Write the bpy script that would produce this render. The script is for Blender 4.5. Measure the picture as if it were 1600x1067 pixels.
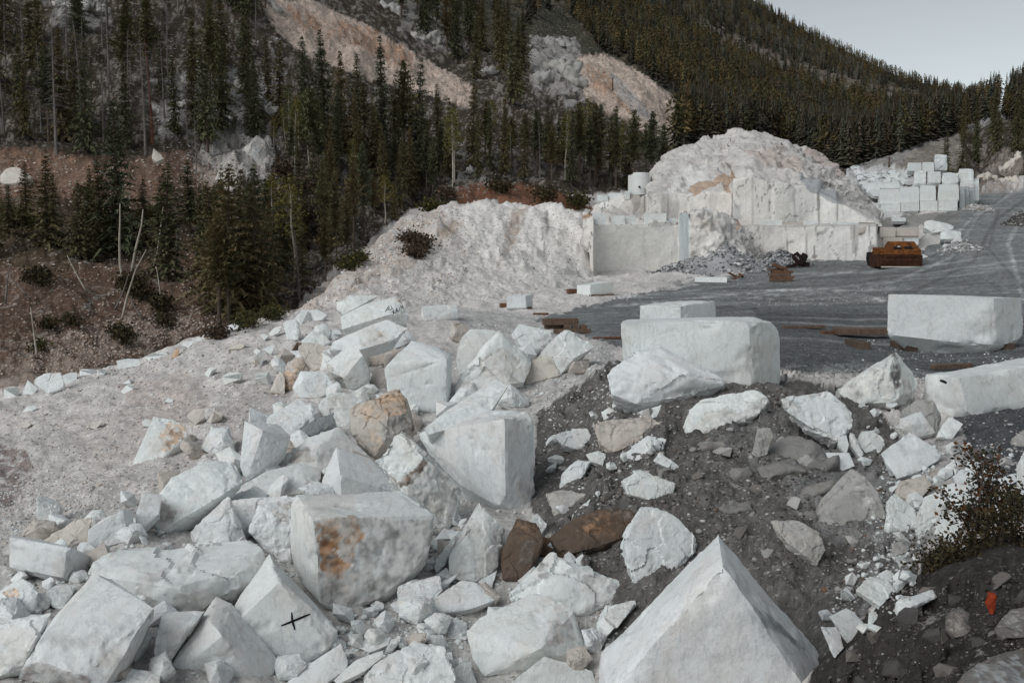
import bpy, bmesh, math, random
import numpy as np
from mathutils import Vector, Matrix
from mathutils.bvhtree import BVHTree

for o in list(bpy.data.objects):
    bpy.data.objects.remove(o)
C = bpy.context.scene.collection
R = math.radians
rng = np.random.default_rng(7)
random.seed(7)

# ------------------------------------------------------------------ camera, sky, sun, exposure
F = 1555.6                      # focal length in photo pixels (35 mm on 36 mm)
PITCH = math.atan(148.5 / F)
cam = bpy.data.cameras.new('camera')
cam.lens = 35.0
cam.sensor_width = 36.0
cam.clip_start = 0.1
cam.clip_end = 4000
camo = bpy.data.objects.new('camera', cam)
C.objects.link(camo)
camo.rotation_euler = (R(90) - PITCH, 0, 0)
bpy.context.scene.camera = camo

SUN_EL, SUN_AZ = R(40), R(-134)          # azimuth clockwise from +Y: behind the camera, to its left
world = bpy.data.worlds.new('World')
bpy.context.scene.world = world
world.use_nodes = True
wn, wl = world.node_tree.nodes, world.node_tree.links
wn.clear()
sky = wn.new('ShaderNodeTexSky')
sky.sky_type = 'NISHITA'
sky.sun_disc = False
sky.sun_elevation = SUN_EL
sky.sun_rotation = SUN_AZ
sky.air_density = 1.0
sky.dust_density = 1.0
sky.altitude = 2000
hs = wn.new('ShaderNodeHueSaturation')
hs.inputs['Saturation'].default_value = 0.30
bg = wn.new('ShaderNodeBackground')
bg.inputs['Strength'].default_value = 0.103
wo = wn.new('ShaderNodeOutputWorld')
wl.new(sky.outputs[0], hs.inputs['Color'])
tn = wn.new('ShaderNodeMix'); tn.data_type = 'RGBA'; tn.blend_type = 'MULTIPLY'; tn.inputs[0].default_value = 1
tn.inputs[7].default_value = (0.985, 1.0, 0.945, 1)
wl.new(hs.outputs[0], tn.inputs[6])
wl.new(tn.outputs[2], bg.inputs['Color'])
wl.new(bg.outputs[0], wo.inputs['Surface'])
sl = bpy.data.lights.new('sun', 'SUN')
sl.energy = 1.75
sl.angle = R(45)
sl.color = (1.0, 0.99, 0.97)
so = bpy.data.objects.new('sun', sl)
C.objects.link(so)
sd = Vector((math.sin(SUN_AZ) * math.cos(SUN_EL), math.cos(SUN_AZ) * math.cos(SUN_EL), math.sin(SUN_EL)))
so.rotation_euler = sd.to_track_quat('Z', 'Y').to_euler()
vs = bpy.context.scene.view_settings
bpy.context.scene.display_settings.display_device = 'sRGB'
vs.view_transform = 'Standard'
vs.look = 'None'
vs.exposure = 0.0
vs.gamma = 1.0

# ------------------------------------------------------------------ helpers: projection
cp, sp = math.cos(PITCH), math.sin(PITCH)
def st(u, v):
    a = (np.asarray(u, float) - 800) / F
    b = (533.5 - np.asarray(v, float)) / F
    y = cp + b * sp
    return a / y, (-sp + b * cp) / y
def P(u, v, Y):
    s, t = st(u, v)
    return np.stack([s * Y, np.broadcast_to(Y, np.shape(s)) * 1.0, t * Y], -1)
def to_uv(p):
    x, y, z = p[..., 0], p[..., 1], p[..., 2]
    d = y * cp - z * sp
    return 800 + F * x / d, 533.5 - F * (y * sp + z * cp) / d

# ------------------------------------------------------------------ helpers: noise
def _hash(ix, iy, iz):
    h = (ix.astype(np.uint32) * np.uint32(374761393) + iy.astype(np.uint32) * np.uint32(668265263) + iz.astype(np.uint32) * np.uint32(2147483647 - 58))
    h = (h ^ (h >> np.uint32(13))) * np.uint32(1274126177)
    h = h ^ (h >> np.uint32(16))
    return (h & np.uint32(0xffff)).astype(np.float32) / 65535.0
def vnoise(p):
    p = np.asarray(p, np.float64)
    i = np.floor(p).astype(np.int64)
    f = (p - i).astype(np.float32)
    f = f * f * (3 - 2 * f)
    i = i.astype(np.int32)
    x, y, z = i[:, 0], i[:, 1], i[:, 2]
    fx, fy, fz = f[:, 0], f[:, 1], f[:, 2]
    r = 0
    for dx in (0, 1):
        for dy in (0, 1):
            for dz in (0, 1):
                w = (fx if dx else 1 - fx) * (fy if dy else 1 - fy) * (fz if dz else 1 - fz)
                r = r + w * _hash(x + dx, y + dy, z + dz)
    return r
def fbm(p, oct=4, gain=0.5, seed=0.0):
    p = np.asarray(p, np.float64) + seed * 17.31
    a, s, r = 1.0, 0.0, 0.0
    for k in range(oct):
        r = r + a * vnoise(p * (2.03 ** k) + 31.7 * k)
        s += a
        a *= gain
    return r / s
def ridged(p, oct=4, seed=0.0):
    p = np.asarray(p, np.float64) + seed * 9.7
    a, s, r = 1.0, 0.0, 0.0
    for k in range(oct):
        r = r + a * (1 - np.abs(2 * vnoise(p * (2.1 ** k) + 11.3 * k) - 1))
        s += a
        a *= 0.5
    return r / s
def cellplane(p, seed=0, g=1.0):
    """broken-rock relief: every irregular cell is its own tilted plane"""
    p = np.asarray(p, np.float64) + seed * 13.7
    w = np.stack([vnoise(p * 1.7 + 5.1), vnoise(p * 1.7 + 9.7), vnoise(p * 1.7 + 3.3)], 1) - .5
    q = p + w * .45
    i = np.floor(q).astype(np.int32)
    best = np.full(len(p), 1e9); val = np.zeros(len(p))
    for dx in (-1, 0, 1):
        for dy in (-1, 0, 1):
            for dz in (-1, 0, 1):
                x, y, z = i[:, 0] + dx, i[:, 1] + dy, i[:, 2] + dz
                c = np.stack([x + _hash(x, y, z), y + _hash(x + 71, y, z), z + _hash(x, y + 37, z)], 1)
                d = ((q - c) ** 2).sum(1)
                m = d < best
                gv = np.stack([_hash(x, y, z + 91), _hash(x + 13, y, z + 5), _hash(x + 7, y + 3, z)], 1) - .5
                v = ((p - c) * gv).sum(1) * 2 * g + (_hash(x + 3, y + 9, z + 1) - .5) * .35
                best[m] = d[m]; val[m] = v[m]
    return np.clip(val, -.6, .6)
def sstep(a, b, x):
    t = np.clip((x - a) / (b - a), 0, 1)
    return t * t * (3 - 2 * t)
def lin(r, g, b):
    c = np.array([r, g, b]) / 255.0
    return np.where(c < 0.04045, c / 12.92, ((c + 0.055) / 1.055) ** 2.4)
def inpoly(u, v, poly):
    r = np.zeros(u.shape, bool)
    n = len(poly)
    for i in range(n):
        x0, y0 = poly[i]
        x1, y1 = poly[(i + 1) % n]
        if y0 == y1:
            continue
        c = ((y0 > v) != (y1 > v)) & (u < (x1 - x0) * (v - y0) / (y1 - y0) + x0)
        r ^= c
    return r

# ------------------------------------------------------------------ helpers: objects, materials
def tag(o, label=None, cat=None, group=None, kind=None):
    if label: o['label'] = label
    if cat: o['category'] = cat
    if group: o['group'] = group
    if kind: o['kind'] = kind
    return o
def link_mesh(name, verts, faces, mat, loc=None, parent=None, col=None, smooth=True):
    me = bpy.data.meshes.new(name)
    verts = np.asarray(verts, np.float64)
    if loc is not None:
        verts = verts - np.asarray(loc)
    faces = np.asarray(faces) if not isinstance(faces, list) else faces
    if isinstance(faces, np.ndarray):
        nf, k = faces.shape
        me.vertices.add(len(verts))
        me.vertices.foreach_set('co', verts.astype(np.float32).ravel())
        me.loops.add(nf * k)
        me.loops.foreach_set('vertex_index', faces.astype(np.int32).ravel())
        me.polygons.add(nf)
        me.polygons.foreach_set('loop_start', np.arange(0, nf * k, k, dtype=np.int32))
        me.update(calc_edges=True)
    else:
        me.from_pydata([tuple(v) for v in verts], [], faces)
        me.update()
    if smooth:
        me.polygons.foreach_set('use_smooth', np.ones(len(me.polygons), bool))
    if col is not None:
        set_col(me, col)
    if mat: me.materials.append(mat)
    o = bpy.data.objects.new(name, me)
    C.objects.link(o)
    if loc is not None: o.location = tuple(loc)
    if parent is not None: o.parent = parent
    return o
def set_col(me, col):
    a = me.attributes.get('Col') or me.attributes.new('Col', 'FLOAT_COLOR', 'POINT')
    c = np.ones((len(me.vertices), 4), np.float32)
    c[:, :3] = col
    a.data.foreach_set('color', c.ravel())
def empty(name, loc, rz=0.0):
    o = bpy.data.objects.new(name, None)
    C.objects.link(o)
    o.location = tuple(float(x) for x in loc)
    o.rotation_euler = (0, 0, rz)
    return o

def mat_new(name, rough=0.85, spec=0.25):
    m = bpy.data.materials.new(name)
    m.use_nodes = True
    nt = m.node_tree
    b = nt.nodes['Principled BSDF']
    b.inputs['Roughness'].default_value = rough
    b.inputs['Specular IOR Level'].default_value = spec
    return m, nt, b
def col_mat(name, layers, bumps, rough=0.9, spec=0.2, attr='Col', coord='Object', rand=False, dark=None):
    """vertex colour times fine noise; layers: (scale, lo, hi); bumps: (scale, distance)"""
    m, nt, b = mat_new(name, rough, spec)
    N, L = nt.nodes, nt.links
    if attr:
        at = N.new('ShaderNodeAttribute'); at.attribute_name = attr
        cur = at.outputs['Color']
    else:
        rgb = N.new('ShaderNodeRGB'); cur = rgb.outputs[0]
        rgb.outputs[0].default_value = (*dark, 1)
    tc = N.new('ShaderNodeTexCoord')
    co = tc.outputs[coord]
    if rand:
        oi = N.new('ShaderNodeObjectInfo')
        mu = N.new('ShaderNodeMath'); mu.operation = 'MULTIPLY'; mu.inputs[1].default_value = 50
        L.new(oi.outputs['Random'], mu.inputs[0])
        va = N.new('ShaderNodeVectorMath'); va.operation = 'ADD'
        L.new(co, va.inputs[0]); L.new(mu.outputs[0], va.inputs[1])
        co = va.outputs[0]
    for (sc, lo, hi) in layers:
        nz = N.new('ShaderNodeTexNoise')
        nz.inputs['Scale'].default_value = sc
        nz.inputs['Detail'].default_value = 6
        nz.inputs['Roughness'].default_value = 0.65
        L.new(co, nz.inputs['Vector'])
        mr = N.new('ShaderNodeMapRange')
        mr.inputs[1].default_value = 0.3; mr.inputs[2].default_value = 0.7
        mr.inputs[3].default_value = lo; mr.inputs[4].default_value = hi
        L.new(nz.outputs['Fac'], mr.inputs[0])
        mx = N.new('ShaderNodeMix'); mx.data_type = 'RGBA'; mx.blend_type = 'MULTIPLY'
        mx.inputs[0].default_value = 1
        L.new(cur, mx.inputs[6]); L.new(mr.outputs[0], mx.inputs[7])
        cur = mx.outputs[2]
    L.new(cur, b.inputs['Base Color'])
    prev = None
    for (sc, dist) in bumps:
        nz = N.new('ShaderNodeTexNoise')
        nz.inputs['Scale'].default_value = sc
        nz.inputs['Detail'].default_value = 8
        nz.inputs['Roughness'].default_value = 0.7
        L.new(co, nz.inputs['Vector'])
        bp = N.new('ShaderNodeBump')
        bp.inputs['Distance'].default_value = dist
        bp.inputs['Strength'].default_value = 1.0
        L.new(nz.outputs['Fac'], bp.inputs['Height'])
        if prev: L.new(prev, bp.inputs['Normal'])
        prev = bp.outputs[0]
    if prev: L.new(prev, b.inputs['Normal'])
    return m

def fleck(m, specs):
    nt = m.node_tree; N, L = nt.nodes, nt.links
    b = N['Principled BSDF']; cur = b.inputs['Base Color'].links[0].from_socket
    tc = N.new('ShaderNodeTexCoord')
    for (sc, lo, hi, c, k_) in specs:
        nz = N.new('ShaderNodeTexNoise'); nz.inputs['Scale'].default_value = sc; nz.inputs['Detail'].default_value = 3; nz.inputs['Roughness'].default_value = .6
        nz.noise_dimensions = '4D'; nz.inputs['W'].default_value = sc * 1.7
        L.new(tc.outputs['Object'], nz.inputs['Vector'])
        mr = N.new('ShaderNodeMapRange'); mr.inputs[1].default_value = lo; mr.inputs[2].default_value = hi; mr.inputs[4].default_value = k_
        L.new(nz.outputs['Fac'], mr.inputs[0])
        mx = N.new('ShaderNodeMix'); mx.data_type = 'RGBA'
        L.new(mr.outputs[0], mx.inputs[0]); L.new(cur, mx.inputs[6]); mx.inputs[7].default_value = (*c, 1)
        cur = mx.outputs[2]
    L.new(cur, b.inputs['Base Color'])
M_ground = col_mat('loose_ground', [(3.0, 0.75, 1.18), (14.0, 0.72, 1.2)], [(1.2, 0.10), (6, 0.05), (25, 0.015)])
M_hill = col_mat('forest_soil', [(0.8, 0.7, 1.25), (4.0, 0.65, 1.3)], [(0.5, 0.7), (2.5, 0.25)])
fleck(M_hill, [(1.1, .60, .64, (.36, .32, .29), .75), (2.6, .61, .65, (.40, .35, .31), .8), (1.7, .61, .66, (.025, .026, .016), .7)])
fleck(M_ground, [(5, .63, .67, (.50, .48, .46), .55), (14, .62, .66, (.52, .50, .48), .5), (9, .62, .68, (.055, .05, .046), .6)])
M_bluff = col_mat('quarried_marble', [(0.7, 0.9, 1.06), (4.0, 0.88, 1.07)], [(0.6, 0.15), (3.0, 0.06)], rough=0.8)
M_marble = col_mat('white_marble', [(1.3, 0.95, 1.03), (9.0, 0.95, 1.04)], [(3.0, 0.012), (9, 0.010), (30, 0.005)], rough=0.7, spec=0.3, rand=True)
def veins(m, specs):
    nt = m.node_tree; N, L = nt.nodes, nt.links
    b = N['Principled BSDF']; cur = b.inputs['Base Color'].links[0].from_socket
    tc = N.new('ShaderNodeTexCoord'); oi = N.new('ShaderNodeObjectInfo')
    mu = N.new('ShaderNodeMath'); mu.operation = 'MULTIPLY'; mu.inputs[1].default_value = 37; L.new(oi.outputs['Random'], mu.inputs[0])
    for (sc, st3, w0, w1, c, k_, ridge) in specs:
        mp = N.new('ShaderNodeMapping'); mp.inputs['Scale'].default_value = st3; mp.inputs['Rotation'].default_value = (.5, .3 * sc, .8)
        L.new(tc.outputs['Object'], mp.inputs['Vector'])
        nz = N.new('ShaderNodeTexNoise'); nz.noise_dimensions = '4D'; nz.inputs['Scale'].default_value = sc; nz.inputs['Detail'].default_value = 5; nz.inputs['Roughness'].default_value = .62
        nz.inputs['Distortion'].default_value = .6
        L.new(mp.outputs[0], nz.inputs['Vector']); L.new(mu.outputs[0], nz.inputs['W'])
        src = nz.outputs['Fac']
        if ridge:
            sb = N.new('ShaderNodeMath'); sb.operation = 'SUBTRACT'; sb.inputs[1].default_value = .5; L.new(src, sb.inputs[0])
            ab = N.new('ShaderNodeMath'); ab.operation = 'ABSOLUTE'; L.new(sb.outputs[0], ab.inputs[0]); src = ab.outputs[0]
        mr = N.new('ShaderNodeMapRange'); mr.inputs[1].default_value = w0; mr.inputs[2].default_value = w1; mr.inputs[3].default_value = 0; mr.inputs[4].default_value = k_
        L.new(src, mr.inputs[0])
        mx = N.new('ShaderNodeMix'); mx.data_type = 'RGBA'; mx.blend_type = 'MULTIPLY'
        L.new(mr.outputs[0], mx.inputs[0]); L.new(cur, mx.inputs[6]); mx.inputs[7].default_value = (*c, 1)
        cur = mx.outputs[2]
    L.new(cur, b.inputs['Base Color'])
veins(M_marble, [(1.6, (1, 1, .35), .018, .0, (.72, .74, .76), .55, True), (4.5, (1, 1, .5), .012, .0, (.62, .63, .64), .45, True),
                 (2.4, (1, 1, 1), .52, .68, (.84, .80, .75), .6, False), (7, (1, 1, 1), .56, .70, (.78, .77, .75), .5, False), (38, (1, 1, 1), .63, .70, (.55, .53, .5), .55, False), (10, (1, .12, 1), .60, .72, (.80, .80, .80), .6, False)])
M_pebble = col_mat('crushed_stone', [(9, 0.85, 1.1)], [(12, 0.02)])
M_wood = col_mat('weathered_timber', [(6, 0.6, 1.3), (30, 0.7, 1.2)], [(20, 0.01)], attr=None, dark=(0.15, 0.105, 0.08), rand=True)
M_wood2 = col_mat('red_timber', [(6, 0.6, 1.3), (30, 0.7, 1.2)], [(20, 0.01)], attr=None, dark=(0.16, 0.085, 0.055), rand=True)
M_black = col_mat('black_spray_paint', [(20, 0.7, 1.2)], [], attr=None, dark=(0.012, 0.012, 0.013))
M_rust = col_mat('brown_rust', [(1.5, 0.4, 1.5), (8, 0.6, 1.3)], [(10, 0.02)], attr=None, dark=(0.055, 0.022, 0.014))
M_orange = col_mat('faded_orange_paint', [(1.8, 0.35, 1.35), (7, 0.6, 1.25)], [(12, 0.01)], attr=None, dark=(0.17, 0.062, 0.017))
M_steel = col_mat('dark_steel', [(4, 0.6, 1.3)], [(10, 0.01)], attr=None, dark=(0.012, 0.013, 0.016))
M_iron = col_mat('rusty_dark_iron', [(4, 0.5, 1.4)], [(10, 0.01)], attr=None, dark=(0.022, 0.012, 0.012))
M_tank = col_mat('white_tank_paint', [(1.5, 0.92, 1.03)], [], attr=None, dark=(0.66, 0.68, 0.67), rough=0.5)
M_ribbon = col_mat('orange_ribbon', [(20, 0.6, 1.2)], [(15, 0.01)], attr=None, dark=(0.32, 0.05, 0.02))
M_paper = col_mat('pale_plate', [(5, 0.9, 1.1)], [], attr=None, dark=(0.5, 0.48, 0.44))

def leaf_mat(name, base, var):
    m, nt, b = mat_new(name, 0.8, 0.15)
    N, L = nt.nodes, nt.links
    at = N.new('ShaderNodeAttribute'); at.attribute_name = 'Col'
    oi = N.new('ShaderNodeObjectInfo')
    rp = N.new('ShaderNodeValToRGB')
    el = rp.color_ramp.elements
    el[0].position = 0; el[0].color = (*base[0], 1)
    el[1].position = 1; el[1].color = (*base[-1], 1)
    for k, c in enumerate(base[1:-1]):
        e = el.new((k + 1) / (len(base) - 1)); e.color = (*c, 1)
    L.new(oi.outputs['Random'], rp.inputs[0])
    mx = N.new('ShaderNodeMix'); mx.data_type = 'RGBA'; mx.blend_type = 'MULTIPLY'; mx.inputs[0].default_value = 1
    L.new(rp.outputs[0], mx.inputs[6]); L.new(at.outputs['Color'], mx.inputs[7])
    L.new(mx.outputs[2], b.inputs['Base Color'])
    return m
M_spruce = leaf_mat('spruce_needles', [(.085, .098, .060), (.120, .114, .060), (.160, .122, .066), (.098, .104, .066)], 0)
M_aspen = leaf_mat('aspen_leaves', [(.10, .10, .03), (.15, .12, .03), (.08, .09, .035)], 0)
M_bark = col_mat('grey_brown_bark', [(2, 0.6, 1.4), (10, 0.7, 1.3)], [(6, 0.03)], attr=None, dark=(0.10, 0.075, 0.06), rand=True)
M_pale = col_mat('pale_dead_wood', [(2, 0.7, 1.3), (10, 0.8, 1.2)], [(6, 0.02)], attr=None, dark=(0.36, 0.32, 0.27), rand=True)
M_grey = col_mat('grey_dead_wood', [(2, 0.7, 1.3)], [], attr=None, dark=(0.17, 0.15, 0.14), rand=True)
M_redbark = col_mat('red_bark', [(2, 0.7, 1.3)], [(6, 0.02)], attr=None, dark=(0.14, 0.065, 0.045), rand=True)
M_forest = col_mat('far_forest_needles', [], [], attr='Col', rough=0.9, spec=0.1)
M_shrub = col_mat('shrub_leaves', [], [], attr='Col', rough=0.8, spec=0.15)

# ------------------------------------------------------------------ terrain
# profile nodes per picture column: A0 A A2 B C C2 C3 D E F G H I I2 J K  as (distance, picture height)
COLS = {
 -400: [(6,1550),(8,1250),(10,1100),(15,900),(25,750),(31,690),(35,668),(40,650),(44,680),(50,630),(75,420),(100,210),(160,-150),(240,-280),(400,-450),(700,-300)],
 0:    [(6,1550),(8,1250),(10,1090),(15,880),(25,715),(32,655),(36,632),(40,613),(44,640),(50,602),(75,400),(100,200),(160,-150),(240,-280),(400,-450),(700,-300)],
 200:  [(6,1550),(8.2,1250),(10.5,1080),(15,850),(25,690),(34,610),(39,582),(43,562),(48,595),(55,548),(78,400),(100,220),(150,-100),(240,-250),(400,-420),(700,-300)],
 350:  [(6,1550),(8.5,1250),(11,1085),(15.5,850),(26,650),(37,560),(42,530),(47,512),(53,545),(60,515),(80,390),(105,230),(150,-50),(240,-200),(420,-400),(700,-280)],
 470:  [(6,1550),(8.8,1250),(11.5,1085),(16,850),(27,620),(40,530),(46,500),(53,481),(60,512),(68,472),(88,380),(110,230),(155,20),(240,-150),(450,-380),(800,-250)],
 560:  [(6,1550),(8.8,1250),(11.5,1085),(16,840),(28,600),(47,485),(58,440),(69,402),(76,440),(82,420),(96,340),(120,200),(165,40),(260,-100),(500,-350),(850,-250)],
 640:  [(6,1550),(9,1250),(11.5,1085),(16,850),(29,585),(52,470),(66,405),(86,338),(94,378),(100,360),(110,310),(130,200),(172,80),(270,-60),(550,-320),(900,-250)],
 720:  [(6,1550),(9,1250),(12,1085),(16,850),(29,580),(54,470),(70,400),(89,320),(98,352),(104,328),(112,288),(135,190),(178,105),(280,-20),(600,-280),(1000,-200)],
 800:  [(6,1550),(9,1250),(12,1085),(16,850),(28,580),(56,472),(72,405),(92,317),(100,345),(106,324),(112,287),(140,180),(190,100),(290,10),(650,-240),(1000,-150)],
 860:  [(6,1550),(9,1250),(12,1085),(16,830),(27.5,580),(57,470),(75,412),(90,318),(99,350),(107,328),(114,290),(143,190),(190,115),(290,40),(700,-190),(1000,-120)],
 915:  [(6,1550),(9,1250),(12,1082),(16,805),(27,578),(60,463),(77,432),(86,334),(98,362),(109,335),(117,296),(146,200),(190,130),(290,62),(780,-140),(1050,-80)],
 932:  [(6,1550),(9,1250),(12,1082),(16,800),(24,588),(60,463),(79,432),(90,404),(99,372),(110,335),(118,300),(148,205),(190,135),(300,65),(800,-120),(1050,-60)],
 1000: [(6,1550),(9,1220),(11.5,1082),(15.5,800),(21.6,606),(60,463),(82,426),(92,408),(100,372),(112,318),(122,296),(150,218),(198,145),(330,75),(880,-80),(1100,0)],
 1070: [(6,1550),(9,1200),(11,1082),(15,805),(21,604),(60,463),(83,418),(93,405),(101,380),(113,335),(128,285),(160,228),(225,172),(380,75),(900,-50),(1150,50)],
 1170: [(6,1500),(8.5,1170),(10.5,1082),(14.5,808),(21,600),(60,464),(84,412),(94,400),(102,378),(116,330),(135,280),(180,234),(262,178),(450,95),(900,2),(1150,100)],
 1250: [(5.8,1430),(8.2,1120),(10.3,1075),(14,810),(21,606),(60,465),(86,406),(96,392),(106,360),(122,315),(145,275),(190,243),(280,202),(480,118),(880,50),(1100,150)],
 1290: [(5.5,1350),(8,1085),(10.8,985),(14.5,800),(21.5,610),(60,465),(86,404),(98,385),(110,340),(126,300),(150,272),(195,250),(286,208),(480,130),(865,70),(1100,150)],
 1340: [(5.2,1290),(8,1020),(11,955),(15,790),(22,615),(61,464),(86,402),(101,350),(114,315),(130,290),(156,266),(200,248),(292,212),(480,146),(850,95),(1100,170)],
 1400: [(5,1250),(8,962),(11.4,935),(15.3,775),(22,622),(60,464),(80,410),(103,345),(118,325),(134,290),(160,247),(205,226),(300,204),(480,160),(800,121),(1050,190)],
 1480: [(4.8,1215),(8,910),(12,868),(15.5,745),(22,636),(55,470),(78,407),(103,342),(122,318),(142,282),(168,236),(208,206),(300,190),(470,166),(750,142),(1000,210)],
 1540: [(4.6,1200),(8,885),(12,838),(15.8,720),(21.5,640),(53,472),(76,404),(103,344),(124,313),(140,298),(158,286),(180,235),(235,172),(380,166),(700,158),(950,210)],
 1600: [(4.4,1190),(8,872),(12,812),(16,700),(21,640),(52,474),(75,402),(103,346),(124,311),(138,300),(150,284),(172,225),(220,150),(300,150),(600,165),(900,210)],
 2000: [(4.2,1180),(8,860),(12,790),(16,690),(21,640),(50,480),(72,405),(100,340),(115,300),(125,275),(138,240),(160,170),(220,70),(300,40),(600,60),(900,150)],
}
us = np.array(sorted(COLS))
tabY = np.array([[math.log(y) for (y, v) in COLS[u]] for u in us])
tabT = np.array([[st(800, v)[1] for (y, v) in COLS[u]] for u in us])
NS, NL = 900, 1000
S0, S1, L0, L1 = -0.72, 0.68, math.log(2.2), math.log(1050)
gs = np.linspace(S0, S1, NS)
gl = np.linspace(L0, L1, NL)
def smooth_interp(x, xp, fp):
    # monotone cubic (PCHIP-like)
    h = np.diff(xp); d = np.diff(fp) / h
    m = np.zeros_like(fp)
    m[0], m[-1] = d[0], d[-1]
    for k in range(1, len(xp) - 1):
        if d[k-1] * d[k] > 0:
            m[k] = 2 * d[k-1] * d[k] / (d[k-1] + d[k])
    i = np.clip(np.searchsorted(xp, x) - 1, 0, len(xp) - 2)
    t = np.clip((x - xp[i]) / h[i], 0, 1)
    a, b = fp[i], fp[i+1]
    return ((1+2*t)*(1-t)**2)*a + t*(1-t)**2*h[i]*m[i] + t*t*(3-2*t)*b + t*t*(t-1)*h[i]*m[i+1]
ug = 800 + gs * F
kY = np.stack([smooth_interp(ug, us.astype(float), tabY[:, k]) for k in range(16)], 1)
kT = np.stack([smooth_interp(ug, us.astype(float), tabT[:, k]) for k in range(16)], 1)
GT = np.zeros((NS, NL))
for i in range(NS):
    yy = np.concatenate([[math.log(1.5)], kY[i]])
    tt = np.concatenate([[min(kT[i][0] * 2.0, -1.0)], kT[i]])
    GT[i] = np.interp(gl, yy, tt)
k = np.array([1, 4, 6, 4, 1]) / 16.0
for _ in range(2):
    G2 = np.pad(GT, 2, mode='edge')
    G2 = sum(k[a] * G2[a:a+NS, :] for a in range(5))
    GT = sum(k[a] * G2[:, a:a+NL] for a in range(5))
SS, LL = np.meshgrid(gs, gl, indexing='ij')
YY = np.exp(LL)
XX = SS * YY
ZZ = GT * YY
flat = np.stack([XX.ravel(), YY.ravel(), np.zeros(NS*NL)], -1)
u0_, v0_ = to_uv(np.stack([XX, YY, ZZ], -1).reshape(-1, 3))
hillm = sstep(math.log(46), math.log(60), LL.ravel()) * (1 - inpoly(u0_, v0_, [(460,488),(520,420),(640,330),(930,300),(1300,300),(1440,330),(1620,270),(1700,700),(400,700)]).astype(float))
yard_poly = [(1100,440),(950,470),(830,500),(960,540),(1240,580),(1300,585),(1620,600),(2150,600),(2150,330),(1620,300),(1540,300),(1460,340),(1440,400),(1250,408)]
isyard = inpoly(u0_, v0_, yard_poly)
amp = np.where(hillm > .3, 0.016, 0.011) * np.clip(YY.ravel(), 0, 160)
amp = np.where(isyard, 0.0012 * YY.ravel(), amp)
# relief: broad lumps plus lumps a few picture pixels across
nz = (fbm(flat / 3.2, 4) - 0.5) * 1.4 * np.clip(YY.ravel() / 70, .25, 2.2) * np.where(isyard, 0.15, np.where(hillm > .3, 1.0, .45))
q = np.stack([SS.ravel() * 55, LL.ravel() * 26, np.zeros(NS*NL)], -1)
nz += (fbm(q, 4, .6) - 0.5) * amp
spoil_m = inpoly(u0_, v0_, [(640,345),(730,322),(800,320),(922,330),(930,432),(800,425),(720,400)]).astype(float) * ((YY.ravel() > 55) & (YY.ravel() < 98))
nz += spoil_m * ((ridged(np.stack([flat[:, 0] / 3.2 + ZZ.ravel() / 6, flat[:, 1] / 7, ZZ.ravel() / 7], -1), 4, 14) - .62) * 1.1 + (fbm(np.stack([flat[:, 0], flat[:, 1] * .7, ZZ.ravel() * .8], -1) / 1.1, 4, .65, 17) - .5) * .7)
bank_m = inpoly(u0_, v0_, [(1230,1250),(1290,1060),(1400,950),(1500,895),(1640,868),(1640,1250)]).astype(float) * (YY.ravel() < 8.3)
nz += bank_m * ((ridged(np.stack([flat[:, 0] / .9, flat[:, 1] / .7, ZZ.ravel() / .6], -1), 4, 15) - .62) * .2 + cellplane(np.stack([flat[:, 0], flat[:, 1], ZZ.ravel()], -1) / .55, 9) * .13)
crest_m = inpoly(u0_, v0_, [(450,492),(520,420),(640,330),(730,318),(925,330),(930,440),(800,470),(600,480)]).astype(float) * ((YY.ravel() > 46) & (YY.ravel() < 98))
nz += crest_m * (cellplane(np.stack([flat[:, 0], flat[:, 1] * .7, ZZ.ravel()], -1) / 2.4, 21) * .38 + cellplane(np.stack([flat[:, 0], flat[:, 1] * .7, ZZ.ravel()], -1) / .8, 22) * .16)
nearl = (1 - sstep(24, 34, YY.ravel()))
dkm = sstep(840, 930, u0_) * (u0_ < 1440)
nz += nearl * ((fbm(flat / .55, 4, .55, 41) - .5) * .16 + dkm * (cellplane(flat / .9, 4) * .22 + cellplane(flat / .35, 7) * .07))
# craggy rock faces
crag = [[(395,0),(440,0),(570,40),(640,90),(735,140),(735,165),(640,140),(540,110),(470,80)],
        [(830,60),(900,70),(925,150),(880,160),(830,120)], [(340,200),(425,195),(430,270),(360,300),(300,250)],
        [(900,90),(950,85),(1110,210),(1060,240),(920,160)], [(1525,300),(1535,270),(1570,235),(1600,250),(1600,300)]]
cm = np.zeros(NS*NL)
for c in crag:
    cm = np.maximum(cm, inpoly(u0_, v0_, c))
nz += cm * (ridged(np.stack([flat[:, 0]/3 + flat[:, 1]/6, flat[:, 1]/3, ZZ.ravel()/9], -1), 4) - .6) * 4.0
ZZ = ZZ + nz.reshape(NS, NL)
GT = ZZ / YY
GP = np.stack([XX, YY, ZZ], -1).reshape(-1, 3)

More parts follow.
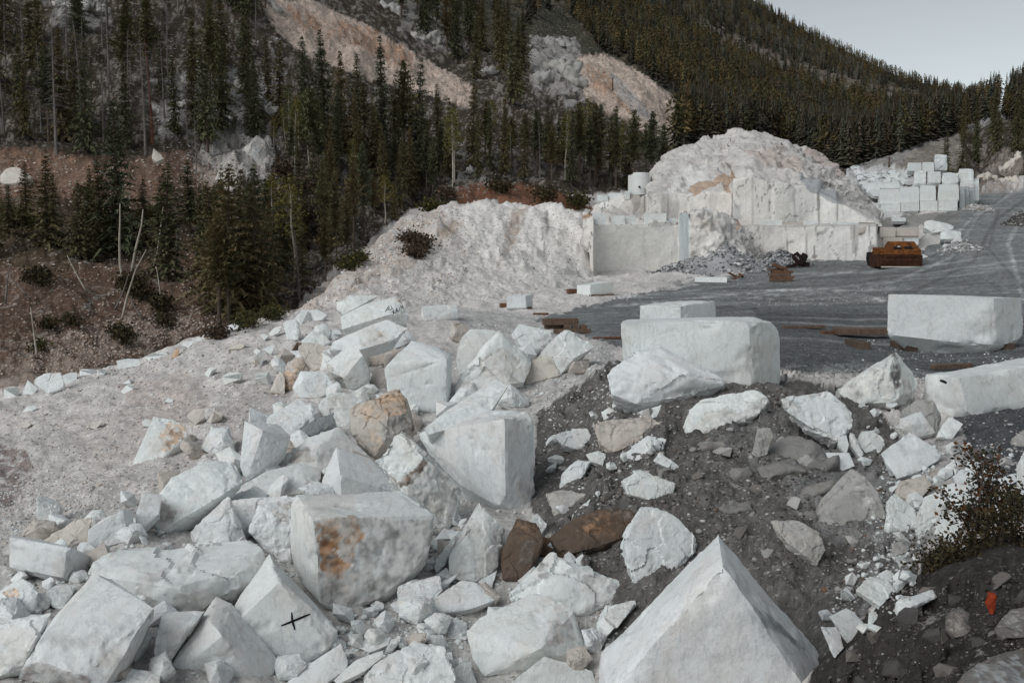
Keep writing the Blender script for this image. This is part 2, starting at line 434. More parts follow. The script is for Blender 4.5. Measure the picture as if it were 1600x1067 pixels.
def ray(u, v, first=True):
    """distance Y at which the ray of picture point (u, v) meets the terrain"""
    s, t = st(u, v)
    i = np.clip((s - S0) / (S1 - S0) * (NS - 1), 0, NS - 1.001)
    i0 = int(i); fr = i - i0
    prof = GT[i0] * (1 - fr) + GT[i0 + 1] * fr
    above = prof >= t
    k = int(np.argmax(above))
    if not above[k]:
        return None
    if k == 0: return float(np.exp(gl[0]))
    a, b = prof[k-1] - t, prof[k] - t
    w = a / (a - b)
    return float(np.exp(gl[k-1] + w * (gl[k] - gl[k-1])))
def height(x, y):
    s = x / y
    i = np.clip((s - S0) / (S1 - S0) * (NS - 1), 0, NS - 1.001)
    j = np.clip((np.log(y) - L0) / (L1 - L0) * (NL - 1), 0, NL - 1.001)
    i0 = np.floor(i).astype(int); j0 = np.floor(j).astype(int)
    a, b = i - i0, j - j0
    return (GT[i0, j0]*(1-a)*(1-b) + GT[i0+1, j0]*a*(1-b) + GT[i0, j0+1]*(1-a)*b + GT[i0+1, j0+1]*a*b) * y
def ground_pt(u, v, Y=None):
    if Y is None: Y = ray(u, v)
    p = P(u, v, Y)
    return p

# --- terrain colours (what each kind of ground is, no shading)
uu, vv = to_uv(GP)
n1 = fbm(q * 1.0, 4, .6, 3); n2 = fbm(q * 2.7, 3, .6, 5); n3 = fbm(flat / 6, 4, .5, 9); n4 = fbm(q * 8, 2, .6, 8)
def jit(a):
    return uu + (n1 - .5) * a * 2 + (n2 - .5) * a, vv + (n2 - .5) * a * 1.5 + (n3 - .5) * a
colr = np.zeros((NS*NL, 3))
far = sstep(math.log(190), math.log(240), LL.ravel())
scree = np.array([.72, .685, .66])
base_near = scree * (0.72 + 0.5 * n1[:, None]) + (n3[:, None] - .5) * np.array([.12, .09, .07])
floor_c = np.array([.085, .066, .047]) * (0.35 + .5 * n3[:, None] + .9 * n4[:, None] * n2[:, None])
fl = sstep(.52, .62, .5 * n2 + .5 * n4)[:, None]
base_hill = floor_c * (1 - fl * .75) + fl * .75 * np.array([.36, .325, .30])
mtn = np.array([.060, .058, .040]) * (0.5 + n1[:, None]) + sstep(.55, .7, n3)[:, None] * np.array([.06, .045, .03])
hm = sstep(.2, .5, hillm + (n2 - .5) * .4)[:, None]
colr = base_near * (1 - hm) + base_hill * hm
colr = colr * (1 - far[:, None]) + mtn * far[:, None]
def zone(poly, c, a=12, k=1.0, lo=0.0, tex=0.35, dmin=0, dmax=1e9):
    U, V = jit(a)
    m = inpoly(U, V, poly).astype(float) * k * ((YY.ravel() > dmin) & (YY.ravel() < dmax))
    if lo: m = m * sstep(lo - .1, lo + .1, n2)
    m = m[:, None]
    cc = np.array(c) * (1 - tex / 2 + tex * n2[:, None]) * (1 - tex / 3 + tex * .66 * n4[:, None])
    colr[:] = colr * (1 - m) + cc * m
RED, RED2 = (.20, .125, .09), (.29, .18, .13)
zone([(-60,225),(120,238),(200,250),(300,235),(420,300),(440,420),(400,490),(330,515),(200,565),(-60,620)], RED, 14, .75, 0, .8, 44)
zone([(-60,228),(60,240),(150,252),(160,310),(60,305),(-60,320)], RED2, 8, .8, dmin=44)
zone([(100,265),(160,262),(165,312),(95,310)], RED2, 8, .8, dmin=44)
zone([(200,285),(250,270),(262,320),(215,325)], RED2, 8, .6, dmin=44)
zone([(-60,268),(25,262),(50,280),(30,290),(-60,290)], (.50,.40,.35), 4, .9, dmin=44)
zone([(-60,310),(300,330),(260,400),(100,420),(-60,400)], (.085,.07,.042), 20, .6, dmin=44)
zone([(-60,540),(100,520),(200,490),(330,500),(240,560),(100,600),(-60,640)], (.42,.34,.29), 10, .8, .52, .5, 44)
zone([(230,120),(340,110),(450,110),(440,170),(330,215),(250,220)], (.54,.52,.51), 16, .85, .45, .5, 44)
zone([(340,200),(420,195),(432,240),(420,280),(360,275),(300,250)], (.64,.61,.585), 6, .9, .40, .4, 44)
zone([(300,255),(380,270),(370,300),(330,300)], (.55,.46,.41), 6, .8, .42, .4, 44)
zone([(395,-20),(445,-20),(575,40),(640,80),(740,135),(735,168),(640,140),(540,112),(470,80),(430,50)], (.70,.57,.49), 7, .95, 0, .5, 44)
zone([(450,15),(575,45),(650,90),(640,110),(560,75),(470,40)], (.48,.28,.185), 8, .8, .46, .5, 44)
zone([(60,-20),(170,-20),(170,50),(80,50)], (.4,.4,.4), 14, .7, .48, .4, 44)
zone([(600,-20),(740,20),(730,90),(640,70)], (.36,.35,.35), 14, .6, .5, .4, 44)
zone([(826,55),(900,60),(930,150),(890,170),(826,130)], (.46,.44,.43), 8, .9, .40, .7, 44)
zone([(900,88),(950,85),(1010,120),(1070,165),(1115,208),(1060,240),(1020,215),(965,180),(915,155)], (.66,.54,.46), 4, 1, 0, .5, 44)
zone([(912,100),(945,115),(1000,165),(985,175),(930,140)], (.50,.31,.21), 5, .8, .42, .5, 44)
zone([(950,110),(975,130),(1025,185),(1010,190),(965,150)], (.50,.49,.48), 4, .8, .35, .4, 44)
zone([(712,292),(760,282),(835,290),(890,308),(930,328),(800,332),(715,330)], (.24,.12,.075), 4, 1, 0, .7, 96)
zone([(670,225),(770,230),(790,285),(700,300)], (.42,.40,.38), 10, .8, .5, .4, 90)
zone([(395,330),(440,430),(470,480),(330,500),(360,440)], (.30,.22,.17), 10, .5, .5, .4, 50)
zone([(1060,15),(1120,40),(1220,88),(1350,128),(1470,150),(1460,172),(1330,152),(1200,112),(1090,62)], (.22,.175,.15), 8, .8, .44, .8, 300)
zone([(900,40),(980,10),(1060,90),(1020,130)], (.11,.085,.05), 10, .7, .44, .8, 250)
# quarry ground
zone([(560,395),(640,330),(735,318),(720,350),(640,420),(500,480),(450,490)], (.58,.49,.43), 8, .8, .42, .6, 44, 95)
zone([(690,325),(800,312),(922,325),(930,440),(820,440),(740,400)], (.82,.79,.755), 8, .95, 0, .25, 60, 97)
zone([(700,400),(800,430),(930,440),(880,470),(760,485),(640,470)], (.76,.73,.70), 10, .8, 0, .35, 50, 97)
zone([(800,330),(830,325),(805,380),(775,420)], (.42,.33,.26), 4, .7, .45, .3, 60, 97)
zone([(845,335),(858,330),(860,380),(850,400)], (.2,.2,.2), 3, .8, .5, .3, 60, 97)
zone([(700,340),(730,345),(700,375),(672,380)], (.45,.36,.28), 4, .6, .42, .3, 60, 97)
zone([(700,480),(840,490),(960,545),(960,600),(840,620),(760,560)], (.52,.51,.505), 14, .8, 0, .6, 15, 60)
YC = (.20, .21, .213)
zone(yard_poly, YC, 10, 1, 0, .7, 24, 160)
zone([(1040,440),(1330,412),(1440,420),(1500,470),(1200,480)], (.20,.207,.208), 14, .7, .42, .5, 24, 160)
zone([(1180,480),(1600,500),(1640,620),(1340,560),(1180,600)], (.115,.122,.126), 14, .9, 0, .9, 20, 60)
zone([(1130,455),(1400,445),(1390,475),(1150,480)], (.36,.36,.35), 5, .5, .56, .4, 24, 160)
zone([(1480,300),(1620,295),(1620,470),(1500,420),(1490,350)], (.25,.26,.262), 8, .8, 0, .5, 60, 170)
zone([(1320,340),(1500,330),(1500,350),(1340,362)], (.24,.235,.225), 6, .8, 0, .4, 60, 170)
yn = fbm(np.stack([flat[:, 0] * .12 + flat[:, 1] * .25, flat[:, 1] * 1.1 - flat[:, 0] * .12, flat[:, 2]], -1), 4, .6, 33)
ym = (isyard & (YY.ravel() > 24)).astype(float)[:, None]
colr[:] = colr * (1 - ym + ym * (.55 + .9 * yn[:, None]) * (.7 + .6 * n4[:, None])) + ym * sstep(.62, .72, yn)[:, None] * .10
def track(pts, w, gain, seed):
    best = np.full(NS*NL, 1e9); wob = (fbm(q * .6, 3, .5, seed) - .5) * 14
    for (a, b) in zip(pts[:-1], pts[1:]):
        d = np.array(b, float) - np.array(a, float); L2 = (d**2).sum()
        t = np.clip(((uu - a[0]) * d[0] + (vv - a[1]) * d[1]) / L2, 0, 1)
        best = np.minimum(best, np.hypot((uu - a[0] - t*d[0]) * min(1, abs(d[1]) / 40 + .25), vv + wob * .15 - a[1] - t*d[1]))
    m = (1 - sstep(w * .4, w, best)) * ym[:, 0] * np.clip(n2 * 2 - .4, 0, 1)
    colr[:] = colr * (1 + (gain - 1) * m[:, None])
for k_, (pts, w, g_) in enumerate([([(1585,300),(1530,335),(1490,400),(1400,440),(1200,455),(960,478)], 3, 1.9), ([(1600,312),(1555,345),(1520,410),(1430,455),(1250,470),(1000,490)], 4, .55), ([(1600,330),(1575,380),(1600,470)], 5, 1.8), ([(1560,330),(1545,390),(1600,450)], 3, .6),
   ([(1570,305),(1520,350),(1480,420),(1300,448),(1100,452)], 3, .6), ([(900,470),(1050,458),(1200,440),(1330,425)], 2.5, 1.7), ([(930,480),(1100,470),(1300,455),(1500,450)], 3, 1.5), ([(980,500),(1200,480),(1380,475)], 3, .65), ([(1240,470),(1350,462),(1380,470)], 3, 2.2), ([(1200,440),(1330,432),(1450,425)], 3, .7), ([(1540,320),(1500,360),(1470,400)], 2, 1.8)]):
    track(pts, w, g_, k_ + 60)
# upper road and its rubble bank
zone([(1325,270),(1345,255),(1420,225),(1500,198),(1560,180),(1560,190),(1490,215),(1400,262)], (.36,.35,.34), 3, 1, 0, .3, 120, 320)
zone([(1320,262),(1345,248),(1420,220),(1500,192),(1590,165),(1590,172),(1500,199),(1420,228),(1345,258)], (.62,.61,.60), 2, 1, 0, .3, 110, 320)
zone([(1395,262),(1440,230),(1500,205),(1510,260),(1450,280)], (.33,.30,.265), 4, .9, 0, .7, 120, 320)
zone([(1320,262),(1400,258),(1450,290),(1400,345),(1330,330)], (.74,.745,.74), 6, .95, 0, .4, 95, 160)
zone([(1525,305),(1535,268),(1575,232),(1600,248),(1590,300)], (.36,.31,.28), 4, .85, .42, .6, 125, 240)
zone([(1555,165),(1600,130),(1600,180),(1570,190)], (.55,.56,.57), 4, .8, .45, .3, 150, 330)
# dark spoil below the yard
DK = (.15, .143, .137)
zone([(836,650),(880,612),(960,560),(1050,600),(1240,595),(1345,610),(1410,690),(1450,800),(1425,970),(1330,1060),(1280,1090),(960,1090),(935,930),(860,860),(826,790)], DK, 12, 1, 0, 1.0, 9, 30)
zone([(840,650),(1000,600),(1240,600),(1400,690),(1420,940),(1280,930),(1000,860)], (.19,.18,.17), 16, .7, .53, .8, 9, 30)
zone([(1060,640),(1330,640),(1420,760),(1350,840),(1220,760),(1130,700)], (.22,.215,.21), 16, .8, .40, .6, 9, 30)
zone([(1225,720),(1330,690),(1400,760),(1390,850),(1300,850),(1230,780)], (.29,.288,.283), 12, .8, .36, .3, 9, 30)
zone([(1400,700),(1530,680),(1540,800),(1460,830),(1400,950),(1340,960)], (.30,.30,.30), 14, .7, .42, .7, 9, 30)
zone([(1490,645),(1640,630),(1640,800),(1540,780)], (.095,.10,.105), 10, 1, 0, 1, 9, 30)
zone([(1200,1300),(1270,1040),(1390,925),(1500,860),(1640,830),(1640,1300)], (.058,.053,.049), 6, 1, 0, 1.2, 0, 9.6)
zone([(360,740),(700,500),(960,560),(840,640),(830,800),(960,950),(960,1200),(-60,1200),(-60,840)], (.60,.59,.57), 10, .8, 0, .6, 0, 34)
zone([(-60,690),(40,700),(60,730),(20,790),(-60,800)], (.22,.16,.14), 12, .8, .42, .7, 0, 40)
zone([(180,600),(300,580),(330,640),(230,690)], (.56,.47,.43), 20, .6, .42, .4, 20, 48)
zone([(90,660),(220,640),(260,700),(150,740)], (.58,.52,.48), 20, .5, .42, .4, 20, 48)
zone([(340,640),(480,560),(430,680),(360,740)], (.50,.465,.445), 14, .6, 0, .4, 18, 48)
colr = np.clip(colr, .01, .85)

idx = np.arange(NS*NL).reshape(NS, NL)
quads = np.stack([idx[:-1, :-1], idx[1:, :-1], idx[1:, 1:], idx[:-1, 1:]], -1).reshape(-1, 4)
fc = quads[:, 0]
lab = np.zeros(len(quads), int)                    # 0 ground
lab[(hillm[fc] > .3)] = 1                           # hillside
lab[(LL.ravel()[fc] > math.log(205))] = 2           # mountain
lab[(lab == 0) & isyard[fc]] = 3                    # yard
lab[(lab == 1) & (u0_[fc] > 1440)] = 2
for li, nm, mt in ((0, 'ground', M_ground), (1, 'hillside', M_hill), (2, 'mountain', M_hill), (3, 'yard', M_ground)):
    qf = quads[lab == li]
    used = np.unique(qf)
    rem = np.full(NS*NL, -1); rem[used] = np.arange(len(used))
    o = link_mesh(nm, GP[used], rem[qf], mt, col=colr[used])
    tag(o, kind='structure')

# ------------------------------------------------------------------ quarry bluff: cut walls and mound
def sheet(name, rows, sub, relief, paint, mat=M_bluff, kind='structure'):
    """rows of (u, v, Y) from the foot up and over the back, refined and roughened"""
    A = np.array([[P(u, v, Y) for (u, v, Y) in r] for r in rows])      # (nr, nc, 3)
    nr, nc, _ = A.shape
    su, sv = sub
    def refine(A, axis, step):
        segs = []
        n = A.shape[axis]
        for i in range(n - 1):
            a = np.take(A, [i], axis); b = np.take(A, [i + 1], axis)
            d = np.linalg.norm(b - a, axis=-1).max()
            m = max(1, int(math.ceil(d / step)))
            for k in range(m):
                segs.append(a + (b - a) * k / m)
        segs.append(np.take(A, [n - 1], axis))
        return np.concatenate(segs, axis)
    A = refine(refine(A, 1, su), 0, sv)
    n0, n1_ = A.shape[:2]
    V = A.reshape(-1, 3)
    du = np.gradient(A, axis=1); dv = np.gradient(A, axis=0)
    N = np.cross(du.reshape(-1, 3), dv.reshape(-1, 3))
    N /= np.maximum(np.linalg.norm(N, axis=1), 1e-6)[:, None]
    u, v = to_uv(V)
    d = relief(V, u, v)
    V = V + N * d[:, None]
    ix = np.arange(n0*n1_).reshape(n0, n1_)
    f = np.stack([ix[:-1, :-1], ix[:-1, 1:], ix[1:, 1:], ix[1:, :-1]], -1).reshape(-1, 4)
    c = paint(V, u, v)
    o = link_mesh(name, V, f, mat, col=np.clip(c, .02, .85))
    tag(o, kind=kind)
    return o
MB = np.array([.765, .74, .71])
def bl_base(V, u, v, streak=.5):
    n = fbm(V / 2.5, 4, .6, 2); m = fbm(V * np.array([.8, .8, .12]), 4, .6, 4); w = fbm(V / 9, 3, .5, 6)
    c = MB * (0.86 + .22 * n[:, None]) * (1 - streak * .3 * sstep(.52, .75, m)[:, None])
    c = c + (w[:, None] - .5) * np.array([.10, .05, .01])
    vein = sstep(.90, .97, ridged(V / np.array([5, 5, 3.0]), 3, 3))[:, None]
    stn = sstep(.56, .70, fbm(V / np.array([1.6, 1.6, 3.5]), 4, .65, 23))[:, None]
    c = c * (1 - .22 * stn) + np.array([.30, .29, .28]) * .10 * stn
    drill = (np.abs(((V[:, 0] + V[:, 1] * .3) / .55) % 1 - .5) < .07).astype(float)[:, None] * sstep(.45, .6, fbm(V / 3.0, 3, .5, 27))[:, None]
    c = c * (1 - .12 * drill)
    crk = (np.abs(fbm(V / np.array([2.4, 2.4, 3.4]), 4, .55, 35) - .5) < .006).astype(float)[:, None]
    c = c * (1 - .55 * crk)
    return c * (1 - .5 * vein)
def spot(c, V, u, v, poly, col, a, k, seed=1):
    n = fbm(V / 1.2, 4, .6, seed); m = fbm(V / 1.2 + 50, 4, .6, seed)
    msk = inpoly(u + (n - .5) * a * 2, v + (m - .5) * a * 2, poly).astype(float)[:, None] * k
    return c * (1 - msk) + np.array(col) * msk
def seam(c, u, v, V, x0, v0, x1, v1, w=0.9, k=.7):
    t = np.clip((v - v0) / (v1 - v0), 0, 1)
    inside = (v > min(v0, v1)) & (v < max(v0, v1))
    d = np.abs(u + (fbm(V / 1.5, 3, .5, 7) - .5) * 2.5 - (x0 + (x1 - x0) * t))
    m = (inside * (1 - sstep(w * .5, w * 1.4, d)) * k)[:, None]
    return c * (1 - m) + np.array([.10, .09, .08]) * m

def paint_wall(V, u, v):
    c = bl_base(V, u, v, .25)
    face = (u > 927) & (v > 351)
    c = np.where(face[:, None], c * .35 + np.array([.85, .825, .785]) * .65, c)
    c = spot(c, V, u, v, [(925,345),(970,315),(1010,305),(1060,310),(1060,345)], (.50,.47,.44), 6, .6)
    c = spot(c, V, u, v, [(985,300),(1003,300),(1000,325),(990,335)], (.25,.22,.2), 4, .6)
    c = spot(c, V, u, v, [(1024,335),(1028,318),(1033,335)], (.30,.17,.08), 2, .9)
    c = seam(c, u, v, V, 1006, 303, 1007, 348)
    c = spot(c, V, u, v, [(904,340),(925,333),(925,338),(908,344)], (.36,.23,.14), 2, .9)
    return c
def rel_wall(V, u, v):
    r = (fbm(V / 1.6, 5, .55, 1) - .5) * .5 + cellplane(V / 1.8, 51) * .6
    smoothf = ((u > 927.5) & (v > 350.5)) | ((u > 920) & (u < 928))
    return np.where(smoothf, (fbm(V / 1.0, 4, .5, 1) - .5) * .12, r) - .0
sheet('quarry_wall', [
  [(912,442,80),(920,442,79),(927,440,78.4),(929.5,434,82),(1060,428,84.5),(1063,428,84.5)],
  [(912,333,80.3),(920,336,79.2),(927,338,78.6),(929.5,351,82.2),(1060,350,84.7),(1063,350,84.7)],
  [(912,332,92),(920,336,91),(927,345,91),(929.5,354,91),(1060,353,91.5),(1063,353,91.5)],
  [(912,332,97),(925,330,97),(935,318,97),(945,309,97),(1015,303,97),(1063,303,97)],
  [(912,340,110),(925,338,110),(935,328,110),(945,318,110),(1015,313,110),(1063,313,110)],
], (.16, .16), rel_wall, paint_wall)

def paint_rough(V, u, v):
    c = bl_base(V, u, v, .3)
    c = np.where(((u > 1060) & (u < 1077))[:, None], np.array([.58, .63, .65]) * (.9 + .2 * fbm(V * np.array([2, 2, .2]), 3)[:, None]), c)
    c = spot(c, V, u, v, [(1105,345),(1150,350),(1165,390),(1130,395)], (.48,.47,.47), 12, .5)
    c = spot(c, V, u, v, [(1146,342),(1156,340),(1158,362),(1150,360)], (.46,.33,.26), 4, .8)
    c = spot(c, V, u, v, [(1078,340),(1120,345),(1110,370)], (.60,.53,.46), 8, .4)
    return c
sheet('quarry_slope', [
  [(1060,428,84.6),(1061.5,428,84.5),(1076,422,79.5),(1100,418,78.8),(1130,414,78.6),(1160,410,79.5),(1185,406,82)],
  [(1060,370,84.6),(1061.5,370,84.5),(1076,372,79.6),(1100,370,79.4),(1130,376,79.5),(1160,388,80.5),(1185,398,85.5)],
  [(1060,334,84.6),(1061.5,333,84.5),(1076,334,79.8),(1100,333,80.6),(1130,340,81.6),(1160,364,83),(1185,380,87)],
  [(1060,334,92),(1061.5,334,92),(1076,334,92),(1100,334,92),(1130,338,92),(1160,352,92),(1185,353,92)],
], (.16, .16), lambda V, u, v: np.where(u < 1077, (fbm(V, 3) - .5) * .1, (fbm(V / 2.2, 5, .55, 3) - .5) * .6 + cellplane(V / 1.7, 41) * .45 + cellplane(V / .7, 42) * .3), paint_rough)

def paint_low(V, u, v):
    c = bl_base(V, u, v, .9)
    for (a, b, e) in ((1258, 352, 404), (1228, 352, 395), (1335, 350, 402), (1358, 350, 405), (1185, 355, 375)):
        c = seam(c, u, v, V, a, b, a + 2, e, 1.0, .65)
    c = spot(c, V, u, v, [(1328,352),(1342,352),(1340,400),(1330,398)], (.35,.33,.31), 5, .6)
    c = spot(c, V, u, v, [(1150,349),(1372,346),(1372,353),(1150,356)], (.30,.28,.26), 4, .5)
    return c
sheet('quarry_lower_wall', [
  [(1150,416,86.5),(1180,416,86.3),(1225,414,86),(1260,412,85.5),(1300,411,85),(1345,410,84),(1358,410,83.6),(1370,410,83.2),(1372,404,90)],
  [(1150,353,86.7),(1180,353,86.5),(1225,352,86.2),(1260,351,85.7),(1300,350,85.2),(1345,350,84.2),(1358,350,83.8),(1370,350,83.4),(1372,350,90)],
  [(1150,354,95),(1180,354,95),(1225,354,95),(1260,353,95),(1300,352,95),(1345,352,95),(1358,352,95),(1370,352,95),(1372,352,95)],
], (.16, .14), lambda V, u, v: (fbm(V / 1.6, 4, .55, 5) - .5) * .35, paint_low)

mu = [1010,1030,1055,1075,1100,1143,1147,1175,1200,1240,1262,1279,1281,1300,1330,1350,1378]
mb = [352,352,352,352,354,355,355,355,355,355,355,355,355,354,354,354,354]
mbY = [92,92,92,92,91.6,91.2,90.2,90,90,90,90,90,90,89.6,89,88.5,88]
mt = [303,304,304,304,303,302,282,276,284,288,293,299,301,311,326,337,350.5]
cr = [293,262,243,231,222,211,210,207.5,211,226,235,245,246,263,291,317,351]
crY = [100,104,107,109,110,112,112,112,112,111,110.5,110,110,108,104,100,93]
rows = [[(u, v, y) for u, v, y in zip(mu, mb, mbY)], [(u, v, y + .4) for u, v, y in zip(mu, mt, mbY)]]
for k in range(1, 7):
    w = k / 6
    rows.append([(u, a + (b - a) * (w ** .92), y0 + .5 + 2.0 * (k == 1) * 0 + (y1 - y0 - .5) * (w ** 1.15)) for u, a, b, y0, y1 in zip(mu, mt, cr, mbY, crY)])
rows.append([(u, b + 22, y1 + 9) for u, b, y1 in zip(mu, cr, crY)])
rows.append([(u, b + 95, y1 + 22) for u, b, y1 in zip(mu, cr, crY)])
mtop = lambda u: np.interp(u, mu, mt)
def paint_mound(V, u, v):
    c = bl_base(V, u, v, .9)
    up = (v < mtop(u) - 1.5)
    g = fbm(np.stack([V[:, 0] * .9 + V[:, 2] * .6, V[:, 1] * .3, V[:, 2] * 1.6], -1), 4, .6, 12)
    cu = np.array([.60, .575, .555]) * (.68 + .6 * g[:, None])
    c = np.where(up[:, None], cu, c)
    c = spot(c, V, u, v, [(1062,275),(1105,255),(1110,285),(1055,303),(1040,303)], (.70,.69,.675), 4, .9)
    c = spot(c, V, u, v, [(1076,293),(1078,286),(1110,282),(1148,268),(1146,282),(1120,290),(1085,305)], (.47,.34,.25), 5, .85)
    c = spot(c, V, u, v, [(1125,290),(1142,288),(1142,302),(1132,300)], (.36,.22,.14), 4, .7)
    c = spot(c, V, u, v, [(1160,240),(1215,235),(1260,262),(1240,275),(1190,262)], (.52,.43,.385), 8, .6)
    c = spot(c, V, u, v, [(1243,275),(1262,280),(1320,318),(1300,318),(1262,298)], (.36,.38,.395), 5, .85)
    c = spot(c, V, u, v, [(1262,262),(1340,320),(1378,352),(1350,340),(1300,305)], (.46,.45,.44), 6, .6)
    c = spot(c, V, u, v, [(1255,230),(1280,240),(1310,265),(1325,285),(1300,275),(1262,240)], (.50,.42,.38), 4, .7)
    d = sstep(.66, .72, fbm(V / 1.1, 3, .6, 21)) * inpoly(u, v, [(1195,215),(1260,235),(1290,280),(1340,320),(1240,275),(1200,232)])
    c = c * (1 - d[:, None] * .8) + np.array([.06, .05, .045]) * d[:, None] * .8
    for (a, b, a2, e, w) in ((1243,296,1243,352,.8),(1278,300,1279,352,1.6),(1309,318,1309,345,.8),(1144,302,1146,352,1.0),(1200,282,1203,352,.6),(1179,285,1186,330,.6)):
        c = seam(c, u, v, V, a, b, a2, e, w, .6)
    c = spot(c, V, u, v, [(1147,322),(1156,320),(1160,340),(1148,350)], (.42,.43,.44), 4, .6)
    return c
def rel_mound(V, u, v):
    up = sstep(0, 6, mtop(u) - v)
    r = (fbm(V / 5.5, 5, .5, 11) - .5) * 1.2 + (ridged(np.stack([V[:, 0] * .22 + V[:, 2] * .3, V[:, 1] * .12, V[:, 2] * .55 - V[:, 0] * .15], -1), 4, 5) - .6) * .9
    tl_ = V[:, 2] * .55 - V[:, 0] * .10 + fbm(V / 5, 3, .5, 19) * 2.2; tf = tl_ - np.floor(tl_)
    r = r + cellplane(V / np.array([3.8, 3.8, 1.8]), 31) * .55 + cellplane(V / 1.1, 32) * .26 + (sstep(.0, .3, tf) - tf) * .35 + (fbm(V / .8, 4, .65, 29) - .5) * .42
    blocky = (np.floor(u / 33 + .37) % 2) * .07 - .03
    return up * r + (1 - up) * ((fbm(V / 1.5, 4, .5, 13) - .5) * .3 + blocky)
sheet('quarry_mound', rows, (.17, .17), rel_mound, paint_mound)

# ------------------------------------------------------------------ marble blocks
CROPS = {'Z1': (0, 700, 550/1599), 'Z2': (350, 700, 550/1599), 'Z3': (750, 600, 550/1257), 'Z4': (1150, 640, 450/1124),
         'Z5': (1300, 220, 300/1334), 'Z6': (300, 600, 450/1600), 'Y4': (0, 350, 550/1586), 'Y5': (350, 430, 550/1586),
         'Y6': (750, 250, 550/1586), 'Y7': (1050, 400, 550/1586), 'I': (0, 0, 1.0)}
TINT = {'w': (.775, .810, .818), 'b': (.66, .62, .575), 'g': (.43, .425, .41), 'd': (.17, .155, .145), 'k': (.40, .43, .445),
        'o': (.46, .26, .13), 'r': (.34, .16, .07), 't': (.56, .40, .28), 'n': (.175, .112, .075), 'm': (.50, .49, .475),
        'x': (.085, .08, .08), 'y': (.56, .52, .48), 'br': (.12, .088, .068), 'gp': (.42, .37, .34), 'bl': (.30, .33, .345), 'q': (.24, .235, .228)}
pending = []
def B(crop, pts, label, T=1.2, style='rough', tint='w', Y=None, stains=(), name='marble_block', cat='block', group=None, contact=None, vox=.0019, k=1.0, dz=0):
    """one block: its visible corners traced as (x, y, depth behind its foot); the unseen back closes the solid"""
    x0, y0, kk = CROPS[crop]
    uv = np.array([(x0 + p[0] * kk, y0 + p[1] * kk, p[2] * k) for p in pts], float)
    if Y is None:
        j = int(np.argmax(uv[:, 1])) if contact is None else None
        cu, cv = (uv[j, 0], uv[j, 1]) if contact is None else (x0 + contact[0]*kk, y0 + contact[1]*kk)
        Y = ray(cu, min(cv, 1085)) - .05
    Y += dz
    front = P(uv[:, 0], uv[:, 1], Y + uv[:, 2])
    c = uv[:, :2].mean(0)
    bu = c[0] + (uv[:, 0] - c[0]) * .86
    bv = c[1] + (uv[:, 1] - c[1]) * .86 + 2
    back = P(bu, bv, Y + np.maximum(uv[:, 2], T * .4) + T * .55)
    size = float(np.ptp(front[:, 0]) + np.ptp(front[:, 2])) / 2
    vcut = np.percentile(uv[:, 1], 45)
    low = front[uv[:, 1] > vcut].copy()
    cl = low.mean(0)
    low = cl + (low - cl) * .9 + np.array([0, .25 * size, -.22 * size])
    V = np.concatenate([front, back, low])
    bm = bmesh.new()
    vs_ = [bm.verts.new(p) for p in V]
    r = bmesh.ops.convex_hull(bm, input=vs_)
    dead = [g for g in r['geom_interior'] + r['geom_unused'] if isinstance(g, bmesh.types.BMVert)]
    bmesh.ops.delete(bm, geom=list(set(dead)), context='VERTS')
    far_box = Y > 45 and style == 'sawn'
    cr_ = random.Random(len(pending) * 31 + 5)
    nch, amt = {'sawn': (3, .02), 'rough': (5, .06), 'layer': (4, .04)}[style]
    for _ in range(0 if far_box else nch):
        dn = Vector((cr_.gauss(0, 1), -abs(cr_.gauss(0, 1)) * .8, cr_.gauss(0, .9) + .2)).normalized()
        sup = max(v.co.dot(dn) for v in bm.verts)
        cut = sup - size * amt * cr_.uniform(.15, 1.0)
        bmesh.ops.bisect_plane(bm, geom=list(bm.verts) + list(bm.edges) + list(bm.faces), plane_co=dn * cut, plane_no=dn, clear_outer=True)
        r = bmesh.ops.convex_hull(bm, input=list(bm.verts))
        dead = [g for g in r['geom_interior'] + r['geom_unused'] if isinstance(g, bmesh.types.BMVert)]
        bmesh.ops.delete(bm, geom=list(set(dead)), context='VERTS')
    bmesh.ops.remove_doubles(bm, verts=bm.verts, dist=size * .012)
    bmesh.ops.dissolve_limit(bm, angle_limit=.06, verts=bm.verts, edges=bm.edges)
    base = V.mean(0); base[2] = V[:, 2].min()
    for v in bm.verts: v.co -= Vector(base)
    bmesh.ops.recalc_face_normals(bm, faces=bm.faces)
    me = bpy.data.meshes.new(name)
    bm.to_mesh(me); bm.free()
    o = bpy.data.objects.new(name, me)
    C.objects.link(o)
    o.location = tuple(base)
    vx = max(vox * Y, size / 100)
    if size < .0019 * Y * 9 or (Y > 45 and size < 3.2 and style == 'sawn'):
        vx = 0
    else:
        vx = -1
        md = o.modifiers.new('r', 'REMESH'); md.mode = 'SHARP'; md.sharpness = 1.0; md.scale = .95
        md.use_remove_disconnected = False
        md.octree_depth = 6 if size > .025 * Y else 5
    tag(o, label, cat, group)
    st_ = [([(x0 + a*kk, y0 + b*kk) for a, b in poly], key, w, j) for (poly, key, w, j) in stains]
    pending.append((o, style, tint, st_, size, vx, Y))
    return o

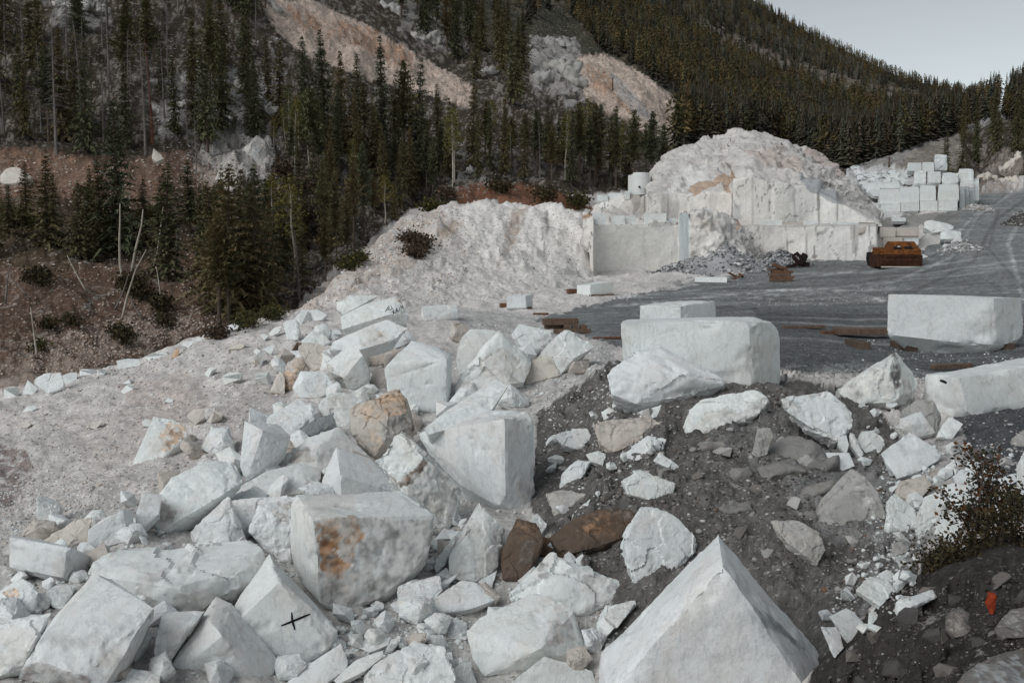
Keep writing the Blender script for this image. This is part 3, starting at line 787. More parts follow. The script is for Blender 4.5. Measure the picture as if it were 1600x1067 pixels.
def lump(u, v, w, h, label, tint, name, cat, group=None, sink=.35, style='rough', n=1, vox=.0022, tall=1.0, stains=()):
    """a stone (or several grown together: a crag) bedded in the ground at a picture point; w, h in photo pixels"""
    Y = ray(u, v + h * .5); p0 = P(u, v + h * .5, Y); m = Y / F
    bm = bmesh.new()
    for k_ in range(n):
        cx = 0 if n == 1 else rng.uniform(-.8, .8) * w * m
        sc = 1 if n == 1 else rng.uniform(.45, .8)
        c = p0 + np.array([cx, rng.uniform(.0, .5) * w * m if n > 1 else 0, 0])
        c[2] = height(np.array(c[0]), np.array(max(c[1], 2.5)))
        rx, ry, rz = w * m * sc, w * m * sc * rng.uniform(.7, 1.0), h * m * sc * rng.uniform(.9, 1.3) * tall
        d = rng.normal(size=(13, 3)); d /= np.linalg.norm(d, axis=1)[:, None]
        q_ = d * np.array([rx, ry, rz]) * rng.uniform(.8, 1.1, (13, 1))
        a = rng.uniform(-.5, .5)
        q_ = np.stack([q_[:, 0]*math.cos(a) - q_[:, 2]*math.sin(a), q_[:, 1], q_[:, 0]*math.sin(a) + q_[:, 2]*math.cos(a)], 1)
        c[2] += rz * (1 - 2 * sink)
        vs_ = [bm.verts.new(c + x) for x in q_]
        r = bmesh.ops.convex_hull(bm, input=vs_)
        dead = [g for g in r['geom_interior'] + r['geom_unused'] if isinstance(g, bmesh.types.BMVert)]
        bmesh.ops.delete(bm, geom=list(set(dead)), context='VERTS')
    co = np.array([x.co[:] for x in bm.verts]); base = co.mean(0); base[2] = co[:, 2].min()
    for x in bm.verts: x.co -= Vector(base)
    bmesh.ops.recalc_face_normals(bm, faces=bm.faces)
    me = bpy.data.meshes.new(name); bm.to_mesh(me); bm.free()
    o = bpy.data.objects.new(name, me); C.objects.link(o); o.location = tuple(base)
    size = w * m * 2
    if n == 1 and size < .034 * Y:
        vx = 0
    else:
        vx = max(vox * Y, size / 80); md = o.modifiers.new('r', 'REMESH'); md.mode = 'VOXEL'; md.voxel_size = vx
    tag(o, label, cat, group, 'thing')
    pending.append((o, style, tint, list(stains), size * (.5 if n > 1 else 1), vx, Y))
    return o
MB_ = 'white marble blocks tumbled down the slope'
def S(poly, key, w=.9, j=4): return (poly, key, w, j)
# ---- lower left of the pile
B('Z1', [(425,565,.9),(515,595,.9),(700,725,.55),(470,1080,0),(385,1035,-.05),(120,955,0),(250,760,.5),(705,765,.8),(500,1100,.45),(60,1100,.2)],
  'big smooth slab leaning left with a brown stain along its bottom edge, lower left corner', 1.3, 'sawn',
  stains=[S([(110,985),(200,975),(400,1045),(420,1100),(90,1100)], 'gp', .8, 3), S([(640,725),(705,725),(690,790),(650,760)], 'm', .7)], group=MB_)
B('Z1', [(-90,820,.4),(160,750,.6),(235,745,.5),(140,900,.1),(100,1000,0),(-90,1060,0),(-90,950,0)], 'cracked pale rock cut off by the left edge at the very bottom', 1.2, 'rough', group=MB_)
B('Z1', [(42,405,.25),(45,393,.5),(180,413,.6),(325,450,.05),(300,465,0),(412,490,.5),(385,608,.5),(290,590,0),(40,540,.2)],
  'long squared white block lying level near the left edge', 1.1, 'sawn', group=MB_)
B('Z1', [(100,585,.3),(175,640,.2),(180,735,.1),(90,760,0),(0,790,0),(-40,660,.2),(0,640,.3)], 'small white rock with rust orange patches at the left edge', .8, 'rough',
  stains=[S([(10,655),(70,640),(95,670),(70,710),(30,690)], 't', .9, 5), S([(-20,710),(40,720),(80,760),(-20,800)], 'n', .9, 5)], group=MB_)
B('Z1', [(265,612,.3),(350,622,.3),(285,735,0),(265,730,0),(180,690,.1),(225,640,.1)], 'small bright angular stone beside the rust patched rock at left', .6, 'rough', group=MB_)
B('Z1', [(540,470,.7),(800,450,.9),(1140,415,1.1),(1203,480,.8),(1170,560,.5),(1040,650,.3),(930,742,.1),(740,748,0),(640,690,0),(390,575,.2),(380,535,.35),(480,490,.55),(820,640,-.1)],
  'wide flat topped boulder with a green grey bruise, behind the leaning slab', 1.6, 'rough',
  stains=[S([(630,590),(700,565),(740,600),(680,680),(720,730),(700,745),(640,680)], 'm', .65, 6)], group=MB_)
B('Z1', [(560,280,.3),(600,285,.45),(608,380,.4),(580,420,.2),(395,470,0),(400,370,.1),(470,318,.3)], 'small squarish white block below the scree slope at left', .8, 'sawn', group=MB_)
B('Z1', [(940,55,.8),(1060,60,.9),(1112,150,.7),(1030,200,.4),(880,290,.2),(730,382,0),(660,330,.1),(655,290,.1),(740,195,.3),(780,130,.5)],
  'layered white boulder with a beige broken end, overhanging a dark gap', 1.2, 'layer', stains=[S([(655,270),(720,215),(790,290),(740,385),(660,335)], 'gp', .75, 5)], group=MB_)
B('Z1', [(650,205,.3),(735,210,.4),(720,300,.2),(620,400,.1),(615,300,.1)], 'upright white slab tucked left of the layered boulder', .5, 'sawn', group=MB_)
B('Z1', [(165,225,.1),(195,213,.3),(240,230,.35),(278,265,.25),(255,330,.1),(170,372,0)], 'lone white stone half sunk in the scree at far left', .6, 'rough', group=MB_)
B('Z1', [(240,390,.3),(350,320,.5),(420,310,.5),(400,420,.2),(300,450,0),(190,420,.1)], 'low pale rubble rock between the scree and the long squared block', .7, 'rough', 'b', group=MB_)
xblock = B('Z1', [(1225,475,.9),(1272,600,.25),(1098,770,0),(1085,690,.45),(1060,710,.5),(1140,900,0),(1370,998,.1),(1535,830,.4),(1480,920,.2),(1435,710,.9)],
  'smooth white block with a black painted X on its face', 1.2, 'sawn', group=MB_)
B('Z1', [(740,745,.4),(930,740,.5),(880,800,.2),(740,985,0),(690,935,0),(715,830,.1)], 'dusty white block wedged under the wide flat boulder', .8, 'rough', group=MB_)
B('Z1', [(980,670,1.0),(1055,705,.9),(1265,955,.7),(1255,1000,.6),(1200,1100,.3),(1010,850,.05),(945,775,.3),(720,1100,0),(790,960,.1),(880,850,.3)],
  'large smooth block with a bluish right side, in front of the X block', 1.2, 'sawn', group=MB_)
B('Z1', [(600,1000,.3),(730,1020,.3),(725,1100,0),(500,1100,0)], 'small pale chip at the bottom edge between two large slabs', .5, 'rough', group=MB_)
B('Z1', [(670,800,.3),(690,860,.2),(650,930,.1),(610,970,0),(615,900,.1)], 'thin white shard standing in the dark gap beside the leaning slab', .25, 'rough', group=MB_)
B('Z2', [(530,885,.5),(565,960,.4),(560,1000,.3),(420,1100,0),(240,1100,0),(380,985,.3)], 'long tilted slab at the bottom, right of the X block', .7, 'sawn', group=MB_)
# ---- middle of the pile
B('Z2', [(330,210,.7),(560,218,.9),(800,190,1.3),(900,250,1.2),(962,305,.7),(950,440,.6),(870,545,.4),(705,690,.2),(520,735,0),(435,705,-.05),(402,318,-.1),(305,255,.55),(298,420,.5),(310,560,.4)],
  'large block whose front is stained rust orange and grey, in the middle of the pile', 1.3, 'sawn',
  stains=[S([(405,322),(960,318),(950,440),(870,550),(705,700),(640,730),(520,740),(440,708)], 'm', .85, 3),
          S([(405,322),(600,320),(620,400),(590,520),(540,590),(470,590),(430,520)], 'o', .85, 6),
          S([(410,400),(480,420),(560,520),(520,580),(450,570)], 'r', .7, 6), S([(440,600),(560,560),(700,640),(640,720),(450,700)], 'gp', .6, 6),
          S([(480,450),(560,470),(640,540),(600,550),(520,490)], 'w', .7, 4), S([(690,470),(730,440),(740,560),(690,620)], 'w', .5, 5)], group=MB_)
B('Z2', [(160,260,.3),(235,235,.5),(330,215,.6),(312,330,.2),(300,530,0),(185,460,.1),(110,380,.1),(130,310,.2)], 'white block with a rounded left face against the rust stained block', .9, 'rough',
  stains=[S([(240,260),(310,240),(290,340),(230,330)], 'y', .7, 6)], group=MB_)
B('Z1', [(1030,220,.6),(1045,225,.5),(1112,400,.3),(1130,440,.2),(880,455,0),(860,380,.1),(940,300,.3),(1040,430,0)], 'pointed white block rising behind the wide flat boulder', .9, 'rough', group=MB_)
B('Z6', [(420,480,.8),(600,440,1.2),(720,470,1.3),(705,590,.7),(640,600,.4),(340,650,.1),(215,640,0),(200,600,.1),(330,530,.5)], 'flat sloping slab with a rough beige front edge, upper middle of pile', 1.0, 'sawn',
  stains=[S([(330,600),(560,590),(640,600),(480,640),(300,690)], 'y', .6, 5)], group=MB_, dz=.2)
B('Z6', [(220,640,.4),(560,620,.6),(550,680,.4),(300,870,.1),(225,810,0)], 'rough cream veined block under the flat sloping slab', .9, 'rough', stains=[S([(300,660),(420,650),(380,760),(300,740)], 'y', .6, 6)], group=MB_)
B('Z6', [(800,345,.5),(1010,420,.8),(1140,560,.6),(1150,605,.5),(830,640,0),(710,630,.3),(720,520,.35),(825,510,0)], 'pyramid shaped white block just behind the rust stained block', .9, 'sawn', group=MB_)
B('Z6', [(810,238,.7),(1005,415,.7),(1000,470,.6),(720,490,0),(680,370,.1),(640,300,.5),(520,390,.4),(415,490,.3),(480,510,.1)], 'ridge topped white block with a brown grey patch on its left side', .9, 'sawn',
  stains=[S([(480,455),(590,365),(650,350),(680,435),(560,440)], 'gp', .85, 3)], group=MB_)
B('Z6', [(292,205,.3),(470,215,.9),(548,292,.5),(510,365,.4),(375,490,.1),(300,545,0),(265,460,.1),(285,330,.2),(395,258,.05)], 'white block with two smooth faces at the left rim of the pile', .9, 'sawn', group=MB_)
B('Z6', [(785,160,.7),(805,235,.6),(640,300,.2),(515,362,.1),(510,340,.1),(620,240,.3),(690,190,.5)], 'dark blue grey broken face sunk between pale blocks', .5, 'rough', 'bl', group=MB_)
B('Z6', [(590,80,1.0),(690,150,.6),(670,190,.5),(550,290,.1),(470,270,.1),(410,225,.2),(420,180,.5)], 'flat white slab sloping to the scree at the upper left of the pile', .9, 'layer', group=MB_)
B('Z6', [(780,40,.6),(870,50,.7),(960,90,.7),(890,230,.1),(800,240,0),(700,150,.2),(690,110,.3)], 'cream tinted rounded block behind the tan topped one', .8, 'rough', 'w', stains=[S([(760,60),(860,60),(840,130),(770,130)], 'y', .5, 6)], group=MB_)
B('Z6', [(1160,22,.9),(1197,80,.8),(1197,160,.4),(1090,175,.1),(1005,95,.3),(870,130,.4),(1245,250,.5),(1070,345,0),(1010,422,.05),(900,300,.2)], 'tan topped block with a beige and grey weathered front', .9, 'rough', 'y',
  stains=[S([(1000,95),(1160,18),(1200,80),(1200,170),(1090,178)], 't', .95, 3), S([(870,130),(1000,90),(1080,170),(1050,230),(960,200),(880,160)], 't', .55, 8),
          S([(1090,178),(1195,165),(1250,250),(1080,350),(1060,345)], 'm', .8, 4), S([(1190,190),(1240,210),(1250,260),(1200,240)], 'br', .7, 4), S([(980,260),(1060,250),(1070,340),(1000,350)], 't', .4, 8)], group=MB_)
B('Z6', [(1160,240,.5),(1025,410,.1),(1045,470,.1),(1150,575,-.1),(1280,390,.1),(1360,415,.5),(1500,590,.5),(1490,650,.4),(1430,797,.2),(1380,765,.1),(1220,640,0),(1130,560,0)], 'tilted white block with a dark brown band across its edge', 1.0, 'rough',
  stains=[S([(1285,385),(1340,410),(1240,540),(1160,580),(1140,560),(1200,490)], 'n', .95, 3), S([(1165,240),(1200,260),(1365,425),(1330,410),(1230,310)], 'gp', .9, 2),
          S([(1042,468),(1065,475),(1145,565),(1135,572)], 'n', .9, 2), S([(1170,590),(1340,430),(1490,600),(1430,790),(1250,650)], 'b', .6, 3)], group=MB_, dz=-.3)
B('Y5', [(870,715,1.2),(1160,608,1.5),(1375,605,.7),(1398,650,.5),(1407,960,.5),(1390,1045,.45),(1330,1060,.2),(1240,1040,0),(1070,950,.6),(960,830,1.0),(1265,645,-.05),(1270,1000,-.05)],
  'tall smooth squared block with a broad bluish face, centre of the picture', 1.5, 'sawn', stains=[S([(1300,940),(1390,900),(1390,1010),(1320,1000)], 'b', .5, 8)], group=MB_)
B('Y5', [(1225,465,2.0),(1285,500,1.6),(1180,640,1),(920,720,.4),(900,690,.5),(1000,610,1.0)], 'long sloping white ridge running up behind the tall squared block', .9, 'sawn', group=MB_, Y=18.0)
B('Y5', [(845,295,1.2),(960,320,1.2),(1020,355,.9),(1030,400,.5),(1005,380,.05),(740,395,0),(720,420,0),(740,560,0),(800,600,0),(1000,618,.05),(1025,480,.5),(1020,580,.45)],
  'squared white block with a flat drill marked front, upper part of pile', 1.3, 'sawn', group=MB_)
B('Y5', [(1240,245,.6),(1392,365,.8),(1350,480,.3),(1290,490,.1),(1050,575,0),(1025,530,.1),(1060,460,.2),(1190,330,.3)], 'broad cream tinted pyramid of marble, upper right of pile', 1.2, 'rough',
  stains=[S([(1130,400),(1250,330),(1350,430),(1290,490),(1180,470)], 'y', .5, 10), S([(1060,480),(1120,470),(1100,540),(1050,540)], 'b', .5, 5)], group=MB_)
B('Y5', [(1110,240,.6),(1240,250,.8),(1230,330,.4),(1060,450,.1),(1045,380,.2),(1060,290,.4)], 'pale slab leaning behind the cream pyramid', .9, 'sawn', group=MB_)
B('Y5', [(1330,222,.6),(1470,245,.6),(1485,285,.4),(1390,370,0),(1290,270,.2)], 'low white rock beside the near timber stack', .9, 'rough', stains=[S([(1400,270),(1470,260),(1460,300),(1410,310)], 'm', .5, 5)], group=MB_)
B('Y6', [(390,760,.6),(525,840,.5),(430,890,.1),(360,970,0),(260,880,.1),(330,800,.3)], 'peaked white rock in front of the near timber stack', .9, 'rough', group=MB_)
B('Y6', [(220,895,.3),(330,880,.3),(360,970,.1),(200,1010,0)], 'cream low rock below the peaked white rock', .6, 'rough', 'b', group=MB_)
B('Y5', [(585,297,.6),(462,395,.3),(480,440,.1),(535,465,-.1),(625,360,.2),(660,425,.4),(655,490,.3),(570,518,0)], 'white block with a dark shadowed lower edge, upper left of pile', .9, 'sawn', stains=[S([(455,400),(480,400),(560,515),(520,510)], 'd', .6, 3)], group=MB_)  # shade along the lower left edge is painted into the colour
B('Y5', [(345,432,.4),(450,435,.4),(512,510,.2),(430,552,0),(340,550,.05),(305,510,.1),(350,480,0)], 'white faceted rock below the orange sided rock', .8, 'sawn', group=MB_)
B('Y5', [(350,365,.3),(395,420,.3),(320,440,.05),(300,522,0),(270,500,.1),(265,430,.2),(290,380,.3)], 'orange brown sided rock at the upper left rim of pile', .6, 'rough', 'y',
  stains=[S([(262,425),(320,430),(325,470),(300,525),(265,510)], 't', .9, 3), S([(290,380),(350,370),(380,410),(320,435)], 't', .5, 5)], group=MB_)
B('Y5', [(250,430,.2),(275,460,.1),(275,535,0),(205,527,0),(230,470,.1)], 'narrow pale stone left of the orange sided rock', .5, 'rough', 'b', group=MB_)
B('Y5', [(370,300,.4),(440,310,.4),(472,360,.3),(440,425,.1),(405,432,0),(330,335,.1),(340,315,.2)], 'rounded cream boulder above the orange sided rock', .7, 'rough', 'b', group=MB_)
B('Y5', [(295,350,.2),(330,300,.35),(358,310,.3),(340,350,.1),(290,385,0)], 'dark brown wedge of rock beside the rounded cream boulder', .4, 'rough', 'br', group=MB_)  # dark brown tint also carries the shade on this rock
B('Y5', [(400,248,.4),(450,265,.4),(482,300,.3),(420,332,0),(345,300,.1)], 'low white boulder at the upper rim, above the cream one', .7, 'rough', group=MB_)
B('Y5', [(265,215,.2),(320,190,.3),(345,250,.2),(330,290,0),(285,290,0)], 'leaning white stone at the top left of the pile', .6, 'rough', group=MB_)
B('Y5', [(320,195,.2),(355,150,.4),(380,160,.4),(400,210,.2),(345,225,0)], 'pointed bright stone above the leaning one, against the scree', .6, 'rough', group=MB_)
B('Y5', [(380,160,.3),(420,155,.4),(470,175,.3),(440,200,0),(395,205,0)], 'small low stone right of the pointed bright stone', .5, 'rough', group=MB_)
lettered = B('Y5', [(770,95,1.0),(790,105,.9),(832,170,.5),(825,222,.3),(760,175,0),(530,245,0),(525,185,.3),(660,120,.8)], 'slab with black hand lettering at the top of the pile', 1.2, 'sawn', stains=[S([(765,94),(795,105),(800,125),(775,110)], 'r', .8, 2)], group=MB_, Y=32)
B('Y5', [(728,196,.8),(828,238,.6),(770,290,.3),(620,335,0),(470,340,.1),(490,300,.2),(600,248,.4)], 'drill marked slab lying below the lettered slab', 1.0, 'sawn', stains=[S([(620,300),(640,240),(740,240),(760,300),(650,330)], 'y', .5, 6), S([(690,255),(720,250),(720,275),(700,270)], 'o', .6, 4)], group=MB_, Y=29.2)
B('Y5', [(640,320,.3),(760,310,.4),(790,350,.3),(740,400,.1),(650,410,0),(630,360,.1)], 'broken pinkish rubble rock between two squared blocks', .7, 'rough', 'b', group=MB_)
B('Y5', [(760,300,.3),(830,245,.6),(855,290,.5),(800,320,.1),(770,330,0)], 'pale slab edge showing above the drill marked squared block', .7, 'sawn', group=MB_)
B('Y5', [(560,90,.3),(640,108,.4),(700,90,.5),(610,140,.1),(530,180,0)], 'thin pale slab resting along the top of the lettered slab', .5, 'sawn', group=MB_, Y=34)
B('Y5', [(890,145,.1),(900,138,.9),(1045,130,1),(1055,160,.6),(1055,192,.6),(905,210,0),(887,192,.2)], 'low rectangular sawn block by itself on the pale slope above the pile', 1.2, 'sawn')
# ---- right of the centre
B('Y6', [(632,735,.1),(650,720,.9),(1180,705,.9),(1195,722,.02),(1235,706,.6),(1265,730,.3),(1330,733,1.0),(1350,770,1.1),(1354,1015,1.1),(1225,1035,0),(1215,760,0),(700,1030,0),(640,860,.2)],
  'very large pale block with a rough split right end, behind the tilted wedge', 1.6, 'sawn', Y=21.0)
B('Y6', [(800,822,.9),(870,925,.45),(920,965,.1),(1115,990,.5),(1110,1015,.5),(880,1070,.2),(700,1102,0),(585,1050,0),(570,965,.15),(680,860,.6)], 'tilted white wedge lying against the very large pale block', .7, 'layer', Y=20.0)
B('Y6', [(718,652,1.0),(905,657,0),(1062,632,1.2),(890,634,2.2),(718,765,1.0),(905,765,0),(1065,765,1.2)], 'sawn block on the yard showing just above the very large block', 1.6, 'sawn', Y=38)
B('Y6', [(120,617,0),(150,607,1.3),(236,606,1.3),(205,613,0),(207,664,0),(120,667,0),(238,655,1.3)], 'small sawn cube left of the others on the far side of the yard', 1, 'sawn', dz=-.2)
B('Y6', [(437,565,.8),(497,563,0),(601,550,.8),(540,545,1.6),(437,602,.8),(497,612,0),(604,598,.8)], 'sawn rectangular block below the cut quarry wall', 1.2, 'sawn', dz=-.2)
B('Y6', [(970,527,.8),(1113,530,.4),(1113,553,0),(967,549,0),(1110,526,1.2)], 'thin flat sawn slab in front of the grey rubble heap', 1, 'sawn', dz=-.2)
B('Y7', [(975,173,.4),(1060,171,1.9),(1455,189,0),(1584,187,1.4),(1586,355,1.4),(1535,395,.8),(1450,403,0),(1300,392,.05),(1100,370,.25),(960,350,.4)], 'biggest smooth sawn block, propped on timbers at the right of the yard', 1.5, 'sawn', contact=(1450, 400), Y=34.5,
  stains=[S([(1350,295),(1400,292),(1440,305),(1400,320),(1355,315)], 'm', .7, 3), S([(1455,290),(1500,240),(1500,270),(1460,330)], 'm', .5, 3)])
markblock = B('Y7', [(1143,532,1.0),(1295,548,0),(1335,719,.05),(1210,695,.6),(1145,610,.9),(1586,455,2.2),(1586,497,.55),(1800,425,3.0),(1800,465,1.0),(1800,670,1.05),(1586,690,.5)], 'long pale block with a short black mark on its left end, right edge', 1.4, 'sawn', contact=(1335, 719))
B('Y7', [(1000,433,.6),(1020,440,.6),(1112,575,.7),(1095,620,.5),(1010,655,.05),(850,670,0),(735,612,.3),(820,550,.4),(985,480,.2)], 'dusty pointed boulder with a black streak down its middle', 1.3, 'rough', 'w',
  stains=[S([(740,600),(850,540),(985,480),(1000,640),(860,660)], 'b', .5, 10), S([(990,440),(1015,440),(1025,540),(1010,600),(990,590),(980,500)], 'x', .9, 4), S([(1020,500),(1080,540),(1080,620),(1030,600)], 'gp', .6, 8), S([(800,560),(835,545),(840,650),(800,650)], 'g', .7, 4)])
B('Y7', [(50,790,.2),(75,690,.4),(130,648,.5),(280,650,.5),(370,600,.6),(455,638,.5),(400,710,.2),(190,790,.05),(60,820,0)], 'long dusty ledge of marble bedded in the dark spoil', .8, 'rough', 'w', stains=[S([(180,690),(330,700),(280,770),(120,790)], 'm', .6, 8), S([(330,650),(440,660),(390,720),(320,720)], 'g', .7, 8)], Y=18.6)
B('Y7', [(480,640,.3),(575,660,.3),(700,608,.6),(818,700,.5),(815,770,.3),(740,845,0),(600,740,.1),(500,690,.1)], 'broad pale slab of rock right of the long dusty ledge', .9, 'rough', stains=[S([(480,640),(570,650),(600,730),(500,700)], 'g', .7, 8), S([(690,720),(720,720),(715,740),(695,740)], 'g', .6, 3)], Y=17.8)
B('Y7', [(850,785,.2),(910,785,.3),(967,840,.2),(940,885,0),(870,885,0),(830,830,.1)], 'plump white rock left of the square flat slab', .6, 'rough')
B('Y7', [(1070,790,.6),(1222,885,.5),(1215,912,.4),(1110,972,.1),(1015,1003,0),(938,890,.2)], 'square flat white slab tilted on its corner in the rubble gully', .7, 'sawn')
B('Y7', [(1025,735,.1),(1120,697,.5),(1150,740,.3),(1190,797,.3),(1100,817,0),(1025,780,.1),(1070,762,-.05)], 'small cube shaped white stone on the grey boulder', .5, 'sawn', dz=-.35)
B('Y7', [(1250,722,.3),(1312,755,.2),(1265,822,0),(1195,812,.05),(1215,760,.2)], 'pale triangular rock under the end of the long right block', .6, 'rough')
B('Y7', [(1100,640,.5),(1180,650,.5),(1217,720,.4),(1190,815,0),(1090,805,0),(1030,700,.2)], 'grey gritty boulder behind the small cube shaped stone', .8, 'rough', 'g')
B('Y7', [(385,775,.15),(440,770,.2),(463,800,.1),(430,892,0),(395,907,0),(360,882,.05),(385,800,0)], 'grey upright stump of stone standing in the dark spoil', .3, 'rough', 'g')
B('Y7', [(690,885,.2),(800,885,.3),(823,945,.1),(770,967,0),(720,932,.05)], 'half buried white slab below the broad pale one', .4, 'sawn')
B('Y7', [(755,815,.15),(785,805,.2),(797,850,.1),(785,895,0),(745,850,.05)], 'small upright white shard beside the broad pale slab', .25, 'rough')
B('Y7', [(800,790,.2),(822,800,.2),(867,895,0),(845,905,0),(800,850,.1)], 'thin white sliver leaning in the spoil near the plump rock', .2, 'rough')
B('Y7', [(840,670,.1),(862,660,.2),(910,715,.1),(845,712,0)], 'small white triangular chip below the black streaked boulder', .25, 'rough')
B('Y7', [(965,655,.1),(1000,648,.2),(1018,668,.1),(990,685,0),(965,678,0)], 'small round white stone below the black streaked boulder', .2, 'rough')
# ---- front centre and right
B('Z3', [(850,528,.95),(868,640,.10),(940,745,.07),(1264,1010,.9),(1275,1100,.8),(1190,1130,.05),(460,1110,.02),(720,830,.05),(425,960,.8),(413,1060,.7),(1000,1300,.1),(600,1300,.2)],
  'huge pyramid shaped block cut off by the bottom edge, grey scar beside its tip', 1.6, 'sawn', Y=8.6,
  stains=[S([(960,790),(1040,820),(1160,945),(1190,1010),(1130,940),(1060,880),(975,860)], 'k', .85, 3), S([(880,820),(960,780),(960,1060),(800,1067)], 'b', .22, 12), S([(640,860),(740,820),(760,850),(660,920)], 'y', .3, 6)], vox=.003)
B('Z3', [(575,435,.5),(640,440,.55),(745,500,.5),(782,580,.4),(690,680,.1),(545,712,0),(535,650,.05),(502,575,.15),(525,510,.3)], 'white chunky rock half way down the dark spoil, behind the huge pyramid', .9, 'rough')
B('Z3', [(570,302,.4),(640,330,.4),(700,355,.3),(690,387,.2),(600,414,0),(520,392,.05),(500,345,.15)], 'flat oval white rock on the dark spoil', .5, 'rough')
B('Z3', [(345,268,.3),(400,272,.3),(380,320,.1),(320,367,0),(282,374,.05),(290,320,.15)], 'white angular rock right of the tall squared block', .4, 'rough')
B('Z3', [(395,135,.2),(440,130,.4),(600,110,.4),(658,150,.3),(600,190,.1),(460,250,0),(420,210,.05)], 'dusty stubby slab below the tilted wedge', .5, 'rough', 'y', stains=[S([(400,130),(600,108),(610,140),(430,150)], 'gp', .6, 4)])
B('Z3', [(560,100,.2),(660,72,.4),(678,98,.3),(610,125,0)], 'small white sawn piece under the tilted wedge', .4, 'sawn')
B('Z3', [(430,100,.2),(460,82,.3),(515,100,.3),(520,120,.1),(440,128,0)], 'flat white piece of stone left under the tilted wedge', .3, 'rough')
B('Z3', [(258,185,.1),(330,160,.3),(385,158,.3),(402,190,.2),(350,234,0),(300,224,0)], 'boat shaped pale rock left of the dusty stubby slab', .4, 'rough')
B('Z3', [(600,180,.4),(667,200,.3),(640,240,.1),(560,274,0),(498,258,.1)], 'broken flat rock below the dusty stubby slab', .4, 'rough')
B('Z3', [(640,243,.2),(714,295,.1),(690,308,0),(618,275,.05)], 'small flat white stone right of the broken flat rock', .3, 'rough')
B('Z3', [(375,250,.2),(420,238,.25),(452,250,.2),(440,290,0),(395,275,0)], 'small white stone above the white angular rock', .25, 'rough')
B('Z3', [(235,390,.2),(290,375,.3),(385,390,.25),(330,440,.1),(265,475,0)], 'dusty flat rock in the spoil near the tall squared block', .3, 'rough', 'm')
B('Z3', [(330,460,.1),(395,408,.2),(385,440,.1),(325,492,0)], 'thin white blade of stone above the brown boulders', .2, 'rough')
B('Z3', [(185,470,.1),(205,458,.2),(240,500,.1),(215,550,0),(200,530,0)], 'upright white shard wedged by the brown boulder', .2, 'rough')
B('I', [(728,985,.3),(750,965,.5),(835,925,.9),(880,940,.7),(897,955,.6),(928,1042,.4),(845,1013,0),(755,1056,0),(738,1030,.1)], 'smooth block with a beige right face at the bottom centre', 1.0, 'sawn', stains=[S([(866,942),(893,957),(900,1000),(850,1012)], 'gp', .7, 4)])
B('Z3', [(255,600,.6),(300,620,.5),(330,650,.3),(560,715,.4),(572,755,.3),(380,840,0),(330,810,0),(95,755,.1)], 'pale slab with a grey veined top left of the huge pyramid', .8, 'rough', 'w', stains=[S([(210,640),(250,640),(245,700),(215,690)], 'd', .6, 4), S([(330,660),(560,715),(570,755),(390,830)], 'm', .5, 5)], contact=(400, 830))
B('Z3', [(75,600,.2),(130,480,.4),(200,495,.4),(232,560,.2),(170,695,0),(80,695,0)], 'dark brown rusty boulder left of the other brown one', .6, 'rough', 'br', stains=[S([(120,480),(200,490),(200,540),(130,560)], 'n', .8, 6), S([(150,560),(200,560),(180,640),(130,640)], 'd', .6, 6)])
B('Z3', [(240,545,.1),(330,480,.4),(450,437,.5),(552,443,.4),(562,480,.3),(500,565,.1),(350,605,0),(280,595,0)], 'long brown and orange boulder behind the white chunky rock', .7, 'rough', 'br', stains=[S([(330,490),(450,445),(550,450),(480,520),(350,560)], 'n', .7, 10), S([(370,500),(460,490),(440,540),(370,540)], 'o', .35, 10), S([(440,440),(550,445),(520,480),(450,470)], 'd', .6, 8)])
B('Z3', [(180,575,.1),(230,540,.2),(270,560,.2),(250,610,0),(195,610,0)], 'small brown rock between the two brown boulders', .3, 'rough', 'n')
B('Z2', [(1155,240,.8),(1190,270,.7),(1277,360,.6),(1245,540,.3),(1150,612,0),(1020,590,.05),(1020,490,.1),(1100,380,.3)], 'leaning grey white rock below the tall squared block', .9, 'rough', stains=[S([(1220,380),(1280,360),(1240,540),(1200,480)], 'm', .6, 5), S([(1160,450),(1200,430),(1220,580),(1150,600)], 'y', .4, 6)])
B('Z2', [(790,630,.1),(850,600,.3),(980,576,.4),(997,640,.2),(900,742,0),(778,750,0)], 'rough white rock right of the rust stained block', .6, 'rough')
B('Z2', [(950,680,.1),(1080,598,.5),(1150,610,.5),(1232,690,.3),(1100,737,.1),(962,754,0)], 'smooth faceted slab in the rubble below the leaning rock', .6, 'sawn', dz=-.1)
B('Z2', [(880,660,.2),(960,640,.3),(1060,570,.4),(1050,590,.3),(960,665,.1),(890,690,0)], 'long thin shard lying across the rubble', .25, 'rough')
B('Z2', [(1150,605,.1),(1240,555,.3),(1215,645,0)], 'thin triangular plate beside the faceted slab', .2, 'rough')
B('Z2', [(610,1100,0),(640,1020,.1),(750,930,.4),(900,875,.6),(1000,900,.5),(1047,1000,.3),(1055,1100,.1)], 'rough white boulder at the bottom edge below the small rubble', .8, 'rough')
B('Z2', [(495,1055,.05),(600,960,.3),(727,913,.4),(720,950,.3),(640,1010,.1),(520,1072,0)], 'thin slab lying in the rubble at the bottom', .3, 'sawn', dz=-.1)
B('Z2', [(795,905,.1),(860,850,.3),(940,832,.4),(945,865,.3),(880,900,0)], 'small flat white rock in the middle of the fine rubble', .3, 'rough')
B('Z2', [(600,900,.1),(650,860,.3),(760,855,.3),(750,890,.1),(660,930,0)], 'low white rock left in the fine rubble', .3, 'rough')
B('Z2', [(880,770,.2),(960,750,.3),(1030,790,.2),(1000,815,0),(900,790,0)], 'pale crumbly rock above the fine rubble', .3, 'rough')
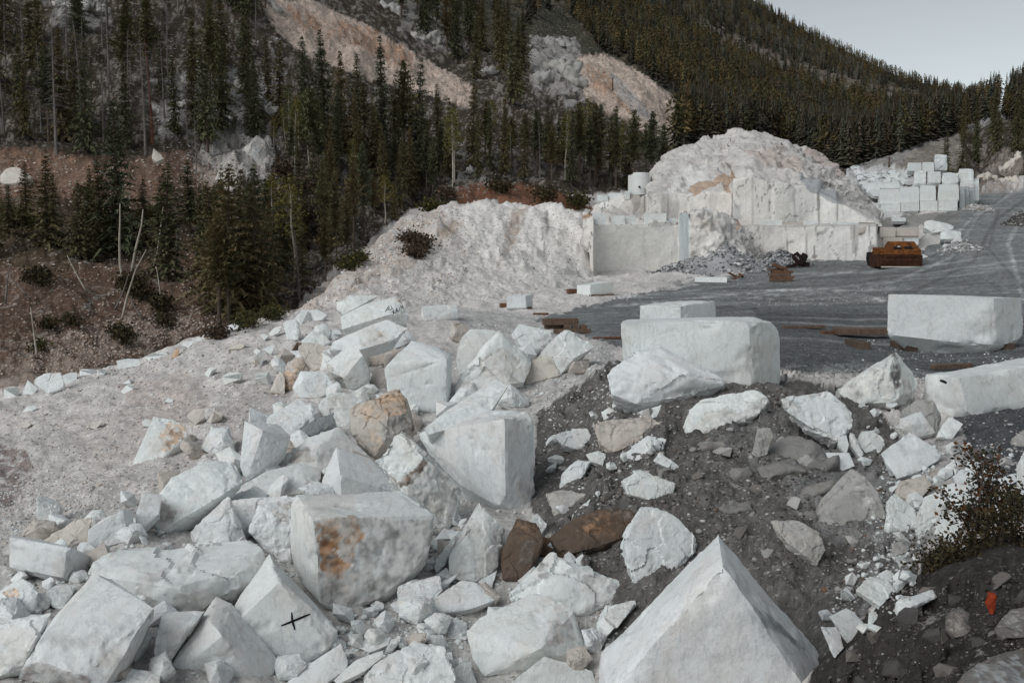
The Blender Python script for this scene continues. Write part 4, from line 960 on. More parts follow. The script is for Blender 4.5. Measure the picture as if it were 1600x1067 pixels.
B('Z2', [(1010,840,.1),(1080,800,.3),(1110,830,.2),(1100,870,0),(1020,865,0)], 'small rock beside the smooth block with the beige face', .3, 'rough')
B('Z2', [(950,420,.2),(1000,360,.3),(1060,380,.3),(1050,410,.1),(970,412,0)], 'curved pale plate in the gap under the tall squared block', .25, 'rough')
B('Z2', [(950,520,.1),(1030,420,.3),(1055,415,.3),(1010,520,.1),(965,570,0)], 'narrow upright shard in the gap left of the leaning rock', .25, 'rough')
B('Z2', [(1040,1000,.1),(1110,960,.2),(1165,1100,.1),(1010,1100,0)], 'small pale corner of stone at the bottom edge', .4, 'rough')
B('Z3', [(415,850,.2),(450,790,.4),(555,768,.4),(562,790,.3),(490,862,.05),(430,922,0)], 'broken white stone in the cleft left of the huge pyramid', .4, 'rough')
B('Z3', [(440,830,.1),(480,790,.3),(555,772,.3),(545,800,.2),(490,868,0)], 'thin plate over the broken stone beside the huge pyramid', .2, 'rough', dz=-.2)
B('Z3', [(50,1110,0),(230,968,.4),(400,1022,.4),(440,1110,.2)], 'low white rock at the bottom edge left of the huge pyramid', .7, 'sawn')
B('Z3', [(300,610,.1),(320,595,.2),(342,620,.15),(335,645,0),(305,640,0)], 'upright pale pebble on the grey veined slab', .15, 'rough')
B('Z3', [(340,625,.1),(365,605,.2),(397,620,.2),(390,640,0),(345,645,0)], 'small faceted stone right of the upright pale pebble', .2, 'rough')
# ---- gully at the right
B('Z4', [(125,430,.3),(240,430,.4),(330,480,.3),(352,550,.2),(325,613,0),(200,520,.05)], 'speckled dusty slab sunk in the spoil right of the huge pyramid', .4, 'rough', 'm')
B('Z4', [(330,345,.5),(460,220,.9),(540,290,.7),(592,400,.5),(560,480,.3),(430,585,0),(340,480,.1),(300,415,.2)], 'great grey dusty sheet of rock bedded in the spoil', .7, 'rough', 'g', stains=[S([(460,230),(530,280),(590,400),(560,470),(500,420),(470,330)], 'm', .6, 8)], Y=13.9)
B('Z4', [(620,325,.4),(707,390,.3),(712,462,.1),(640,477,0),(588,430,.05),(585,360,.2)], 'clean white rock in the middle of the gully', .5, 'rough')
B('Z4', [(640,280,.2),(740,250,.4),(772,300,.2),(700,367,0),(618,330,.05)], 'dusty pale rock under the square flat slab', .5, 'rough', 'y')
B('Z4', [(790,240,.2),(850,195,.3),(863,220,.2),(820,287,0),(768,290,.05)], 'narrow white rock right of the square flat slab', .4, 'rough')
B('Z4', [(735,340,.3),(800,335,.3),(827,380,.2),(770,482,0),(715,502,0),(708,400,.1)], 'upright split rock in the gully left of the bush', .5, 'rough')
B('Z4', [(800,420,.2),(890,383,.4),(907,430,.3),(850,515,0),(772,482,.05)], 'smooth white slab leaning left of the bush', .5, 'sawn')
B('Z4', [(800,300,.3),(860,282,.4),(922,300,.3),(900,355,.1),(820,355,0)], 'white block among the gully rubble behind the bush', .5, 'sawn')
B('Z4', [(845,260,.2),(880,238,.3),(925,255,.2),(900,290,0),(860,285,0)], 'small white rock above the gully block', .3, 'rough')
B('Z4', [(930,260,.2),(985,240,.3),(1000,275,.2),(960,295,0)], 'small white rock right of the gully block', .3, 'rough')
B('Z4', [(1020,270,.2),(1080,250,.3),(1105,275,.2),(1050,300,0)], 'white rock at the right end of the gully rubble', .3, 'rough')
B('Z4', [(520,650,.3),(600,663,.3),(617,700,.2),(570,770,0),(468,700,.1)], 'flat jagged white rock on the gully floor', .35, 'rough')
B('Z4', [(630,745,.2),(770,698,.4),(787,730,.3),(690,762,.1),(635,812,0)], 'ribbed white slab against the dark near bank', .35, 'layer')
B('Z4', [(363,805,.2),(430,773,.4),(465,790,.35),(522,860,.2),(445,903,0),(405,852,.1)], 'smooth white rock at the foot of the huge pyramid', .4, 'sawn')
B('Z4', [(518,790,.2),(570,783,.25),(587,830,.1),(550,867,0),(515,850,.05)], 'small cube of marble at the edge of the dark near bank', .3, 'sawn')
B('Z4', [(330,845,.2),(400,848,.3),(420,930,.1),(390,965,0)], 'bluish rock in shade beside the huge pyramid', .4, 'rough')
B('Z4', [(425,650,.15),(455,632,.2),(475,655,.15),(460,685,0),(430,680,0)], 'small white stone left of the flat jagged rock', .2, 'rough')
B('Z4', [(418,700,.1),(430,690,.15),(467,735,.05),(450,745,0)], 'tiny white sliver left of the flat jagged rock', .1, 'rough')
B('Z4', [(555,640,.15),(590,622,.2),(617,640,.15),(605,665,0),(565,658,0)], 'small white stone above the flat jagged rock', .2, 'rough')
B('Z4', [(610,650,.15),(640,622,.2),(655,650,.15),(625,690,0)], 'small square stone right of the flat jagged rock', .2, 'sawn')
B('Z4', [(625,580,.15),(660,568,.2),(675,600,.15),(640,612,0)], 'small white stone below the clean white gully rock', .2, 'rough')
B('Z4', [(610,480,.1),(640,475,.15),(685,520,.1),(675,538,0),(640,500,0)], 'pale curved shard below the clean white gully rock', .15, 'rough')
B('Z4', [(605,520,.1),(640,510,.2),(680,540,.15),(660,570,0),(612,575,0)], 'grey stone below the pale curved shard', .25, 'rough', 'g')
B('Z4', [(690,650,.1),(730,560,.3),(800,520,.4),(850,560,.3),(830,700,0),(720,705,0)], 'grey boulder at the left foot of the bush', .6, 'rough', 'd', Y=9.6)
B('Z4', [(820,800,.1),(870,768,.25),(922,800,.2),(915,872,0),(860,888,0),(822,850,.05)], 'tan grey stone on the near bank left of the orange scrap', .4, 'rough', 'd', stains=[S([(830,800),(880,780),(900,850),(850,870)], 'gp', .5, 6)])
B('Z4', [(1015,845,.1),(1070,778,.3),(1160,768,.3),(1160,885,0),(1050,892,0)], 'grey brown stone at the right edge of the near bank', .5, 'rough', 'd', stains=[S([(1020,840),(1070,790),(1130,800),(1100,870)], 'g', .5, 8)])
B('Z4', [(830,1100,0),(950,988,.2),(1060,933,.4),(1200,915,.5),(1200,1110,0)], 'blue grey speckled boulder in the bottom right corner', .9, 'rough', 'd', stains=[S([(850,1090),(950,1000),(1100,940),(1150,1100)], 'k', .55, 14)])
B('Z4', [(800,860,.05),(825,850,.1),(835,905,.05),(805,915,0)], 'small grey brown stone below the tan grey stone', .15, 'rough', 'd')
B('Z4', [(1115,180,.1),(1135,140,.3),(1180,130,.3),(1180,380,0),(1120,370,0)], 'white block face just entering at the right edge above the bush', .6, 'sawn', Y=11.5)
B('Z4', [(1075,110,.3),(1130,75,.5),(1170,90,.4),(1150,150,.1),(1090,140,0)], 'grey white lump on the dark bank at the right edge', .5, 'rough', 'g')
EM = 'grey rocks bedded in the dark spoil'
for (u, v, w, h, tn) in [(1215,700,30,18,'g'),(1260,720,34,20,'g'),(1300,760,30,24,'g'),(1180,760,22,14,'d'),(1240,780,26,16,'g'),(1090,740,20,12,'d'),(1130,700,24,12,'g'),(1060,790,18,12,'d'),(1160,830,22,14,'d'),(1200,860,18,10,'g'),(1330,840,26,16,'g'),(1290,860,16,10,'d'),(1010,640,18,10,'g'),(900,690,14,9,'g'),(950,770,18,12,'d'),(880,730,14,9,'g'),(1370,800,20,20,'g'),(1350,880,18,12,'d'),(1100,660,26,10,'m'),(1180,640,30,12,'m'),(1250,650,24,14,'g'),(1195,725,66,46,'q'),(1290,705,78,50,'q'),(1320,760,70,60,'q'),(1140,790,46,24,'q'),(1110,690,40,24,'q'),(1330,790,56,44,'q'),(1270,800,40,26,'q'),(1040,730,34,16,'q'),(1530,700,22,16,'d'),(1570,720,20,14,'g'),(1500,660,18,10,'d'),(940,830,18,12,'br'),(820,840,16,14,'br')]:
    lump(u, v, w * .8, h * .8, 'grey or brown rock half bedded in the dark spoil', tn, 'bedded_rock', 'rock', EM, .55 if w < 30 else .62, 'rough', 1 if w < 30 else 5)
NB = 'dark stones on the near bank'
for (u, v, w, h) in [(1330,1020,18,12),(1370,990,16,12),(1420,960,22,14),(1460,990,18,13),(1400,1040,26,18),(1480,1040,22,16),(1490,930,18,12),(1560,900,26,14),(1590,930,20,16),(1530,1000,16,10),(1450,920,14,8),(1580,985,22,14),(1350,1060,20,12),(1510,970,12,9)]:
    lump(u, v, w * 1.1, h * 1.1, 'dark brown stone bedded in the near bank', 'd' if rng.random() < .4 else 'x', 'bank_stone', 'stone', NB, .5)
# ---- scree slope at the left
B('Y4', [(690,866,.4),(775,880,.5),(837,905,.5),(842,960,.3),(740,1055,0),(595,1085,0),(640,980,.15)], 'isolated white block with a rust brown end on the scree', .9, 'sawn', stains=[S([(770,890),(835,905),(835,960),(750,1030),(715,1000),(730,940)], 't', .85, 4), S([(780,920),(830,930),(790,990),(750,1000)], 'n', .4, 4)])
SC = 'stones strewn along the crest of the scree'
for pts, lb in [
  ([(525,615,.2),(575,606,.5),(630,608,.5),(633,637,.2),(530,656,0)], 'squared pale block on the scree crest, second sawn one from the left'),
  ([(155,700,.2),(200,672,.4),(272,665,.4),(292,735,.1),(215,763,0),(150,715,.1)], 'large bluish block in the cluster at the left end of the crest'),
  ([(15,740,.1),(60,732,.3),(82,735,.3),(82,782,0),(20,786,0)], 'square pale block at the left picture edge on the crest'),
  ([(95,772,.0),(125,703,.3),(174,745,.2),(150,768,0)], 'triangular block left of the large bluish crest block'),
  ([(275,685,.1),(320,668,.4),(347,670,.4),(345,712,.1),(290,718,0)], 'flat topped block right of the large bluish crest block'),
  ([(358,660,.1),(370,652,.3),(430,655,.3),(432,682,0),(360,684,0)], 'low rectangular block in the crest row behind the fallen log'),
  ([(435,658,.1),(450,651,.2),(482,658,.2),(470,678,0),(438,680,0)], 'small rounded block ending the crest row at left'),
  ([(945,500,.0),(975,480,.3),(1055,447,.5),(1080,455,.4),(1070,472,.1),(960,508,0)], 'long thin white slab on the crest near the trees'),
  ([(1112,460,.1),(1135,432,.3),(1185,422,.4),(1197,430,.3),(1150,465,0)], 'cream boulder on the crest right of the long thin slab'),
  ([(815,545,.1),(840,528,.3),(875,528,.2),(850,560,0)], 'pale block on the crest left of the long thin slab'),
  ([(870,525,.1),(890,512,.3),(925,515,.2),(900,530,0)], 'small flat block between two crest slabs'),
  ([(650,600,.1),(690,582,.3),(740,578,.3),(760,590,.1),(670,615,0)], 'broken white rubble block right of the squared crest block'),
  ([(1210,495,.1),(1235,468,.3),(1272,458,.3),(1255,490,.1),(1225,505,0)], 'pale boulder low on the crest near the pile'),
  ([(1025,565,.1),(1060,545,.3),(1112,535,.3),(1090,560,.1),(1050,575,0)], 'flat cream stone on the scree below the long thin slab'),
  ([(1030,550,.1),(1050,535,.2),(1088,530,.2),(1060,548,0)], 'thin grey plate touching the flat cream stone'),
  ([(1140,620,.1),(1165,577,.3),(1195,590,.2),(1175,640,0)], 'upright stone with an orange side on the scree'),
  ([(995,690,.1),(1030,668,.3),(1095,670,.3),(1080,700,.1),(1010,725,0)], 'low white rock in the middle of the upper scree'),
  ([(1180,560,.1),(1210,545,.2),(1240,548,.2),(1220,590,0)], 'small pale stone right of the orange sided one'),
  ([(1170,500,.1),(1190,492,.2),(1210,505,.1),(1190,525,0)], 'small pale round stone near the pale crest boulder'),
  ([(543,755,.05),(570,725,.2),(605,720,.2),(600,745,.05),(560,765,0)], 'white stone with a shadow in the middle of the left scree'),
  ([(550,720,.1),(580,700,.2),(605,705,.2),(590,718,0)], 'grey flat stone just above the shadowed white stone'),
  ([(740,800,.05),(755,785,.1),(785,790,.1),(775,805,0)], 'small white chip on the scree below the crest'),
  ([(840,865,.1),(870,835,.3),(920,830,.3),(925,870,.2),(880,905,0)], 'dusty boulder above the isolated rust ended block'),
  ([(930,890,.1),(965,845,.3),(1002,848,.3),(1000,870,.1),(950,895,0)], 'pale flat rock right of the dusty boulder'),
  ([(640,890,.05),(655,876,.15),(685,885,.1),(675,915,0),(645,908,0)], 'small round pale stone left of the rust ended block'),
  ([(820,960,.1),(850,945,.2),(885,955,.2),(870,985,0),(825,990,0)], 'dusty rock right of the rust ended block'),
  ([(70,905,.05),(100,890,.15),(145,900,.1),(120,918,0),(80,918,0)], 'low beige stone at the left of the scree'),
  ([(100,850,.0),(120,820,.2),(165,815,.2),(160,835,.0)], 'flat pale plate at the far left of the scree'),
  ([(385,915,.05),(420,890,.2),(470,885,.2),(430,922,0)], 'flat dusty plate in the middle of the lower scree'),
  ([(970,960,.05),(990,950,.15),(1005,965,.1),(985,975,0)], 'small grey stone right of the dusty rock'),
  ([(1140,575,.1),(1155,560,.2),(1175,575,.1),(1160,590,0)], 'little grey stone above the orange sided one'),
]:
    stn = []
    if 'orange side' in lb: stn = [S([(1135,590),(1165,590),(1175,640),(1140,640)], 't', .9, 2)]
    B('Y4', pts, lb, .6, 'sawn' if 'squared' in lb or 'rectangular' in lb else 'rough', 'b' if ('cream' in lb or 'beige' in lb or 'dusty' in lb) else 'w', stains=stn, name='scree_stone', cat='stone', group=SC)
B('Y4', [(770,600,.05),(785,575,.2),(807,555,.2),(805,590,.1),(785,605,0)], 'rusty tan stone on the scree crest', .4, 'rough', 't', name='scree_stone', cat='stone', group=SC)
# ---- rocks on the wooded hillside
B('I', [(237,245,.3),(240,232,.5),(250,240,.5),(255,248,.4),(245,253,0),(238,250,0)], 'cream boulder on the red bank below the red trunk', 1, 'rough', 'b', name='hillside_boulder', cat='boulder', Y=88)
B('I', [(0,275,.3),(10,262,.8),(30,262,1),(50,276,1),(42,286,0),(0,288,0)], 'pink beige rock face at the far left edge of the hillside', 3, 'rough', 'b', name='hillside_boulder', cat='boulder')
B('I', [(392,225,1),(402,210,3),(418,222,3),(424,245,3),(420,262,1),(380,262,0),(372,240,1)], 'big pale outcrop among the trees on the left hillside', 5, 'rough', 'm', name='hillside_boulder', cat='boulder', stains=[S([(375,215),(390,210),(392,230),(375,235)], 'b', .8, 3), S([(370,245),(395,250),(390,262),(372,262)], 'b', .8, 3), S([(395,225),(405,222),(405,240),(396,245)], 'k', .6, 3)])
B('I', [(335,280,.5),(345,262,1.5),(372,268,2),(378,290,1.5),(365,303,0),(340,292,0)], 'cream outcrop below the big pale outcrop', 4, 'rough', 'b', name='hillside_boulder', cat='boulder')
for (u, v, w, h, tn, lb) in [(424,8,12,14,'m','grey white crag at the top edge left of the pink slide'),(865,95,24,28,'g','tall grey crag between the two slides'),(900,120,14,30,'g','steep grey rib beside the second slide'),(840,120,14,20,'g','lower grey crag left of the tall one'),(885,70,14,10,'g','broken grey crag top between the slides'),(150,18,22,18,'m','grey crag at the top left edge'),(100,5,14,10,'m','small grey crag at the very top left'),
  (300,130,20,14,'m','grey broken outcrop in the wood at upper left'),(338,150,22,16,'m','larger grey outcrop left of the aspens'),(380,130,16,18,'m','grey outcrop under the head of the slide'),(290,165,18,10,'m','low grey outcrop above the red trunked tree'),(415,165,18,14,'m','pale outcrop just above the big one'),(330,190,16,9,'b','beige outcrop left of the big pale one'),
  (660,55,18,16,'m','grey crag above the middle of the slide'),(620,15,20,14,'m','grey crag in the wood above the slide'),(760,110,14,10,'m','grey outcrop at the end of the pink slide'),(700,250,16,8,'m','pale broken rock among the pines below the slide'),(730,270,18,8,'m','pale broken rock above the red cut bank'),(1558,275,20,18,'b','ribbed brownish outcrop beside the haul road'),(1580,255,14,14,'b','upper part of the ribbed outcrop by the haul road'),(1575,160,10,12,'w','white crag high on the right slope'),(1596,150,6,10,'w','white crag at the right edge high on the slope')]:
    lump(u, v, w * 1.25, h * .9, lb, tn, 'rock_outcrop', 'outcrop', None, .45, 'crag', 6)
# ---- far stacks at the right
FS = 'sawn blocks stacked by the haul road'
def box5(x0, y0, x1, y1, lb, d=2.4, top=14, Y=112, tint='w', style='sawn', skew=0, grp=FS):
    w = x1 - x0
    return B('Z5', [(x0,y0+skew,0),(x1,y0,0),(x0,y1+skew,0),(x1,y1,0),(x0+w*.03,y0-top+skew,d),(x1-w*.03,y0-top,d)], lb, d*1.2, style, tint, Y=Y, name='sawn_block', cat='block', group=grp, vox=.0016)
for i, (a, b, c, d, sk) in enumerate([(340,436,476,492,10),(480,426,606,486,6),(612,418,734,488,0),(740,416,872,486,0)]):
    box5(a, b, c, d, ['leftmost block of the bottom row in the far stack', 'second block of the bottom row in the far stack', 'third block of the bottom row in the far stack', 'fourth bottom row block in the far stack, with a dark X'][i], skew=sk, top=3)
for i, (a, b, c, d, sk) in enumerate([(330,375,470,436,4),(470,360,605,424,6),(610,352,722,414,0),(738,345,882,412,0)]):
    box5(a, b, c, d, ['leftmost block of the upper row in the far stack', 'second block of the upper row in the far stack', 'third upper row block in the far stack, beside a dark cleft', 'rightmost front block of the upper row in the far stack'][i], skew=sk, top=40, d=3.5, Y=112.3)
box5(888, 370, 922, 482, 'bluish tall block at the corner of the far stack', Y=113, tint='k', top=50)
box5(922, 375, 950, 470, 'bluish narrow block second from the corner of the far stack', Y=114.5, tint='k', top=60)
box5(950, 345, 985, 450, 'bluish narrow block third from the corner of the far stack', Y=116, tint='k', top=50)
box5(985, 300, 1022, 415, 'pale block at the right end of the far stack', Y=118, top=38)
box5(890, 300, 985, 345, 'pale block above the bluish ones at the far stack corner', Y=117, top=38)
box5(880, 225, 985, 280, 'topmost rounded block at the right of the far stack', Y=119, top=28, style='rough')
box5(765, 245, 880, 300, 'block with a dark slot on the upper right of the far stack', Y=117, top=22, style='rough')
box5(665, 215, 755, 292, 'squared block in the middle of the far stack top', Y=117, top=0)
box5(570, 225, 655, 300, 'tilted block left of the middle on the far stack top', Y=117, top=15, style='rough')
box5(525, 165, 622, 210, 'pale block at the upper back of the far stack', Y=122, top=12)
box5(628, 160, 708, 215, 'rounded drum like block at the upper back of the far stack', Y=122, top=10)
box5(715, 110, 800, 205, 'rough white mass behind the far stack by the pole', Y=126, top=14, style='rough')
box5(265, 300, 470, 330, 'long low block at the left of the far stack top', Y=118, top=14)
LS = 'blocks of the low stack behind the rusty machine'
box5(188, 598, 316, 640, 'overhanging flat block at the left of the low stack', Y=84, top=12, grp=LS, style='rough', tint='y')
box5(332, 610, 442, 668, 'upper block left of centre in the low stack', Y=86, top=10, grp=LS, tint='y')
box5(446, 612, 606, 660, 'upper long block in the low stack', Y=86.3, top=10, grp=LS, tint='y')
box5(357, 672, 490, 742, 'lower block behind the dark bucket in the low stack', Y=86, top=2, grp=LS, tint='y')
box5(255, 650, 355, 828, 'tall lower block at the left of the low stack', Y=86.2, top=4, grp=LS, tint='m')
box5(496, 668, 602, 720, 'lower block right of centre in the low stack', Y=86.5, top=4, grp=LS)
box5(232, 775, 275, 830, 'small pale block on the ground at the left of the low stack', Y=84, top=4, grp=LS)
box5(415, 540, 514, 560, 'thin slab lying above the low stack', Y=100, top=6, grp=LS, d=2)
for pts, lb, Yv in [
  ([(640,560,1.5),(700,548,2),(850,590,2),(855,612,1),(700,640,0),(640,600,.5)], 'broad flat slab on top of the low stack at right', 88),
  ([(750,640,.5),(790,618,1.5),(900,630,1.5),(902,690,.5),(830,680,0),(752,685,0)], 'blocky rock at the right end of the low stack', 87),
  ([(830,700,.3),(850,680,1),(902,690,1),(905,755,.3),(840,765,0)], 'pale rock below the right end of the low stack', 86),
  ([(750,760,.2),(780,715,1),(825,720,1),(832,775,.3),(790,785,0)], 'rounded white rock at the foot of the low stack', 85),
  ([(600,690,.5),(660,640,1.5),(750,650,1.5),(760,720,.5),(680,750,0),(590,750,0)], 'grey rubble rock in the middle of the low stack', 87),
  ([(612,790,.8),(640,790,1.4),(695,815,.8),(690,845,.2),(625,858,0)], 'white slab on the ground right of the rusty machine', 80),
  ([(710,830,.2),(730,806,.8),(778,815,.7),(770,835,.1),(715,846,0)], 'oval white stone on the ground right of the white slab', 80),
  ([(880,760,.2),(920,780,.5),(935,810,.3),(900,815,0)], 'small white stone at the right foot of the low stack', 82)]:
    B('Z5', pts, lb, 2, 'rough', 'm' if 'grey' in lb else 'w', Y=Yv, name='quarry_rock', cat='rock', group=LS, vox=.0016)
# blocks along the quarry ledges
LD = 'blocks left on the quarry ledges'
def boxu(u0, v0, u1, v1, Y, lb, d=1.2, top=1.5, tint='w', style='sawn', grp=LD):
    return B('I', [(u0,v0,0),(u1,v0,0),(u0,v1,0),(u1,v1,0),(u0+.4,v0-top,d),(u1-.4,v0-top,d)], lb, d*1.3, style, tint, Y=Y, name='ledge_block', cat='block', group=grp, vox=.0016)
boxu(926, 335, 948, 353, 83.5, 'leftmost squared block on top of the cut quarry wall')
boxu(954, 338, 976, 353, 84, 'second block on top of the cut quarry wall')
boxu(977, 339, 994, 353, 84.5, 'third and smallest block on top of the cut quarry wall')
boxu(1006, 334.5, 1041, 353, 84.5, 'widest block on top of the cut quarry wall')
boxu(1041, 342, 1057, 353, 85, 'low rough block at the right end of the cut quarry wall', style='rough')
boxu(933, 306, 950, 314, 96.5, 'low flat block at the left end of the upper ledge', d=2)
boxu(951, 303, 973, 310, 97, 'long flat block left of the white tank', d=2)
boxu(976, 300, 984, 311, 96, 'small block at the foot of the white tank', d=1)
boxu(1101, 327, 1114, 333.5, 86, 'small white block at the top of the rubble slope')
boxu(1186, 345, 1222, 360, 87, 'wide pale block on the lower quarry ledge')
boxu(1222, 349, 1255, 361, 87, 'low cracked block on the lower quarry ledge', style='rough', tint='y')
boxu(1256, 347, 1279, 359, 86.6, 'squared block below the big seam on the lower ledge')
boxu(1298, 349, 1342, 359, 86, 'long low block near the right end of the lower ledge', style='rough')
boxu(1342, 349, 1368, 362, 85.5, 'overhanging block at the right end of the lower ledge', style='rough', tint='y')
# rubble field left of the far stack and along the upper road
RF = 'rubble blocks heaped left of the far stack'
for i in range(170):
    x = 110 + 430 * rng.random(); y = 215 + 150 * rng.random() ** 1.1
    if x < 140 + (y - 215) * .9 or x > 330 and y > 300: continue
    w = rng.uniform(12, 46) * (.7 + .5 * (y - 215) / 150); h = w * rng.uniform(.35, .7)
    a = rng.uniform(-.4, .4)
    pts = []
    for k_ in range(7):
        th = k_ / 7 * 6.283 + rng.uniform(-.3, .3)
        px, py = w * math.cos(th), h * math.sin(th)
        pts.append((x + px * math.cos(a) - py * math.sin(a), y + px * math.sin(a) + py * math.cos(a), .8 - .8 * math.sin(th)))
    B('Z5', pts, 'white broken block in the rubble heap left of the far stack', 1.5, 'rough', 'w', name='rubble_block', cat='block', group=RF, vox=.002, Y=126 - (y-215)*.07)
UR = 'white blocks lining the upper haul road'
for i, (u, v, Yv) in enumerate([(1336,262,150),(1350,252,158),(1366,245,165),(1383,239,172),(1399,232,180),(1414,228,188),(1430,222,196),(1446,217,204),(1460,213,214),(1474,208,222),(1490,203,232),(1505,196,240)]):
    w = rng.uniform(6, 9); h = rng.uniform(2.5, 4)
    yy_ = ray(u, v) or Yv
    B('I', [(u-w,v-h*.3,0),(u-w*.5,v-h,1.5),(u+w*.7,v-h*1.1,1.5),(u+w,v-h*.4,.5),(u+w*.8,v+h,0),(u-w*.8,v+h,0)], 'white block in the row along the edge of the upper haul road', 3, 'rough', 'w', name='road_edge_block', cat='block', group=UR, vox=.002, Y=yy_-1)
# smaller loose stones, one by one
LO = 'loose stones on the marble pile'
for i, (poly, n, s0, s1, tn, grp, lb) in enumerate([
   ([(520,960),(620,930),(700,960),(740,1000),(720,1067),(560,1067),(520,1010)], 40, 9, 24, 'w', 'small stones in the fine rubble right of the X block', 'small broken stone in the fine rubble right of the X block'),
   ([(620,850),(720,790),(760,870),(700,960),(640,920)], 16, 8, 20, 'w', 'small stones below the tall squared block', 'small broken stone in the gap below the tall squared block'),
   ([(1420,700),(1590,740),(1560,780),(1440,830),(1420,760)], 34, 7, 20, 'w', 'small white stones filling the right gully', 'small white stone filling the gully by the bush'),
   ([(1350,860),(1430,850),(1440,930),(1330,980),(1340,920)], 18, 5, 13, 'w', 'small white stones on the gully floor', 'small white stone on the gully floor'),
   ([(850,640),(960,600),(1050,680),(1000,760),(880,800),(850,720)], 20, 5, 16, 'w', 'pale stones dotted over the dark spoil', 'small pale stone dotted on the dark spoil'),
   ([(1340,630),(1440,650),(1400,720),(1350,690)], 14, 4, 12, 'w', 'pale stones below the black streaked boulder', 'small pale stone below the black streaked boulder'),
   ([(20,900),(130,830),(380,760),(420,850),(150,980),(20,1000)], 26, 8, 24, 'w', 'small stones among the lower left blocks', 'small stone wedged among the lower left blocks'),
   ([(380,600),(480,500),(760,560),(860,600),(700,660)], 26, 8, 20, 'w', 'small stones among the upper blocks of the pile', 'small stone wedged among the upper blocks of the pile'),
  ]):
    pa = np.array(poly); cnt = 0
    while cnt < n:
        u = rng.uniform(pa[:, 0].min(), pa[:, 0].max()); v = rng.uniform(pa[:, 1].min(), pa[:, 1].max())
        if not inpoly(np.array([u]), np.array([v]), poly)[0]: continue
        cnt += 1
        w = s0 + (s1 - s0) * rng.random() ** 2; h = w * rng.uniform(.45, .9); a = rng.uniform(-.8, .8)
        Yr = ray(u, min(v + h, 1080)); m = w * Yr / F
        pts = []
        for k_ in range(7):
            th = k_ / 7 * 6.283 + rng.uniform(-.4, .4)
            rr = rng.uniform(.75, 1.1)
            px, py = w * math.cos(th) * rr, h * math.sin(th) * rr
            pts.append((u + px * math.cos(a) - py * math.sin(a), v + px * math.sin(a) + py * math.cos(a), m * (.6 - .6 * math.sin(th))))
        cu = rng.uniform(-.3, .3)
        pts.append((u + w * cu, v - h * .1, -.1 * m))
        B('I', pts, lb, m * 1.2, 'rough', tn, name='loose_stone', cat='stone', group=grp, vox=.003)

# more of the pile: blocks that fill the spaces between the traced ones
FB = 'lesser blocks filling the pile'
FILL = [(270,760,34),(380,790,34),(180,900,34),(90,880,30),(300,900,36),(400,900,30),(250,960,30),(130,990,34),(20,960,32),(360,720,30),(450,700,30),(520,690,30),(620,690,28),(600,640,28),(700,700,26),(560,730,26),(500,770,28),(420,730,26),(200,780,24),(150,810,24),(300,700,24),(540,960,24),(500,980,24),(650,950,26),(720,880,24),(760,930,26),(800,1000,26),(830,900,24),(870,850,18),(580,550,26),(620,560,24),(520,560,24),(470,560,22),(680,600,26),(730,620,24),(780,570,26),(820,550,24),(440,640,22),(480,650,24),(400,660,24),(900,1030,26),(640,1040,24),(480,1050,28),(340,1050,30),(60,1010,30),(180,1050,30),(345,690,26),(420,700,22),(470,690,24),(560,620,30),(640,660,22),(700,640,24),(760,600,26),(800,620,28),(860,560,22),(900,570,20),
 (330,740,26),(250,800,24),(310,810,26),(200,830,26),(160,870,24),(120,900,22),(60,940,26),(230,890,22),(330,870,26),(400,820,28),(430,760,24),
 (520,740,22),(600,730,24),(660,740,22),(60,830,24),(95,815,20),(30,900,20),(280,1000,24),(210,960,22),(340,960,22),(250,1040,26),(450,1040,24),
 (560,1000,18),(600,970,20),(650,1000,22),(690,900,20),(730,930,20),(620,910,20),(760,860,18),(700,860,22),(850,880,20),(780,960,20),(930,1000,20),(900,920,20),
 (440,560,18),(500,520,20),(540,480,20),(640,530,20),(670,560,18),(720,520,22),(760,540,24),(560,560,20),(480,600,18),(330,580,14),(600,590,20),
 (1290,960,12),(1320,930,14),(1350,980,14),(1420,900,14),(1480,820,18),(1500,780,18),(1440,790,16),(1530,760,16),(1555,790,16),(1580,765,14),(1400,760,14),(1350,720,14),(1490,700,14),(1520,725,13),(1460,740,14),(1395,820,14),(1550,735,12)]
for i, (u, v, w) in enumerate(FILL):
    w = w * rng.uniform(.8, 1.3); h = w * rng.uniform(.55, .85); a = rng.uniform(-.7, .7)
    Yr = ray(u, min(v + h, 1080)); m = w * Yr / F
    ncr = 4 + i % 3; pts = []
    for k_ in range(ncr):
        th = (k_ + rng.uniform(-.28, .28)) / ncr * 6.283 + .5
        px, py = w * math.cos(th) * rng.uniform(.85, 1.15), h * math.sin(th) * rng.uniform(.85, 1.15)
        pts.append((u + px*math.cos(a) - py*math.sin(a), v + px*math.sin(a) + py*math.cos(a), m * (.7 - .7 * math.sin(th))))
    pts.append((u + w * rng.uniform(-.4, .4), v + h * rng.uniform(-.35, .1), -.1 * m))
    right = u > 1200
    B('I', pts, 'white angular rock among the gully rubble at the right' if right else 'plain white angular block filling a space in the marble pile', m * 1.4, 'rough' if i % 3 else 'sawn', 'w' if i % 5 else 'y',
      name='marble_rock', cat='rock', group='white rocks heaped in the right gully' if right else FB)

